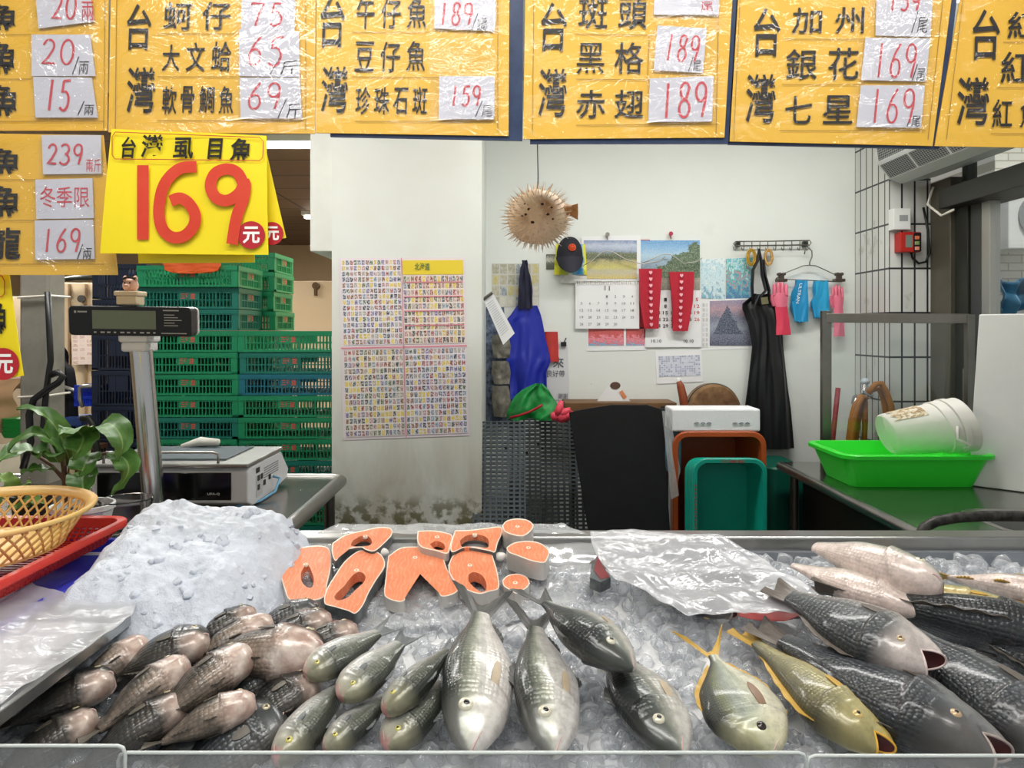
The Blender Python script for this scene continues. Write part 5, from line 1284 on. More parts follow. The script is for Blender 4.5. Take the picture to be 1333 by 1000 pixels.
board('lower yellow price board hanging under the wrinkled board, cards 239 and 169', ((-130,172),(134,176),(153,358),(-130,358)),
      [('魚',-15,193,28,227,.02),('魚',-15,242,28,283,.02),('龍',-15,296,27,338,.02)],
      [((-60,234),(48,234)),((-60,287),(46,287)),((-60,344),(136,344))], [(50,174,136,230),(43,232,126,286),(43,287,128,342)], Y=1.488, film=M_sleeve2)
card('white card reading 239 on the lower board', ((54,176),(131,176),(132,226),(56,227)), '239', (60,188,111,214), redtext=('兩斤',112,207,131,224), Y=1.488)
card('white card with red seasonal writing on the lower board', ((46,234),(120,232),(122,284),(47,285)), None, None, redtext=('冬季限',52,243,116,270), Y=1.488)
card('white card reading 169 per fish on the lower board', ((45,287),(121,286),(123,337),(46,338)), '169', (54,298,108,328), '兩', (101,318,119,338), Y=1.488)
# bright yellow posters
def yposter(name, label, quad, Y, grp=None):
    t = thing(name, label, 'poster', P((quad[0][0]+quad[2][0])/2,(quad[0][1]+quad[2][1])/2,Y), grp)
    poster('sheet','',None,quad,Y,M_bright,parent=t,thick=.0015,curl=.004); return t
M_rp = mat('red_paint', hx('CF3A22'), .55, var=.3, vscale=30, c2=hx('E0583A')); M_rd = mat('red_dot', hx('B5202C'), .5); M_ow = mat('white_ink', hx('F2EFEA'), .5)
def yuan(t, cx, cy, r, Y):
    mb = MB(); c = P(cx,cy,Y); rr_ = r*Y/F; mb.prism([c+Vector((rr_*cos(a),0,rr_*sin(a))) for a in [i*2*pi/36 for i in range(36)]], (0,-.0006,0)); mb.build('dot', M_rd, t)
    mb = MB(); put_text(mb, '元', pxbox(cx-r*.62,cy-r*.62,cx+r*.62,cy+r*.62,Y-.0014), .03); mb.build('dot_lettering', M_ow, t)
t = yposter('price_poster', 'bright yellow poster painted 169 in red, hanging before the boards', ((146,168),(347,177),(350,332),(131,330)), 1.46)
mb = MB(); YQ = 1.4535
ribbon(mb, [P(178+16/2,215,YQ),P(186,262,YQ),P(186,312,YQ)], 15*YQ/F)
pts6 = [(252,217),(232,226),(215,250),(208,278)]+[(232+25*cos(radians(q)),280-31*sin(radians(q))) for q in range(175,540,18)]
pts6 = [(256,217),(233,220),(214,240),(207,270),(210,295),(222,308),(238,308),(251,296),(254,280),(246,265),(234,258),(222,262)]
pts9 = [(317,240),(309,225),(295,220),(280,226),(274,242),(281,257),(296,261),(311,252),(319,238),(317,258),(308,283),(302,318)]
def smooth(pts, n=6):
    out = []
    for i in range(len(pts)-1):
        p0 = pts[max(i-1,0)]; p1 = pts[i]; p2 = pts[i+1]; p3 = pts[min(i+2,len(pts)-1)]
        for k in range(n):
            f = k/n; out.append(tuple(.5*((2*b_)+(c_-a_)*f+(2*a_-5*b_+4*c_-d_)*f*f+(3*b_-a_-3*c_+d_)*f**3) for a_,b_,c_,d_ in zip(p0,p1,p2,p3)))
    return out+[pts[-1]]
for q, dy in ((pts6,0),(pts9,.0004)): ribbon(mb, [P(x,y,YQ-dy-.0012*k_/len(smooth(q))) for k_,(x,y) in enumerate(smooth(q))], 15*YQ/F)
mb.build('price', M_rp, t)
mb = MB()
for s,x0,y0,x1,y1 in (('台',158,178,177,206),('灣',184,175,212,205),('虱',226,179,252,207),('目',271,180,289,207),('魚',300,180,328,209)): put_text(mb, s, pxbox(x0,y0,x1,y1,YQ,shear=.1), .02)
mb.build('lettering', M_ink, t)
mb = MB(); fr_ = [(x,y) for x,y in ((150,172),(146,178),(146,202),(150,207),(338,209),(342,205),(343,184),(338,179),(150,172))]; ribbon(mb, [P(x,y,YQ) for x,y in fr_], .0016); mb.build('border', M_rd, t)
yuan(t, 327, 306, 18, YQ)
t = yposter('price_poster', 'slanted yellow poster showing only its edge behind the 169 poster', ((160,196),(343,180),(373,310),(205,336)), 1.478); yuan(t, 354, 304, 15, 1.4725)
t = yposter('price_poster', 'yellow poster showing only its bottom strip under the 169 poster', ((176,200),(333,200),(332,342),(181,343)), 1.485)
t = yposter('price_poster', 'yellow poster with black writing hanging by the grey post', ((-70,345),(11,345),(32,489),(-70,508)), 1.52); yuan(t, 4, 474, 21, 1.514)
mb = MB(); ribbon(mb, [P(x,y,1.513) for x,y in ((-6,357),(3,360),(6,366),(6,382),(3,386),(-8,387))], .002); mb.build('border', M_rd, t)
mb = MB(); put_text(mb, '魚', pxbox(-14,392,10,436,1.513), .02); mb.build('lettering', M_ink, t)
# ================================================================== the ice counter
ct = thing('ice_counter', 'long stainless steel ice counter filled with fish', 'counter', (.5,1.7,0))
CX0, CX1 = -1.085, 2.5
mb = MB()
mb.box(CX0,CX1,2.045,2.12,.80,.92); mb.build('rear_rim', M_steel, ct, bevel=.006)
mb = MB(); mb.box(CX0,CX1,2.02,2.045,.80,.885); mb.build('inner_lip', mat('grey_lip', hx('8C9196'), .4, .6), ct)
mb = MB(); mb.box(CX0,CX1,1.22,2.12,.0,.56); mb.box(CX0,CX0+.02,1.22,2.045,.56,.84); mb.box(CX1-.02,CX1,1.22,2.045,.56,.84); mb.build('body', M_steel, ct, bevel=.003)
M_acr = NT('acrylic_guard'); g = M_acr
_t = g.add('ShaderNodeBsdfTransparent'); _t.inputs[0].default_value = (.93,.94,.95,1)
_d = g.add('ShaderNodeBsdfDiffuse'); _d.inputs[0].default_value = (.75,.78,.8,1); _g = g.add('ShaderNodeBsdfGlossy', i_Roughness=.06)
m1 = g.add('ShaderNodeMixShader', n_0=.13, n_1=_t.outputs[0], n_2=_d.outputs[0]); m2 = g.add('ShaderNodeMixShader', n_0=.06, n_1=m1.outputs[0], n_2=_g.outputs[0]); g.l.new(m2.outputs[0], g.out.inputs[0]); M_acr = g.m
M_aed = mat('acrylic_edge', hx('C9CFCC'), .25)
def guard(label, x0, x1, ytop, Y):
    t = thing('acrylic_guard', label, 'guard panel', P((x0+x1)/2,ytop,Y), 'acrylic guard panels')
    a = P(x0,ytop,Y); b_ = P(x1,ytop,Y); mb = MB(); mb.box(a.x,b_.x,Y,Y+.004,.50,a.z-.003); mb.build('pane', M_acr, t)
    mb = MB(); mb.tube([(a.x,Y+.002,.5),(a.x,Y+.002,a.z-.012),(a.x+.004,Y+.002,a.z-.003),(a.x+.012,Y+.002,a.z),(b_.x-.012,Y+.002,a.z),(b_.x-.004,Y+.002,a.z-.003),(b_.x,Y+.002,a.z-.012),(b_.x,Y+.002,.5)], .003, 8); mb.build('edge', M_aed, t, smooth=True)
guard('acrylic guard panel in front of the dark tilapia', -250, 162, 972, 1.19)
guard('acrylic guard panel in front of the silver fish', 153, 1050, 981, 1.20)
guard('acrylic guard panel in front of the black bass', 1052, 1600, 985, 1.20)

# ---- ice
def icem(name, base, rough, tr, bump_s, bscale, sss=0.0):
    t = NT(name); co = t.tex('Object'); n = t.noise(co, bscale, 4, .6)
    t.p(Base_Color=base, Roughness=rough, IOR=1.31); t.set(t.b.inputs['Transmission Weight'], tr)
    if sss: t.set(t.b.inputs['Subsurface Weight'], sss); t.set(t.b.inputs['Subsurface Radius'], (.03,.035,.04)); t.set(t.b.inputs['Subsurface Scale'], .4)
    t.bump(n, bump_s, .006); return t.m
M_icebed = icem('packed_ice', hx('ECECEC'), .22, .0, .8, 45, .0)
M_cube = NT('clear_ice'); g = M_cube; _co = g.tex('Object')
_t = g.add('ShaderNodeBsdfTransparent'); _t.inputs[0].default_value = (.97,.98,.99,1); _d = g.add('ShaderNodeBsdfDiffuse'); _d.inputs[0].default_value = (.90,.91,.93,1); _l = g.add('ShaderNodeBsdfTranslucent'); _l.inputs[0].default_value = (.90,.91,.93,1)
_g = g.add('ShaderNodeBsdfGlossy', i_Roughness=.07); _b = g.add('ShaderNodeBump', i_Strength=.6, i_Distance=.006, i_Height=g.noise(_co, 70, 4, .6))
for q in (_d,_g): g.l.new(_b.outputs[0], q.inputs['Normal'])
_f = g.add('ShaderNodeLayerWeight', i_Blend=.5).outputs['Facing']
m0 = g.add('ShaderNodeMixShader', n_0=.4, n_1=_d.outputs[0], n_2=_l.outputs[0])
m1 = g.add('ShaderNodeMixShader', n_0=g.math('MULTIPLY_ADD', g.math('POWER', _f, 1.6), .55, .16), n_1=_t.outputs[0], n_2=m0.outputs[0])
m2 = g.add('ShaderNodeMixShader', n_0=g.math('MULTIPLY_ADD', g.math('POWER', _f, 3.0), .5, .07), n_1=m1.outputs[0], n_2=_g.outputs[0]); g.l.new(m2.outputs[0], g.out.inputs[0]); M_cube = M_cube.m
M_snow = icem('shaved_ice', hx('CCD2DC'), .38, .0, .9, 55, .0)
def nz(x, y, s, o=0.0): return noise.noise(Vector((x*s, y*s, o)))
mb = MB()
mb.grid(lambda u,v: (lambda x,y: Vector((x,y,bed(y)-.012+.012*nz(x,y,14)+.007*nz(x,y,33,3))))(CX0+.02+(CX1-CX0-.04)*u, 1.225+.795*v), 260, 70)
stuff(tag(mb.build('ice_bed', M_icebed, smooth=True), 'bed of packed ice filling the steel counter', 'ice'))
def heap_h(x, y):
    ex = 1/(1+exp(-(x+1.06-.10*max(0,1.72-y))/.018))*1/(1+exp((x+.60-.10*(y-1.9))/.03))
    ey = 1/(1+exp(-(y-1.60-.10*(x+1.1))/.045))*1/(1+exp((y-2.075)/.018))
    bump_ = .135+.03*exp(-((x+.93)/.12)**2)+.012*exp(-((x+.70)/.06)**2)
    return bump_*ex*ey
mb = MB()
def heapf(u, v):
    x = -1.26+.80*u; y = 1.40+.72*v
    h = heap_h(x,y); zb = max(bed(y), .0)-.03
    k = min(1, h/.05)
    return Vector((x, y, zb+h*1.0+.035*k+k*(.018*nz(x,y,11)+.010*nz(x,y,27,2)+.006*nz(x,y,60,5))))
mb.grid(heapf, 170, 150)
stuff(tag(mb.build('ice_heap', M_snow, smooth=True), 'white heap of shaved ice between the baskets and the salmon', 'ice'))
# loose cubes: a rounded lump with random proportions
CUBE = []
for i in range(3):
    for j in range(3):
        for k in range(3):
            if (i,j,k) != (1,1,1): CUBE.append((i-1,j-1,k-1))
CI = {c:n for n,c in enumerate(CUBE)}
CF = []
for ax in range(3):
    for s in (-1,1):
        for a_ in (-1,0):
            for b_ in (-1,0):
                q = []
                for da,db in ((0,0),(1,0),(1,1),(0,1)):
                    c = [0,0,0]; c[ax] = s; c[(ax+1)%3] = a_+da; c[(ax+2)%3] = b_+db; q.append(CI[tuple(c)])
                CF.append(q if s > 0 else q[::-1])
def lump(mb, c, s, rnd):
    M = Matrix.Rotation(rnd.uniform(0,6.3),3,'Z') @ Matrix.Rotation(rnd.uniform(-1,1),3,'X') @ Matrix.Rotation(rnd.uniform(-1,1),3,'Y')
    sx, sy, sz = s*rnd.uniform(.8,1.3), s*rnd.uniform(.7,1.1), s*rnd.uniform(.6,1)
    i0 = len(mb.v)
    for q in CUBE:
        v = Vector(q); v = v*(1-.62*(1-1/max(v.length,1)))*rnd.uniform(.78,1.14)
        mb.vert(Vector(c)+M @ Vector((v.x*sx,v.y*sy,v.z*sz)))
    for f in CF: mb.face(*[i0+k for k in f])
ri = random.Random(3); mb = MB(); n = 0
while n < 2250:
    x = ri.uniform(-1.05, 2.2); y = ri.uniform(1.235, 2.01)
    if abs(x) > .9*y+.3: continue
    if heap_h(x,y) > .04: continue
    lump(mb, (x,y,bed(y)+ri.uniform(-.006,.012)), ri.uniform(.012,.026), ri); n += 1
stuff(tag(mb.build('ice_cubes', M_cube, smooth=True), 'loose clear ice cubes scattered round the fish', 'ice'))
mb = MB()
for k in range(170):
    x = ri.uniform(-1.15,-.58); y = ri.uniform(1.52,2.08); h = heap_h(x,y)
    if h < .02: continue
    lump(mb, (x,y,bed(y)-.03+h+.035*min(1,h/.05)+ri.uniform(-.010,.0)), ri.uniform(.006,.014), ri)
stuff(tag(mb.build('ice_chips', M_snow, smooth=True, angle=60), 'white ice chips on the shaved ice heap', 'ice'))

# side counter with the covered tray
sd = thing('side_counter', 'low steel side counter under the baskets and the white tray', 'counter', (-1.7,1.7,0))
mb = MB(); mb.box(-2.4,-1.09,1.12,2.26,.80,.842); mb.build('counter_top', M_steel_dark, sd); mb = MB(); mb.box(-2.36,-1.12,1.16,2.22,0,.80); mb.build('body', M_steel_dark, sd)
tr_ = thing('tray', 'wide steel tray under white plastic film beside the dark tilapia', 'tray', (-1.2,1.4,.843))
mb = MB(); mb.box(-1.75,-.85,1.12,1.62,.843,.847)
for q in ((-1.75,-.85,1.615,1.625),(-.86,-.848,1.12,1.625),(-1.75,-.85,1.115,1.125)): mb.box(q[0],q[1],q[2],q[3],.843,.868)
mb.build('pan', mat('tray_steel', hx('A9ABAA'), .25, .9), tr_, bevel=.002)
mb = MB(); mb.box(-1.7,-.90,1.16,1.59,.8475,.866); mb.build('liner', mat('white_liner', hx('E4E2E4'), .6), tr_, bevel=.004)
M_milky = NT('milky_film'); g = M_milky
_t = g.add('ShaderNodeBsdfTransparent'); _t.inputs[0].default_value = (.98,.98,.98,1); _d = g.add('ShaderNodeBsdfDiffuse'); _d.inputs[0].default_value = (.86,.87,.9,1)
_l = g.add('ShaderNodeBsdfTranslucent'); _l.inputs[0].default_value = (.86,.87,.9,1); _g = g.add('ShaderNodeBsdfGlossy', i_Roughness=.16)
h = g.noise(g.mapping(g.tex('Object'),(1,2.2,1)), 7, 4, .6, 1.0); bmp = g.add('ShaderNodeBump', i_Strength=.7, i_Distance=.02, i_Height=h)
for q in (_d,_g): g.l.new(bmp.outputs[0], q.inputs['Normal'])
m0 = g.add('ShaderNodeMixShader', n_0=.35, n_1=_d.outputs[0], n_2=_l.outputs[0])
m1 = g.add('ShaderNodeMixShader', n_0=.36, n_1=_t.outputs[0], n_2=m0.outputs[0]); m2 = g.add('ShaderNodeMixShader', n_0=.12, n_1=m1.outputs[0], n_2=_g.outputs[0]); g.l.new(m2.outputs[0], g.out.inputs[0]); M_milky = g.m
def sheetpx(mb, rows, place, nu=60, nv=50, amp=.008, sc=16, seed=0, thick=.0008, lift=None):
    def fn(u, v):
        k = (1-v)*(len(rows)-1); i = min(int(k), len(rows)-2); f = k-i
        a, b_ = rows[i], rows[i+1]
        y = a[0]+(b_[0]-a[0])*f; l = a[1]+(b_[1]-a[1])*f; r = a[2]+(b_[2]-a[2])*f
        q = place(l+(r-l)*u, y)
        w = noise.noise(Vector((q.x*sc*.6+q.y*sc*.5+seed, q.y*sc*1.3-q.x*sc*.3, seed)))+.5*noise.noise(Vector((q.x*sc*2.2, q.y*sc*1.7+q.x*sc, seed+4)))
        q.z += amp*w+(lift(u,v) if lift else 0)
        return q
    mb.grid(fn, nu, nv, thick)
mb = MB(); sheetpx(mb, [(750,-40,28),(765,-50,52),(776,-60,95),(784,-60,178),(801,-70,172),(826,-80,133),(866,-90,74),(900,-100,24),(930,-110,-18)], lambda x,y: Zp(x,y,.885), amp=.012, sc=11)
tag(mb.build('plastic_film', M_milky, smooth=True), 'crumpled white plastic film covering the steel tray', 'plastic film')

# ================================================================== fish
def interp(pts, s):
    if s <= pts[0][0]: return pts[0][1]
    for i in range(len(pts)-1):
        a, b_ = pts[i], pts[i+1]
        if s <= b_[0]:
            h_ = b_[0]-a[0]; t = (s-a[0])/h_
            def sl(j):
                if j <= 0: return (pts[1][1]-pts[0][1])/(pts[1][0]-pts[0][0])
                if j >= len(pts)-1: return (pts[-1][1]-pts[-2][1])/(pts[-1][0]-pts[-2][0])
                d0 = (pts[j][1]-pts[j-1][1])/(pts[j][0]-pts[j-1][0]); d1 = (pts[j+1][1]-pts[j][1])/(pts[j+1][0]-pts[j][0])
                return 0 if d0*d1 <= 0 else 2*d0*d1/(d0+d1)
            m0_, m1_ = sl(i)*h_, sl(i+1)*h_
            return (2*t**3-3*t*t+1)*a[1]+(t**3-2*t*t+t)*m0_+(-2*t**3+3*t*t)*b_[1]+(t**3-t*t)*m1_
    return pts[-1][1]
def fishskin(name, stops, scale=.008, dark=.25, blotch=0.0, blc=(.02,.02,.02), rough=.3, metal=.15, head=None, headw=.0, noise_s=30, pink=None, bumps=.35, tail=None):
    """stops: colour from belly (0) to back (1)"""
    t = NT(name); A = lambda n_: t.add('ShaderNodeAttribute', attribute_name=n_).outputs['Fac']
    fh, fs = A('fh'), A('fs'); uv = t.tex('UV'); co = t.tex('Object')
    n1 = t.noise(co, noise_s, 5, .6)
    f = t.math('ADD', t.math('MULTIPLY_ADD', fh, .5, .5), t.math('MULTIPLY', t.math('SUBTRACT', n1, .5), .22))
    c = t.ramp(f, [(p, hx(h_)) for p, h_ in stops])
    v = t.vor(t.mapping(uv, (1/scale,1/scale,1)), 1.0, rand=.35)
    body = t.ramp(fs, [(.24,(0,0,0)),(.30,(1,1,1))])
    sc_ = t.math('MULTIPLY', t.ramp(v.outputs['Distance'], [(.25,(0,0,0)),(.62,(1,1,1))]), body)
    c = t.mix(t.math('MULTIPLY', sc_, dark), c, (.03,.035,.04))
    if blotch: c = t.mix(t.math('MULTIPLY', t.ramp(t.noise(co, 16, 4, .65), [(.5,(0,0,0)),(.62,(1,1,1))]), blotch), c, blc)
    if head: c = t.mix(t.math('MULTIPLY', t.ramp(fs, [(.12,(1,1,1)),(.30,(0,0,0))]), headw), c, hx(head))
    if pink:      # (centre along, reach, colour): flushed throat and belly
        fn_ = t.math('ADD', fs, t.math('MULTIPLY', t.math('SUBTRACT', t.noise(co, 20, 4, .7), .5), .3))
        m = t.math('MULTIPLY', t.ramp(fn_, [(0,(1,1,1)),(pink[0],(1,1,1)),(pink[1],(0,0,0))]), t.ramp(f, [(pink[3],(1,1,1)),(pink[4],(0,0,0))]))
        c = t.mix(t.math('MULTIPLY', m, .9), c, t.ramp(t.noise(co, 22, 4), [(.35,hx(pink[2])),(.6,hx(pink[5]))]))
    c = t.mix(t.math('MULTIPLY', A('fg'), .62), c, hx('3A1F1A'))
    mott = t.noise(co, 48, 5, .7)
    c = t.mix(t.ramp(mott, [(.42,(0,0,0)),(.72,(.42,.42,.42))]), c, (.06,.06,.055))
    if tail: c = t.mix(t.ramp(fs, [(.8,(0,0,0)),(1,(.8,.8,.8))]), c, hx(tail))
    t.p(Base_Color=c, Roughness=rough, Metallic=metal); t.set(t.b.inputs['Coat Weight'], .35); t.set(t.b.inputs['Coat Roughness'], .12)
    t.bump(t.math('ADD', t.math('MULTIPLY', sc_, -.6), t.math('ADD', t.math('MULTIPLY', n1, .35), t.math('MULTIPLY', mott, .3))), bumps, .003)
    return t.m
def eyem(name, rim, iris): return mat(name+'_iris', hx(iris), .15, .1, coat=.6)
M_pup = mat('pupil', hx('0A0A0C'), .08, coat=.6); M_mouth = mat('mouth_inside', hx('4A1518'), .4); M_lip = mat('pink_lip', hx('C9AAA4'), .35)
def fish(name, label, group, head, tail, lift, side, roll, sp, lift2=None, hs=1.0, ws=1.0, bend=0.0, sag=0.0, mats=None, fins=True, group_cat='fish', Lk=1.0):
    Hd = S(*head, lift); Td = S(*tail, lift if lift2 is None else lift2)
    a = (Hd-Td); L = a.length; a.normalize()
    n0 = Vector((0,-.2425,.9701)); l = (n0-a*n0.dot(a)).normalized()
    d = a.cross(l)*side; d = d*cos(radians(roll))+l*sin(radians(roll)); y = d.cross(a)
    O = (Hd+Td)/2
    M = Matrix(((a.x,y.x,d.x,O.x),(a.y,y.y,d.y,O.y),(a.z,y.z,d.z,O.z),(0,0,0,1)))
    t = thing(name, label, group_cat, group=group, M=M)
    top, bot, wid = sp['top'], sp['bot'], sp['wid']; gs = sp.get('gill', .27)
    NS, NA = 96, 36; mb = MB(); rings = []
    hmax = max(q[1] for q in top)*L*hs; per = 2*pi*hmax*.8
    def upv(s): return interp(top, s)*L*hs
    def dnv(s): return interp(bot, s)*L*hs
    def wv(s): return interp(wid, s)*L*ws
    def axis(s): return Vector((L*(.5-s), bend*L*sin(pi*s)-sag*side*L*s*s, 0))
    def at(s, ang, out=1.0, gillon=True):
        ca, sa = cos(ang), sin(ang); gx = 0
        if sp.get('open') and s < .14: gx = -.085*L*(1-abs(sa))*(1-s/.14)+(.0 if sa > 0 else .02*L*abs(sa)*(1-s/.14))
        z = (upv(s) if sa >= 0 else dnv(s))*sa; w = wv(s)*(abs(ca)**.85)*(1 if ca >= 0 else -1)
        if gillon:
            sg = gs-.07*sa*sa+.02*sa; k = (s-sg)
            if -.12 < k <= 0: w *= 1+.13*(1+k/.12)
            e = gs*.72; k2 = s-(e-.05*sa*sa)
            if -.05 < k2 <= 0: w *= 1+.04*(1+k2/.05)
        return axis(s)+Vector((gx, w*out, z*out))
    ss = [ (i/NS)**1.3 for i in range(NS+1)]
    for s in ss:
        rings.append([mb.vert(at(s, 2*pi*j/NA), (s*L, j/NA*per), fh=sin(2*pi*j/NA), fs=s, fg=exp(-((s-gs+.07*sin(2*pi*j/NA)**2-.02*sin(2*pi*j/NA)-.006)/.007)**2)*abs(cos(2*pi*j/NA))) for j in range(NA)])
    for i in range(NS):
        for j in range(NA): mb.face(rings[i][j], rings[i+1][j], rings[i+1][(j+1)%NA], rings[i][(j+1)%NA])
    mb.face(*rings[-1][::-1])
    if sp.get('open'):      # open mouth: the front ring turns inwards
        mb.cur = 1; prev = rings[0]
        for (s, k) in ((.012,.88),(.04,.72),(.075,.4)):
            cur = [mb.vert(axis(s)+(at(0, 2*pi*j/NA, 1, False)-axis(0))*k, (0,0), fh=0, fs=0) for j in range(NA)]
            for j in range(NA): mb.face(prev[j], prev[(j+1)%NA], cur[(j+1)%NA], cur[j])
            prev = cur
        mb.face(*prev); mb.cur = 0
    else: mb.face(*rings[0])
    body = mb.build('body', [mats['skin'], M_mouth], t, smooth=True, local=True, angle=75)
    # eyes
    es, eh, er = sp['eye']; er *= L
    for sd_ in (1,-1):
        ang = math.asin(eh); q = at(es, ang if sd_ > 0 else pi-ang); nrm = Vector((.12, sd_, .25*eh)).normalized()
        x = Vector((1,0,0))-nrm*nrm.x; x.normalize(); z = nrm.cross(x)
        Me = Matrix((x,z,nrm)).transposed()
        e = MB(); e.ball(q-nrm*er*.25, er,er,er*.55, 18, 10, M=Me); eo = e.build('eye', mats['iris'], t, smooth=True, local=True)
        e = MB(); e.ball(q-nrm*er*.25+nrm*er*.30, er*.52,er*.52,er*.30, 14, 8, M=Me); po = e.build('pupil', M_pup, eo, smooth=True, local=True)
    # lips
    e = MB()
    if sp.get('open'):
        e.tube([at(0, 2*pi*k/32, 1.0, False) for k in range(33)], .0065*L, 8, caps=False); e.build('lip', mats.get('lip', M_lip), t, smooth=True, local=True)
    else:
        mz = sp.get('mouth', (-.25,.09)); pts = []
        for k in range(9):
            f = (k-4)/4; s = .004+abs(f)*mz[1]; ang = math.asin(mz[0]-.3*abs(f)) if f >= 0 else pi-math.asin(mz[0]-.3*abs(f))
            pts.append(at(s, ang, 1.0))
        e.tube(pts, [(.0025*L+.004*L*(1-abs((k-4)/4)))*sp.get('lipr',1) for k in range(9)], 8); e.build('mouth', mats.get('lip', M_lip), t, smooth=True, local=True)
    if fins:
        hp, hm = upv(1), dnv(1); tl_, th = sp['tail'][0]*L, sp['tail'][1]*L; fork = sp['tail'][2]
        e = MB(); x0 = axis(1)
        def tf(u, v):
            zb = hp+( -hm-hp)*u; w = 2*u-1
            tip = Vector((-tl_*(fork+(1-fork)*abs(w)**1.3), .03*L*sin(u*9)*v, -w*th))
            q = x0+Vector((.02*L,0,zb)); r = x0+tip
            return q+(r-q)*v+Vector((0,.004*L*sin(u*40)*v,0))
        e.grid(tf, 24, 10, .0018); e.build('tail_fin', mats['fin'], t, smooth=True, local=True, angle=60)
        def edgefin(nm, s0, s1, hh, sweep, upper):
            e = MB()
            def ff(u, v):
                s = s0+(s1-s0)*u; q = at(s, pi/2 if upper else -pi/2, .97)
                k = hh*L*(sin(pi*min(1,u*1.02+.06))**.6)*(1-.55*u)
                return q+Vector((-sweep*L*v*(.4+.6*u), .006*L*sin(u*30)*v, (k if upper else -k)*v))
            e.grid(ff, 22, 5, .0016); e.build(nm, mats['fin'], t, smooth=True, local=True, angle=60)
        if 'dorsal' in sp: edgefin('dorsal_fin', *sp['dorsal'], True)
        if 'anal' in sp: edgefin('anal_fin', *sp['anal'], False)
        if 'pelvic' in sp: edgefin('pelvic_fin', *sp['pelvic'], False)
        ps, ph, plen, pw = sp['pect']
        for sd_ in (1,-1):
            ang = math.asin(ph)
            def pf(u, v):
                an = ang+(u-.5)*pw*1.25*(1-v)**.55*(.55+.9*v); s = ps+plen*v
                q = at(s, an if sd_ > 0 else pi-an, 1.02+.05*v, False); return q+Vector((0, sd_*.004*L, 0))
            e = MB(); e.grid(pf, 8, 10, .0014 if sd_ < 0 else -.0014); e.build('pectoral_fin', mats.get('pect', mats['fin']), t, smooth=True, local=True, angle=60)
    return t
# species
SP_milk = dict(top=[(0,.022),(.03,.055),(.10,.108),(.21,.152),(.37,.18),(.5,.19),(.74,.14),(.9,.075),(1,.055)], bot=[(0,.024),(.03,.055),(.10,.108),(.21,.168),(.37,.20),(.5,.215),(.74,.15),(.9,.08),(1,.055)],
    wid=[(0,.018),(.04,.042),(.10,.068),(.21,.10),(.37,.125),(.55,.118),(.8,.06),(.95,.026),(1,.02)], eye=(.215,.34,.043), gill=.375, mouth=(-.1,.09), tail=(.27,.21,.42), dorsal=(.46,.62,.06,.06), anal=(.78,.9,.035,.04), pelvic=(.5,.55,.05,.08), pect=(.34,-.42,.17,.28))
SP_mul = dict(top=[(0,.035),(.04,.065),(.13,.098),(.32,.122),(.55,.115),(.8,.075),(1,.045)], bot=[(0,.04),(.04,.07),(.13,.108),(.32,.135),(.55,.125),(.8,.075),(1,.042)],
    wid=[(0,.03),(.05,.058),(.16,.085),(.38,.1),(.6,.085),(.82,.05),(1,.02)], eye=(.15,.22,.034), gill=.33, mouth=(-.35,.09), tail=(.30,.19,.35), dorsal=(.45,.6,.06,.05), anal=(.65,.8,.04,.03), pelvic=(.4,.45,.04,.07), pect=(.29,.05,.14,.3))
SP_pom = dict(top=[(0,.03),(.04,.085),(.14,.18),(.38,.275),(.6,.24),(.82,.11),(.95,.04),(1,.035)], bot=[(0,.035),(.04,.09),(.14,.17),(.38,.25),(.6,.22),(.82,.1),(.95,.04),(1,.035)],
    wid=[(0,.03),(.05,.065),(.18,.105),(.4,.12),(.65,.085),(.88,.03),(1,.016)], eye=(.17,.05,.042), gill=.34, mouth=(-.3,.06), tail=(.34,.26,.2), dorsal=(.45,.88,.05,.04), anal=(.5,.88,.045,.04), pelvic=(.3,.36,.04,.06), pect=(.34,-.28,.24,.28))
SP_cro = dict(top=[(0,.045),(.05,.075),(.18,.12),(.36,.15),(.6,.11),(.82,.062),(1,.035)], bot=[(0,.045),(.05,.07),(.18,.1),(.36,.13),(.6,.105),(.82,.055),(1,.033)],
    wid=[(0,.042),(.05,.062),(.2,.092),(.36,.1),(.6,.08),(.85,.035),(1,.018)], eye=(.17,.25,.032), gill=.36, open=True, tail=(.17,.12,.85), dorsal=(.3,.85,.05,.05), anal=(.62,.72,.05,.05), pelvic=(.33,.38,.05,.07), pect=(.3,-.15,.17,.3))
SP_bass = dict(top=[(0,.05),(.05,.075),(.18,.115),(.38,.155),(.6,.135),(.82,.08),(1,.05)], bot=[(0,.06),(.05,.085),(.18,.115),(.38,.14),(.6,.12),(.82,.07),(1,.045)],
    wid=[(0,.05),(.05,.07),(.2,.1),(.36,.112),(.6,.09),(.85,.042),(1,.022)], eye=(.18,.3,.026), gill=.38, open=True, tail=(.18,.12,.85), dorsal=(.34,.8,.045,.06), anal=(.62,.72,.06,.05), pelvic=(.35,.4,.05,.07), pect=(.33,-.25,.18,.3))
SP_til = dict(top=[(0,.045),(.04,.098),(.14,.165),(.35,.22),(.6,.21),(.82,.14),(1,.09)], bot=[(0,.05),(.04,.098),(.14,.15),(.35,.19),(.6,.18),(.82,.12),(1,.08)],
    wid=[(0,.045),(.04,.085),(.14,.125),(.35,.14),(.6,.125),(.85,.065),(1,.03)], eye=(.17,.22,.042), gill=.40, lipr=2.4, mouth=(-.1,.05), tail=(.22,.2,.88), dorsal=(.35,.88,.06,.05), anal=(.65,.85,.05,.05), pelvic=(.38,.44,.05,.1), pect=(.36,-.2,.2,.35))
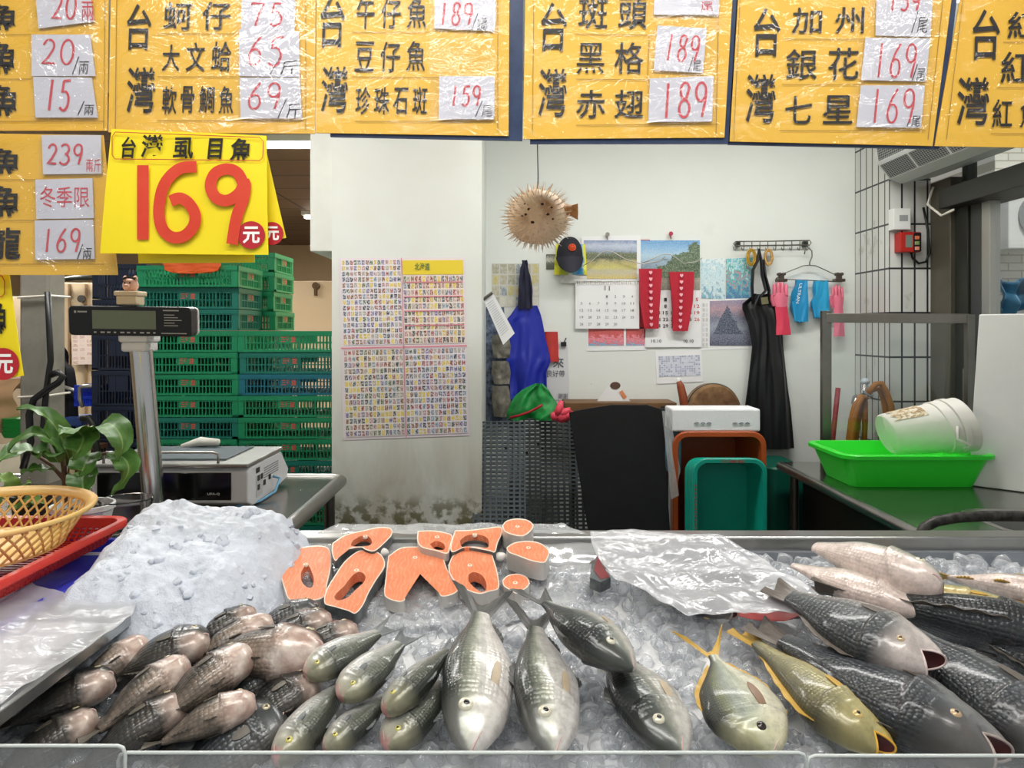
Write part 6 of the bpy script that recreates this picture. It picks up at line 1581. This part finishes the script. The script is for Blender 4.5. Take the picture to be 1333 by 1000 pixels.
M_finG = mat('grey_fin', hx('6E7272'), .4, var=.4, vscale=40); M_finB = mat('dark_fin', hx('3E4040'), .4, var=.5, vscale=40); M_finY = mat('yellow_fin', hx('C9A24A'), .4, var=.4, vscale=40); M_finP = mat('pale_fin', hx('BBAA90'), .4, var=.4, vscale=40)
IR = lambda n_, c: mat('iris_'+n_, hx(c), .18, .1, coat=.5)
M_finM = mat('milkfish_fin', hx('5A5A58'), .35, var=.4, vscale=40, c2=hx('383634'))
milk = dict(skin=fishskin('milkfish_skin', [(0,'E6DED8'),(.44,'DEDBD4'),(.57,'BDBDB0'),(.70,'868A7A'),(.81,'4A4F48'),(1,'2C302E')], .0085, .12, head='D6D4CC', headw=.25, metal=.2, rough=.28), fin=M_finM, pect=M_finP, iris=IR('silver','D2CDB8'))
milkd = dict(milk, skin=fishskin('milkfish_dark_skin', [(0,'E2DCD4'),(.36,'D2CFC6'),(.5,'8E9086'),(.62,'4C534F'),(.8,'2A302F'),(1,'1A1E1E')], .0085, .25, head='9A9C90', headw=.15, metal=.2, rough=.28))
mul = dict(skin=fishskin('mullet_skin', [(0,'D9D2CC'),(.35,'BDBDB8'),(.55,'9C9E98'),(.7,'6E7266'),(.85,'4C5044'),(1,'30342C')], .0065, .16, head='B4AE8C', headw=.45, metal=.2, pink=(.02,.09,'D89A98',.6,.75,'C98880')), fin=M_finG, iris=IR('yellow','CFC46A'))
pom = dict(skin=fishskin('pompano_skin', [(0,'E4DCC2'),(.3,'E0DCC4'),(.5,'B8BCA8'),(.66,'8A9286'),(.78,'6A6E50'),(.88,'33382E'),(1,'1E221E')], .005, .1, head='D8D2A4', headw=.5, metal=.15, noise_s=14), fin=M_finY, pect=mat('brown_fin', hx('8A6E58'), .4, var=.4, vscale=40), iris=IR('dark','2E2422'))
cro = dict(skin=fishskin('croaker_skin', [(0,'D9A83E'),(.2,'D2B25A'),(.4,'C2B886'),(.6,'A39C72'),(.78,'7A7450'),(1,'4E4A34')], .0075, .14, head='C9BC7A', headw=.4, metal=.15, noise_s=18), fin=M_finY, iris=IR('gold','C9B070'), lip=mat('yellow_lip', hx('D8A638'), .35))
bass = dict(skin=fishskin('bass_skin', [(0,'B9B4AE'),(.25,'9A9A98'),(.45,'75797C'),(.65,'4A4F54'),(.82,'2C3034'),(1,'1C1F22')], .0105, .55, head='8E8882', headw=.4, metal=.15, bumps=.75, noise_s=20), fin=mat('bass_fin', hx('6A625A'), .4, var=.4, vscale=40), iris=IR('tan','C2A680'), lip=mat('pale_lip', hx('A99A92'), .4))
bassw = dict(bass, skin=fishskin('bass_pale_head_skin', [(0,'D2C4BC'),(.25,'A8A4A0'),(.45,'7A7C7C'),(.65,'4E5254'),(.82,'303436'),(1,'202326')], .0105, .5, head='DCCFC8', headw=.8, metal=.15, bumps=.6), lip=mat('white_lip', hx('D6C2BC'), .4))
M_finT = mat('tilapia_fin', hx('5E584E'), .4, var=.5, vscale=40)
til = dict(skin=fishskin('tilapia_skin', [(0,'4E463E'),(.2,'35322C'),(.45,'282823'),(.7,'1C1E1B'),(1,'101211')], .010, .45, blotch=.5, blc=(.02,.022,.02), metal=.1, noise_s=26, pink=(.14,.32,'DCCABD',.22,.42,'B5988A'), bumps=.5), fin=M_finT, iris=IR('til','B4A888'))
tilp = dict(til, skin=fishskin('tilapia_pale_skin', [(0,'9A8674'),(.2,'564E44'),(.42,'33312B'),(.65,'252622'),(.82,'1A1C19'),(1,'111312')], .009, .35, blotch=.35, metal=.1, noise_s=26, pink=(.24,.42,'E4D6CA',.36,.52,'C4A496'), bumps=.45))
til_d = dict(til, skin=fishskin('tilapia_dark_skin', [(0,'6A6660'),(.3,'4E5254'),(.6,'34383A'),(1,'1A1C1C')], .010, .6, metal=.2, noise_s=24, bumps=.7))
wht = dict(skin=fishskin('white_belly_skin', [(0,'E6D2C8'),(.4,'E2D4CA'),(.6,'C2BEB2'),(.74,'7E8270'),(.88,'4A5044'),(1,'2E322C')], .0085, .1, metal=.12, noise_s=14), fin=M_finY, iris=IR('silver','D2CDB8'))
yel = dict(wht, skin=fishskin('yellow_striped_skin', [(0,'E2D2B8'),(.35,'DCC68A'),(.55,'C2B67A'),(.7,'9AA084'),(.85,'6A7268'),(1,'4A524E')], .008, .1, head='D2B450', headw=.5, metal=.12), lip=mat('yellow_lip', hx('D8A638'), .35))
GM, GS, GT, GB, GW = 'big silver milkfish', 'small silver mullet', 'dark tilapia in the pile', 'large black scaled bass', 'pale bellied fish at the back'
fish('milkfish', 'big silver milkfish with forked dark tail raised toward the salmon, next to the small mullets', GM, (612,984), (626,800), .075, 1, 12, SP_milk, mats=milk, lift2=.11, hs=1.02, ws=1.05)
fish('milkfish', 'big silver milkfish lying between two others, its tail crossing the first one', GM, (722,986), (697,818), .075, 1, 14, SP_milk, mats=milk, lift2=.105, hs=1.02, ws=1.05)
fish('milkfish', 'dark backed milkfish lying on top of the other milkfish', GM, (824,872), (712,786), .15, 1, 20, SP_milk, mats=milkd, lift2=.15, hs=1.25, ws=1.25)
fish('milkfish', 'dark backed milkfish below the top one, with eye near the acrylic guard', GM, (888,985), (796,850), .075, 1, 8, SP_milk, mats=milkd, hs=1.2, ws=1.1)
for i,(h_,t_,lf,rl,lab) in enumerate((((398,880),(492,824),.105,2,'small mullet with open gill lying on the tilapia, its mouth at their edge'),((445,910),(520,838),.10,0,'small mullet with grey forked tail raised, in the middle of its group'),
     ((503,928),(580,848),.095,28,'small dark mullet seen head on with round blunt snout'),((361,994),(448,888),.055,4,'longest small mullet, snout touching the acrylic guard'),((424,978),(505,905),.05,10,'small mullet below the one with the raised forked tail'),((504,974),(582,886),.05,6,'small mullet with pink mouth beside the first big milkfish'))):
    fish('mullet', lab, GS, h_, t_, lf, -1, rl, SP_mul, mats=mul, lift2=lf+.015, hs=(2.0,2.05,1.75,1.5,1.7,1.9)[i], ws=1.6)
fish('pompano', 'deep bodied pompano with brown side fin and dark eye', None, (1004,984), (928,854), .06, 1, 2, SP_pom, mats=pom, lift2=.09, hs=1.32, ws=1.2)
fish('croaker', 'yellow croaker with gaping yellow mouth', None, (1152,977), (985,838), .065, 1, 6, SP_cro, mats=cro, hs=1.42, ws=1.35)
fish('bass', 'black bass with pale open jaw lying across the others', GB, (1216,868), (1030,776), .14, 1, -4, SP_bass, mats=bassw, lift2=.12, hs=1.75, ws=1.45)
fish('bass', 'long black bass with dark gaping mouth at the acrylic guard', GB, (1303,988), (1020,834), .075, 1, 10, SP_bass, mats=bass, hs=1.5, ws=1.3)
fish('bass', 'black bass with raised side fin cut by the picture edge', GB, (1425,1005), (1175,818), .075, 1, 2, SP_bass, mats=bass, hs=1.45, ws=1.25)
fish('bass', 'black bass seen along its back, behind the one with pale jaw', GB, (1430,845), (1105,775), .07, 1, 48, SP_bass, mats=bass, hs=1.0, ws=1.1)
fish('bass', 'black bass of which only the flank shows at the picture edge', GB, (1470,925), (1262,822), .05, 1, 20, SP_bass, mats=bass, hs=1.2)
fish('bass', 'dark bass mostly hidden under the white film', GB, (955,800), (800,742), .05, 1, 25, SP_bass, mats=bass, hs=.8)
fish('bass', 'dark bass with red opened belly under the corner of the white film', GB, (1068,797), (880,742), .05, 1, 20, SP_bass, mats=bass, hs=.75)
fish('pale_fish', 'pale pink bellied fish in front of the round headed one', GW, (1212,800), (1032,736), .085, -1, -12, SP_milk, mats=wht, hs=.85, lift2=.07, fins=False)
fish('pale_fish', 'pale fish with round striped head on top of its neighbours', GW, (1226,766), (1062,712), .14, -1, -2, SP_til, mats=wht, hs=.85, ws=1.25, fins=False, lift2=.10)
fish('pale_fish', 'pale bellied fish with grey tail near the rear rim, cut by the picture edge', GW, (1420,788), (1235,752), .10, -1, -45, SP_milk, mats=wht, hs=.8, lift2=.04)
fish('yellow_fish', 'yellow striped fish with gaping jaw pointing to the pale fish', None, (1188,771), (1400,812), .085, 1, 0, SP_cro, mats=yel, hs=.8)
TL = [((150,885),(47,912),.085,-20,0,1.15,'tilapia lying beside the edge of the steel tray'),((246,864),(150,916),.11,-30,1,.95,'tilapia with white throat in the middle of the pile by the tray'),((246,914),(138,962),.08,-20,0,1.0,'large tilapia with pink belly near the acrylic guard'),
  ((128,934),(15,985),.06,-25,0,1.1,'tilapia behind the joint of the acrylic guards'),((193,836),(108,884),.085,-50,1,.7,'slim pale tilapia next to the tray corner'),((205,858),(118,884),.06,-10,0,.8,'tilapia mostly hidden between the pale one and the tray'),
  ((274,834),(180,852),.10,-10,0,1.15,'dark tilapia with lifted gill cover at the ice heap'),((334,799),(258,826),.07,-20,0,.95,'dark tilapia with pale snout at the back of the pile'),((356,812),(268,842),.09,-45,1,.75,'pale throated tilapia below the hindmost ones'),
  ((329,850),(228,902),.115,-25,1,1.05,'tilapia with yellow stain on its white belly'),((432,808),(350,826),.085,-20,0,1.0,'dark tilapia with pink chin near the salmon sheet'),((466,822),(390,838),.10,-25,0,1.1,'dark tilapia with round pale snout next to the raised mullet'),
  ((421,856),(306,838),.105,-30,1,.85,'tilapia with open gill lying over the middle of the pile'),((360,872),(300,900),.06,10,2,1.0,'dark tilapia deep in the gap of the pile'),((333,915),(240,938),.105,-35,1,.95,'tilapia with pink gaping snout above the scaly one'),
  ((415,884),(330,925),.075,-15,0,1.15,'dark tilapia touching the longest mullet'),((372,930),(268,985),.055,15,2,1.15,'grey scaly tilapia at the acrylic guard'),((415,793),(345,808),.05,-10,2,.9,'dark tilapia under the edge of the salmon sheet'),
  ((318,800),(262,792),.045,0,2,.8,'dark tilapia half sunk in the shaved ice'),((262,965),(200,990),.03,0,2,1.0,'dark tilapia at the bottom of the pile behind the guard')]
for h_,t_,lf,rl,mk,hs_k,lab in TL:
    fish('tilapia', lab, GT, h_, (h_[0]+(t_[0]-h_[0])*1.3, h_[1]+(t_[1]-h_[1])*1.3), lf*.9, -1, rl, SP_til, mats=(til,tilp,til_d)[mk], hs=hs_k*1.42, ws=1.45, lift2=lf*.9-.01, sag=.16, fins=True)

# ================================================================== salmon
M_flesh = NT('salmon_flesh'); g = M_flesh; co = g.tex('Object')
w_ = g.add('ShaderNodeTexWave', n_0=g.mapping(co,(1,.6,1)), i_Scale=28.0, i_Distortion=14.0, i_Detail=3.0)
g.p(Base_Color=g.mix(g.ramp(w_.outputs['Fac'],[(.72,(0,0,0)),(1,(.28,.28,.28))]), g.ramp(g.noise(co,18,4),[(.3,hx('E07A4E')),(.7,hx('EC9068'))]), hx('F2C2A4')), Roughness=.32)
g.set(g.b.inputs['Subsurface Weight'], .12); g.set(g.b.inputs['Subsurface Radius'], (.02,.008,.004)); g.bump(g.noise(co,60,3), .2, .002); M_flesh = M_flesh.m
M_skinS = mat('salmon_silver_skin', hx('C9C4BE'), .3, .2, var=.4, vscale=14, c2=hx('9A958E')); M_skinD = mat('salmon_dark_skin', hx('4E5254'), .35, .2, var=.6, vscale=30, c2=hx('8A8E8C')); M_fat = mat('pale_fat', hx('F0DCCB'), .4); M_bone = mat('bone', hx('F0E2D0'), .4); M_blood = mat('dark_blood', hx('5E1E18'), .4)
ZN = Vector((0,-.2425,.9701))
def inset(pts, d):
    n = len(pts); out = []; A_ = sum(pts[i][0]*pts[(i+1)%n][1]-pts[(i+1)%n][0]*pts[i][1] for i in range(n)); sg = 1 if A_ > 0 else -1
    for i in range(n):
        a_, b_, c_ = pts[i-1], pts[i], pts[(i+1)%n]
        tx, ty = c_[0]-a_[0], c_[1]-a_[1]; l_ = max(sqrt(tx*tx+ty*ty),1e-6); out.append((b_[0]-ty/l_*d*sg, b_[1]+tx/l_*d*sg))
    return out
def steak(label, outer, hole=None, lift=.05, th=.032, dark=False, bones=()):
    """outer: pixel outline; hole: pixel outline of the belly cavity"""
    o_ = [(350+x/3.508, 670+y/3.508) for x, y in outer]; o_ = smooth(o_+[o_[0]], 4)[:-1]
    t = thing('salmon_steak', label, 'fish steak', S(sum(q[0] for q in o_)/len(o_), sum(q[1] for q in o_)/len(o_), lift), 'salmon steaks')
    rnd = [S(x,y,lift) for x,y in o_]; low = [S(x,y,lift)-ZN*th for x,y in inset(o_,-.3)]
    inn = [S(x,y,lift+.0012) for x,y in inset(o_,1.3)]
    mb = MB(); A_ = [mb.vert(q) for q in rnd]; L_i = [mb.vert(q) for q in low]; n = len(A_)
    for i in range(n): mb.face(A_[i], A_[(i+1)%n], L_i[(i+1)%n], L_i[i])
    mb.build('skin', M_skinD if dark else M_skinS, t, smooth=True)
    mb = MB(); A_ = [mb.vert(q) for q in rnd]; I_ = [mb.vert(q) for q in inn]
    for i in range(n): mb.face(A_[i], A_[(i+1)%n], I_[(i+1)%n], I_[i])
    mb.build('fat_edge', M_fat, t, smooth=True)
    if hole:
        h_ = [(350+x/3.508, 670+y/3.508) for x, y in hole]; h_ = smooth(h_+[h_[0]], 4)[:-1]
        hp = [S(x,y,lift+.0006) for x,y in h_]; hd = [q-ZN*(th-.004) for q in hp]
    # flesh: bridge the outline to the hole with a fan of nearest points
    mb = MB(); I_ = [mb.vert(q) for q in inn]
    if hole:
        H_ = [mb.vert(q) for q in hp]; m = len(H_)
        ai = sum(o_[i][0]*o_[(i+1)%n][1]-o_[(i+1)%n][0]*o_[i][1] for i in range(n)); ah = sum(h_[i][0]*h_[(i+1)%m][1]-h_[(i+1)%m][0]*h_[i][1] for i in range(m))
        if ai*ah < 0: H_ = H_[::-1]; hp = hp[::-1]; hd = hd[::-1]
        j0 = min(range(m), key=lambda j: (hp[j]-inn[0]).length); H_ = H_[j0:]+H_[:j0]; hp = hp[j0:]+hp[:j0]; hd = hd[j0:]+hd[:j0]
        hc = sum(hp, Vector())/m; ex_ = Vector((1,0,0)); ey_ = ZN.cross(ex_).normalized()
        def angs(L_):
            r = []; last = None
            for q in L_+[L_[0]]:
                an = atan2((q-hc).dot(ey_), (q-hc).dot(ex_))
                if last is not None:
                    while an-last > pi: an -= 2*pi
                    while an-last < -pi: an += 2*pi
                r.append(an); last = an
            return r
        ao, ah_ = angs(inn), angs(hp); sgn = 1 if ao[-1] > ao[0] else -1
        sh = ao[0]-ah_[0]; sh = (sh+pi)%(2*pi)-pi; ah_ = [q-ah_[0]+ao[0]-sh for q in ah_]
        i = j = 0
        while i < n or j < m:
            if j >= m or (i < n and ao[i+1]*sgn < ah_[j+1]*sgn): mb.face(I_[i%n], I_[(i+1)%n], H_[j%m]); i += 1
            else: mb.face(I_[i%n], H_[(j+1)%m], H_[j%m]); j += 1
        D_ = [mb.vert(q) for q in hd]
        for j in range(m): mb.face(H_[j], H_[(j+1)%m], D_[(j+1)%m], D_[j])
    else:
        c_ = mb.vert(sum(inn, Vector())/n+ZN*.001)
        for i in range(n): mb.face(I_[i], I_[(i+1)%n], c_)
    mb.build('flesh', M_flesh, t)
    for x, y in bones:
        q = S(350+x/3.508, 670+y/3.508, lift+.002); mb = MB(); mb.tube([q-ZN*.004,q+ZN*.0012], [.007,.006], 12); bo = mb.build('bone', M_bone, t, smooth=True, angle=40)
        mb = MB(); mb.tube([q+ZN*.001,q+ZN*.0018], .0028, 8); mb.build('marrow', mat('marrow', hx('D8905E'), .5), bo)
    return t
steak('oval salmon steak nearest to the ice heap', [(70,200),(105,165),(175,145),(245,143),(278,162),(284,230),(268,310),(250,378),(160,396),(95,390),(72,340),(55,275)], [(158,242),(180,232),(196,262),(206,300),(196,332),(172,330),(150,305),(146,270)], bones=[(168,228)])
steak('salmon steak with long open cavity and dark skin, second from the ice heap', [(300,280),(345,215),(400,170),(440,162),(490,168),(522,195),(528,240),(490,300),(455,360),(430,415),(395,452),(362,440),(300,422),(254,405),(262,345)], [(345,325),(385,275),(420,262),(442,285),(428,315),(395,345),(365,375),(318,392),(300,372)], dark=True, bones=[(400,255)], lift=.06)
steak('large horseshoe shaped salmon steak in the middle', [(545,190),(600,152),(668,146),(740,150),(790,185),(815,250),(850,310),(864,345),(830,368),(785,372),(770,330),(750,275),(710,235),(680,200),(640,235),(605,280),(600,330),(622,385),(590,398),(530,372),(532,300)], None, bones=[(668,196)], lift=.05)
steak('round salmon steak with small dark cavity beside the raised fish tail', [(820,230),(845,180),(900,150),(960,148),(1010,165),(1030,215),(1045,270),(1050,335),(1005,352),(960,362),(905,345),(860,318),(825,270)], [(912,275),(935,262),(970,275),(990,305),(992,345),(965,352),(930,325),(912,302)], bones=[(918,232)], lift=.06)
steak('rear salmon steak with dark skin behind the first two', [(290,130),(350,92),(430,72),(500,58),(555,62),(562,92),(520,138),(480,168),(440,160),(420,150),(360,160),(330,180),(305,212),(288,175)], [(385,118),(420,98),(455,100),(470,125),(455,142),(400,146),(375,140)], dark=True, bones=[(440,100)], lift=.068, th=.022)
steak('small rear salmon steak between the two cavity steaks', [(680,75),(740,72),(800,80),(838,96),(830,140),(815,178),(760,165),(700,150),(678,120)], [(735,135),(765,120),(800,135),(800,160),(760,158)], bones=[(768,103)], lift=.07, th=.022)
steak('rear salmon steak with wide red cavity', [(850,72),(920,70),(1000,60),(1058,56),(1065,85),(1045,130),(1032,172),(1000,165),(900,150),(840,172),(830,140)], [(872,120),(905,95),(960,92),(1000,110),(1000,150),(940,148),(885,150)], dark=True, bones=[(940,92)], lift=.07, th=.022)
steak('small round salmon tail cut at the very back', [(1066,50),(1085,28),(1130,18),(1180,24),(1208,48),(1196,75),(1160,98),(1110,92),(1075,75)], None, bones=[(1135,55)], lift=.095, th=.05)
steak('salmon tail cut with dark tip behind the smallest one', [(1085,150),(1120,128),(1180,120),(1240,130),(1280,165),(1272,200),(1255,220),(1200,212),(1140,190),(1095,172)], None, bones=[(1185,152)], lift=.085, th=.05)
steak('smallest heart shaped salmon tail cut', [(1066,300),(1090,278),(1130,270),(1170,280),(1190,305),(1182,330),(1150,352),(1132,362),(1100,345),(1072,325)], None, bones=[(1125,312)], lift=.05, th=.04)
for x0,y0,x1,y1,lab in ((505,160,530,185,'white scrap of fat beside the rear dark skinned steak'),(1045,170,1070,215,'white fat lump beside the red cavity steak')):
    a_ = S(350+(x0+x1)/2/3.508, 670+(y0+y1)/2/3.508, .045); mb = MB(); mb.ball(a_, .018,.014,.012, 12, 8); tag(mb.build('fat_scrap', mat('white_fat', hx('EFE9E2'), .4), smooth=True), lab, 'fish scrap')
mb = MB(); sheetpx(mb, [(682,440,735),(700,400,775),(730,368,790),(765,362,770),(790,372,745),(806,410,690),(815,470,560)], lambda x,y: S(x,y,.010+.035*max(0,min(1,(745-y)/50))), amp=.007, sc=18, seed=3)
M_clearbag = filmm('clear_bag', 14, .9, .22)
tag(mb.build('plastic_sheet', M_film, smooth=True), 'clear crumpled plastic sheet under the salmon steaks', 'plastic sheet')
# white film over the dark bass and cut piece at its corner
mb = MB(); sheetpx(mb, [(694,768,935),(705,770,955),(720,775,985),(738,785,1008),(755,803,1040),(772,838,1066),(786,858,1092),(799,895,1046)], lambda x,y: S(x,y,.105), amp=.014, sc=12, seed=8)
tag(mb.build('plastic_film', M_milky, smooth=True), 'milky white plastic film spread over the dark bass', 'plastic film')
cpz = thing('fish_piece', 'small dark red fish piece at the corner of the white film', 'fish piece', S(780,745,.05))
q = [S(x,y,.07) for x,y in ((768,752),(770,735),(778,722),(784,735),(795,752),(782,758))]; mb = MB(); mb.prism(q, -ZN*.03); mb.build('skin', M_skinD, cpz)
q2 = [S(x,y,.0715) for x,y in ((773,742),(778,724),(784,736),(794,751),(782,754))]; mb = MB(); mb.face(*[mb.vert(v) for v in q2]); mb.build('flesh', mat('dark_red_flesh', hx('8E3A3C'), .35), cpz)
mb = MB(); sheetpx(mb, [(796,960,1045),(802,962,1040),(808,985,1020)], lambda x,y: S(x,y,.06), 20, 8, amp=.004); tag(mb.build('fish_piece', mat('red_flesh', hx('C24A44'), .35), smooth=True), 'red cut flesh showing under the front edge of the white film', 'fish piece')
for x,y,c,l in ((217,743,'E8856A','tiny salmon crumb lying on the shaved ice'),(320,782,'5A2E30','dark red scrap at the edge of the shaved ice')):
    mb = MB(); q = S(x,y,.13 if x < 300 else .03); mb.ball(q, .011,.009,.006, 10, 6); tag(mb.build('fish_scrap', mat('scrap'+c, hx(c), .4), smooth=True), l, 'fish scrap')

# ================================================================== dried porcupine fish on its string
pf = thing('porcupine_fish', 'dried spiny porcupine fish hanging on a string', 'dried fish', P(700,283,2.35))
C = P(700,283,2.35); rP = 37*2.35/F
def pufm():
    t = NT('dried_fish_skin'); co = t.tex('Object'); n = t.noise(co, 16, 5, .65); n2 = t.noise(co, 7, 3)
    t.p(Base_Color=t.mix(t.ramp(n2,[(.56,(0,0,0)),(.68,(1,1,1))]), t.ramp(n,[(.3,hx('F8D6AC')),(.7,hx('FBE4C6'))]), hx('C08C5C')), Roughness=.55); t.bump(n,.4,.004); return t.m
mb = MB(); NU, NV = 44, 30; vs_ = []
def pr(dx, dz, dy): return rP*(1+.04*noise.noise(Vector((dx*2,dy*2,dz*2))))
for i in range(NV+1):
    th = pi*i/NV; ring_ = []
    for j in range(NU if 0 < i < NV else 1):
        ph_ = 2*pi*j/NU; dv = Vector((sin(th)*cos(ph_)*1.06, sin(th)*sin(ph_), cos(th)*.96)); ring_.append(mb.vert(C+dv*pr(dv.x,dv.z,dv.y)))
    vs_.append(ring_)
for i in range(NV):
    for j in range(NU):
        k = (j+1)%NU; A_, B_2 = vs_[i], vs_[i+1]
        if len(A_) == 1: mb.face(A_[0], B_2[j], B_2[k])
        elif len(B_2) == 1: mb.face(A_[j], B_2[0], A_[k])
        else: mb.face(A_[j], B_2[j], B_2[k], A_[k])
mb.build('body', pufm(), pf, smooth=True)
mb = MB(); rp = random.Random(5); N_ = 330
for k in range(N_):
    zz = 1-2*(k+.5)/N_; a_ = k*2.399963; r_ = sqrt(1-zz*zz); dv = Vector((r_*cos(a_)*1.06, r_*sin(a_), zz*.96))
    ln = rP*rp.uniform(.16,.36); jit = Vector((rp.uniform(-.15,.15),rp.uniform(-.15,.15),rp.uniform(-.15,.15)))
    b0_ = C+dv*rP*.98; mb.tube([b0_, b0_+dv*ln*.25, b0_+(dv+jit).normalized()*ln], [.0030,.0019,.0005], 5)
stuff(mb.build('spines', mat('spine', hx('F2DFC6'), .5), pf, smooth=True))
mb = MB(); q = C+Vector((rP*.98,-.02,.02)); mb.tube([C+Vector((rP*.8,-.02,.016)), q, q+Vector((.018,-.004,.008))], [.022,.018,.010], 12); mb.build('snout', mat('dried_orange', hx('D99A5E'), .55, var=.5, vscale=30), pf, smooth=True)
mb = MB(); mb.grid(lambda u,v: q+Vector((.012+.026*v, -.004+.004*sin(u*9), (.012-.03*u)*(1+v*.7))), 8, 5, .002); mb.build('tail_fin', mat('dried_orange', hx('D99A5E'), .55), pf, smooth=True)
for dx,dz,r_ in ((-.03,.012,.006),(-.042,-.004,.005),(.03,-.004,.004),(.012,.03,.004),(-.05,.035,.004),(.045,.02,.004),(-.02,-.03,.005),(.05,-.02,.004),(-.06,-.01,.004)):
    mb = MB(); dv = Vector((dx/rP,-1,dz/rP)).normalized(); mb.ball(C+dv*rP*.99, r_*1.4,.004,r_, 10, 6); mb.build('hole', mat('dark_hole', hx('4A2A16'), .7), pf, smooth=True)
mb = MB(); mb.tube([C+Vector((0,0,rP*.9)), C+Vector((.001,0,rP+.04)), C+Vector((-.002,0,rP+.2)), C+Vector((-.003,0,1.0))], .0018, 6); mb.build('string', M_dark, pf)
# ================================================================== light
w = bpy.data.worlds.new('daylight'); bpy.context.scene.world = w; w.use_nodes = True
bgn = w.node_tree.nodes['Background']; bgn.inputs[0].default_value = (.93,.97,1.0,1); bgn.inputs[1].default_value = .52
bpy.context.scene.cycles.transparent_max_bounces = 28
su = bpy.data.lights.new('sun', 'SUN'); su.energy = 4.0; su.angle = .03; su.color = (1,.95,.86); so = bpy.data.objects.new('sun', su); COL.objects.link(so); so.location = (6,-4,10); so.rotation_euler = (radians(20),0,0)
M_tube = mat('lit_tube', (1,1,1), .5, emit=(1,.97,.92,1), es=9)
def lamp(label, x, y, z, L, power, axis='X', vis=True, color=(1,.98,.95)):
    t = thing('fluorescent_light', label, 'ceiling light', (x,y,z), 'fluorescent lights')
    hx_, hy_ = (L/2,.06) if axis == 'X' else (.06,L/2)
    mb = MB(); mb.box(x-hx_,x+hx_,y-hy_,y+hy_,z+.02,z+.07); mb.build('housing', M_white, t, bevel=.005)
    d_ = Vector((L/2-.03,0,0)) if axis == 'X' else Vector((0,L/2-.03,0))
    for s in (-1,1):
        o = Vector((0,.028*s,0)) if axis == 'X' else Vector((.028*s,0,0))
        mb = MB(); mb.tube([Vector((x,y,z))-d_+o, Vector((x,y,z))+d_+o], .013, 10); mb.build('tube', M_tube, t, smooth=True, angle=60)
    if power:
        la = bpy.data.lights.new('tube_light', 'AREA'); la.shape = 'RECTANGLE'; la.size = hx_*2 ; la.size_y = hy_*2+.1; la.energy = power; la.color = color
        lo = bpy.data.objects.new('tube_light', la); COL.objects.link(lo); lo.location = (x,y,z-.03)
lamp('twin tube light over the front of the counter', .2, .75, 2.83, 2.6, 29)
lamp('twin tube light over the back wall items', 1.0, 2.9, 2.83, 1.9, 30)
lamp('added unseen tube light over the scale table, brightening the crate fronts', -1.7, 2.75, 2.83, 1.5, 26)  # added out of view, to brighten the dark crate fronts
lamp('twin tube light over the customer side, glaring in the plastic sleeves', -.75, .12, 2.83, 1.5, 9)
lamp('lit twin tube light seen beside the white header', -1.75, 5.26, 2.83, 1.4, 75)
lamp('small far lit tube low beside the white header', -1.87, 8.6, 2.83, 1.2, 65)
lamp('twin tube light over the crates in the hall', -4.2, 6.0, 2.83, 2.0, 110, 'Y')
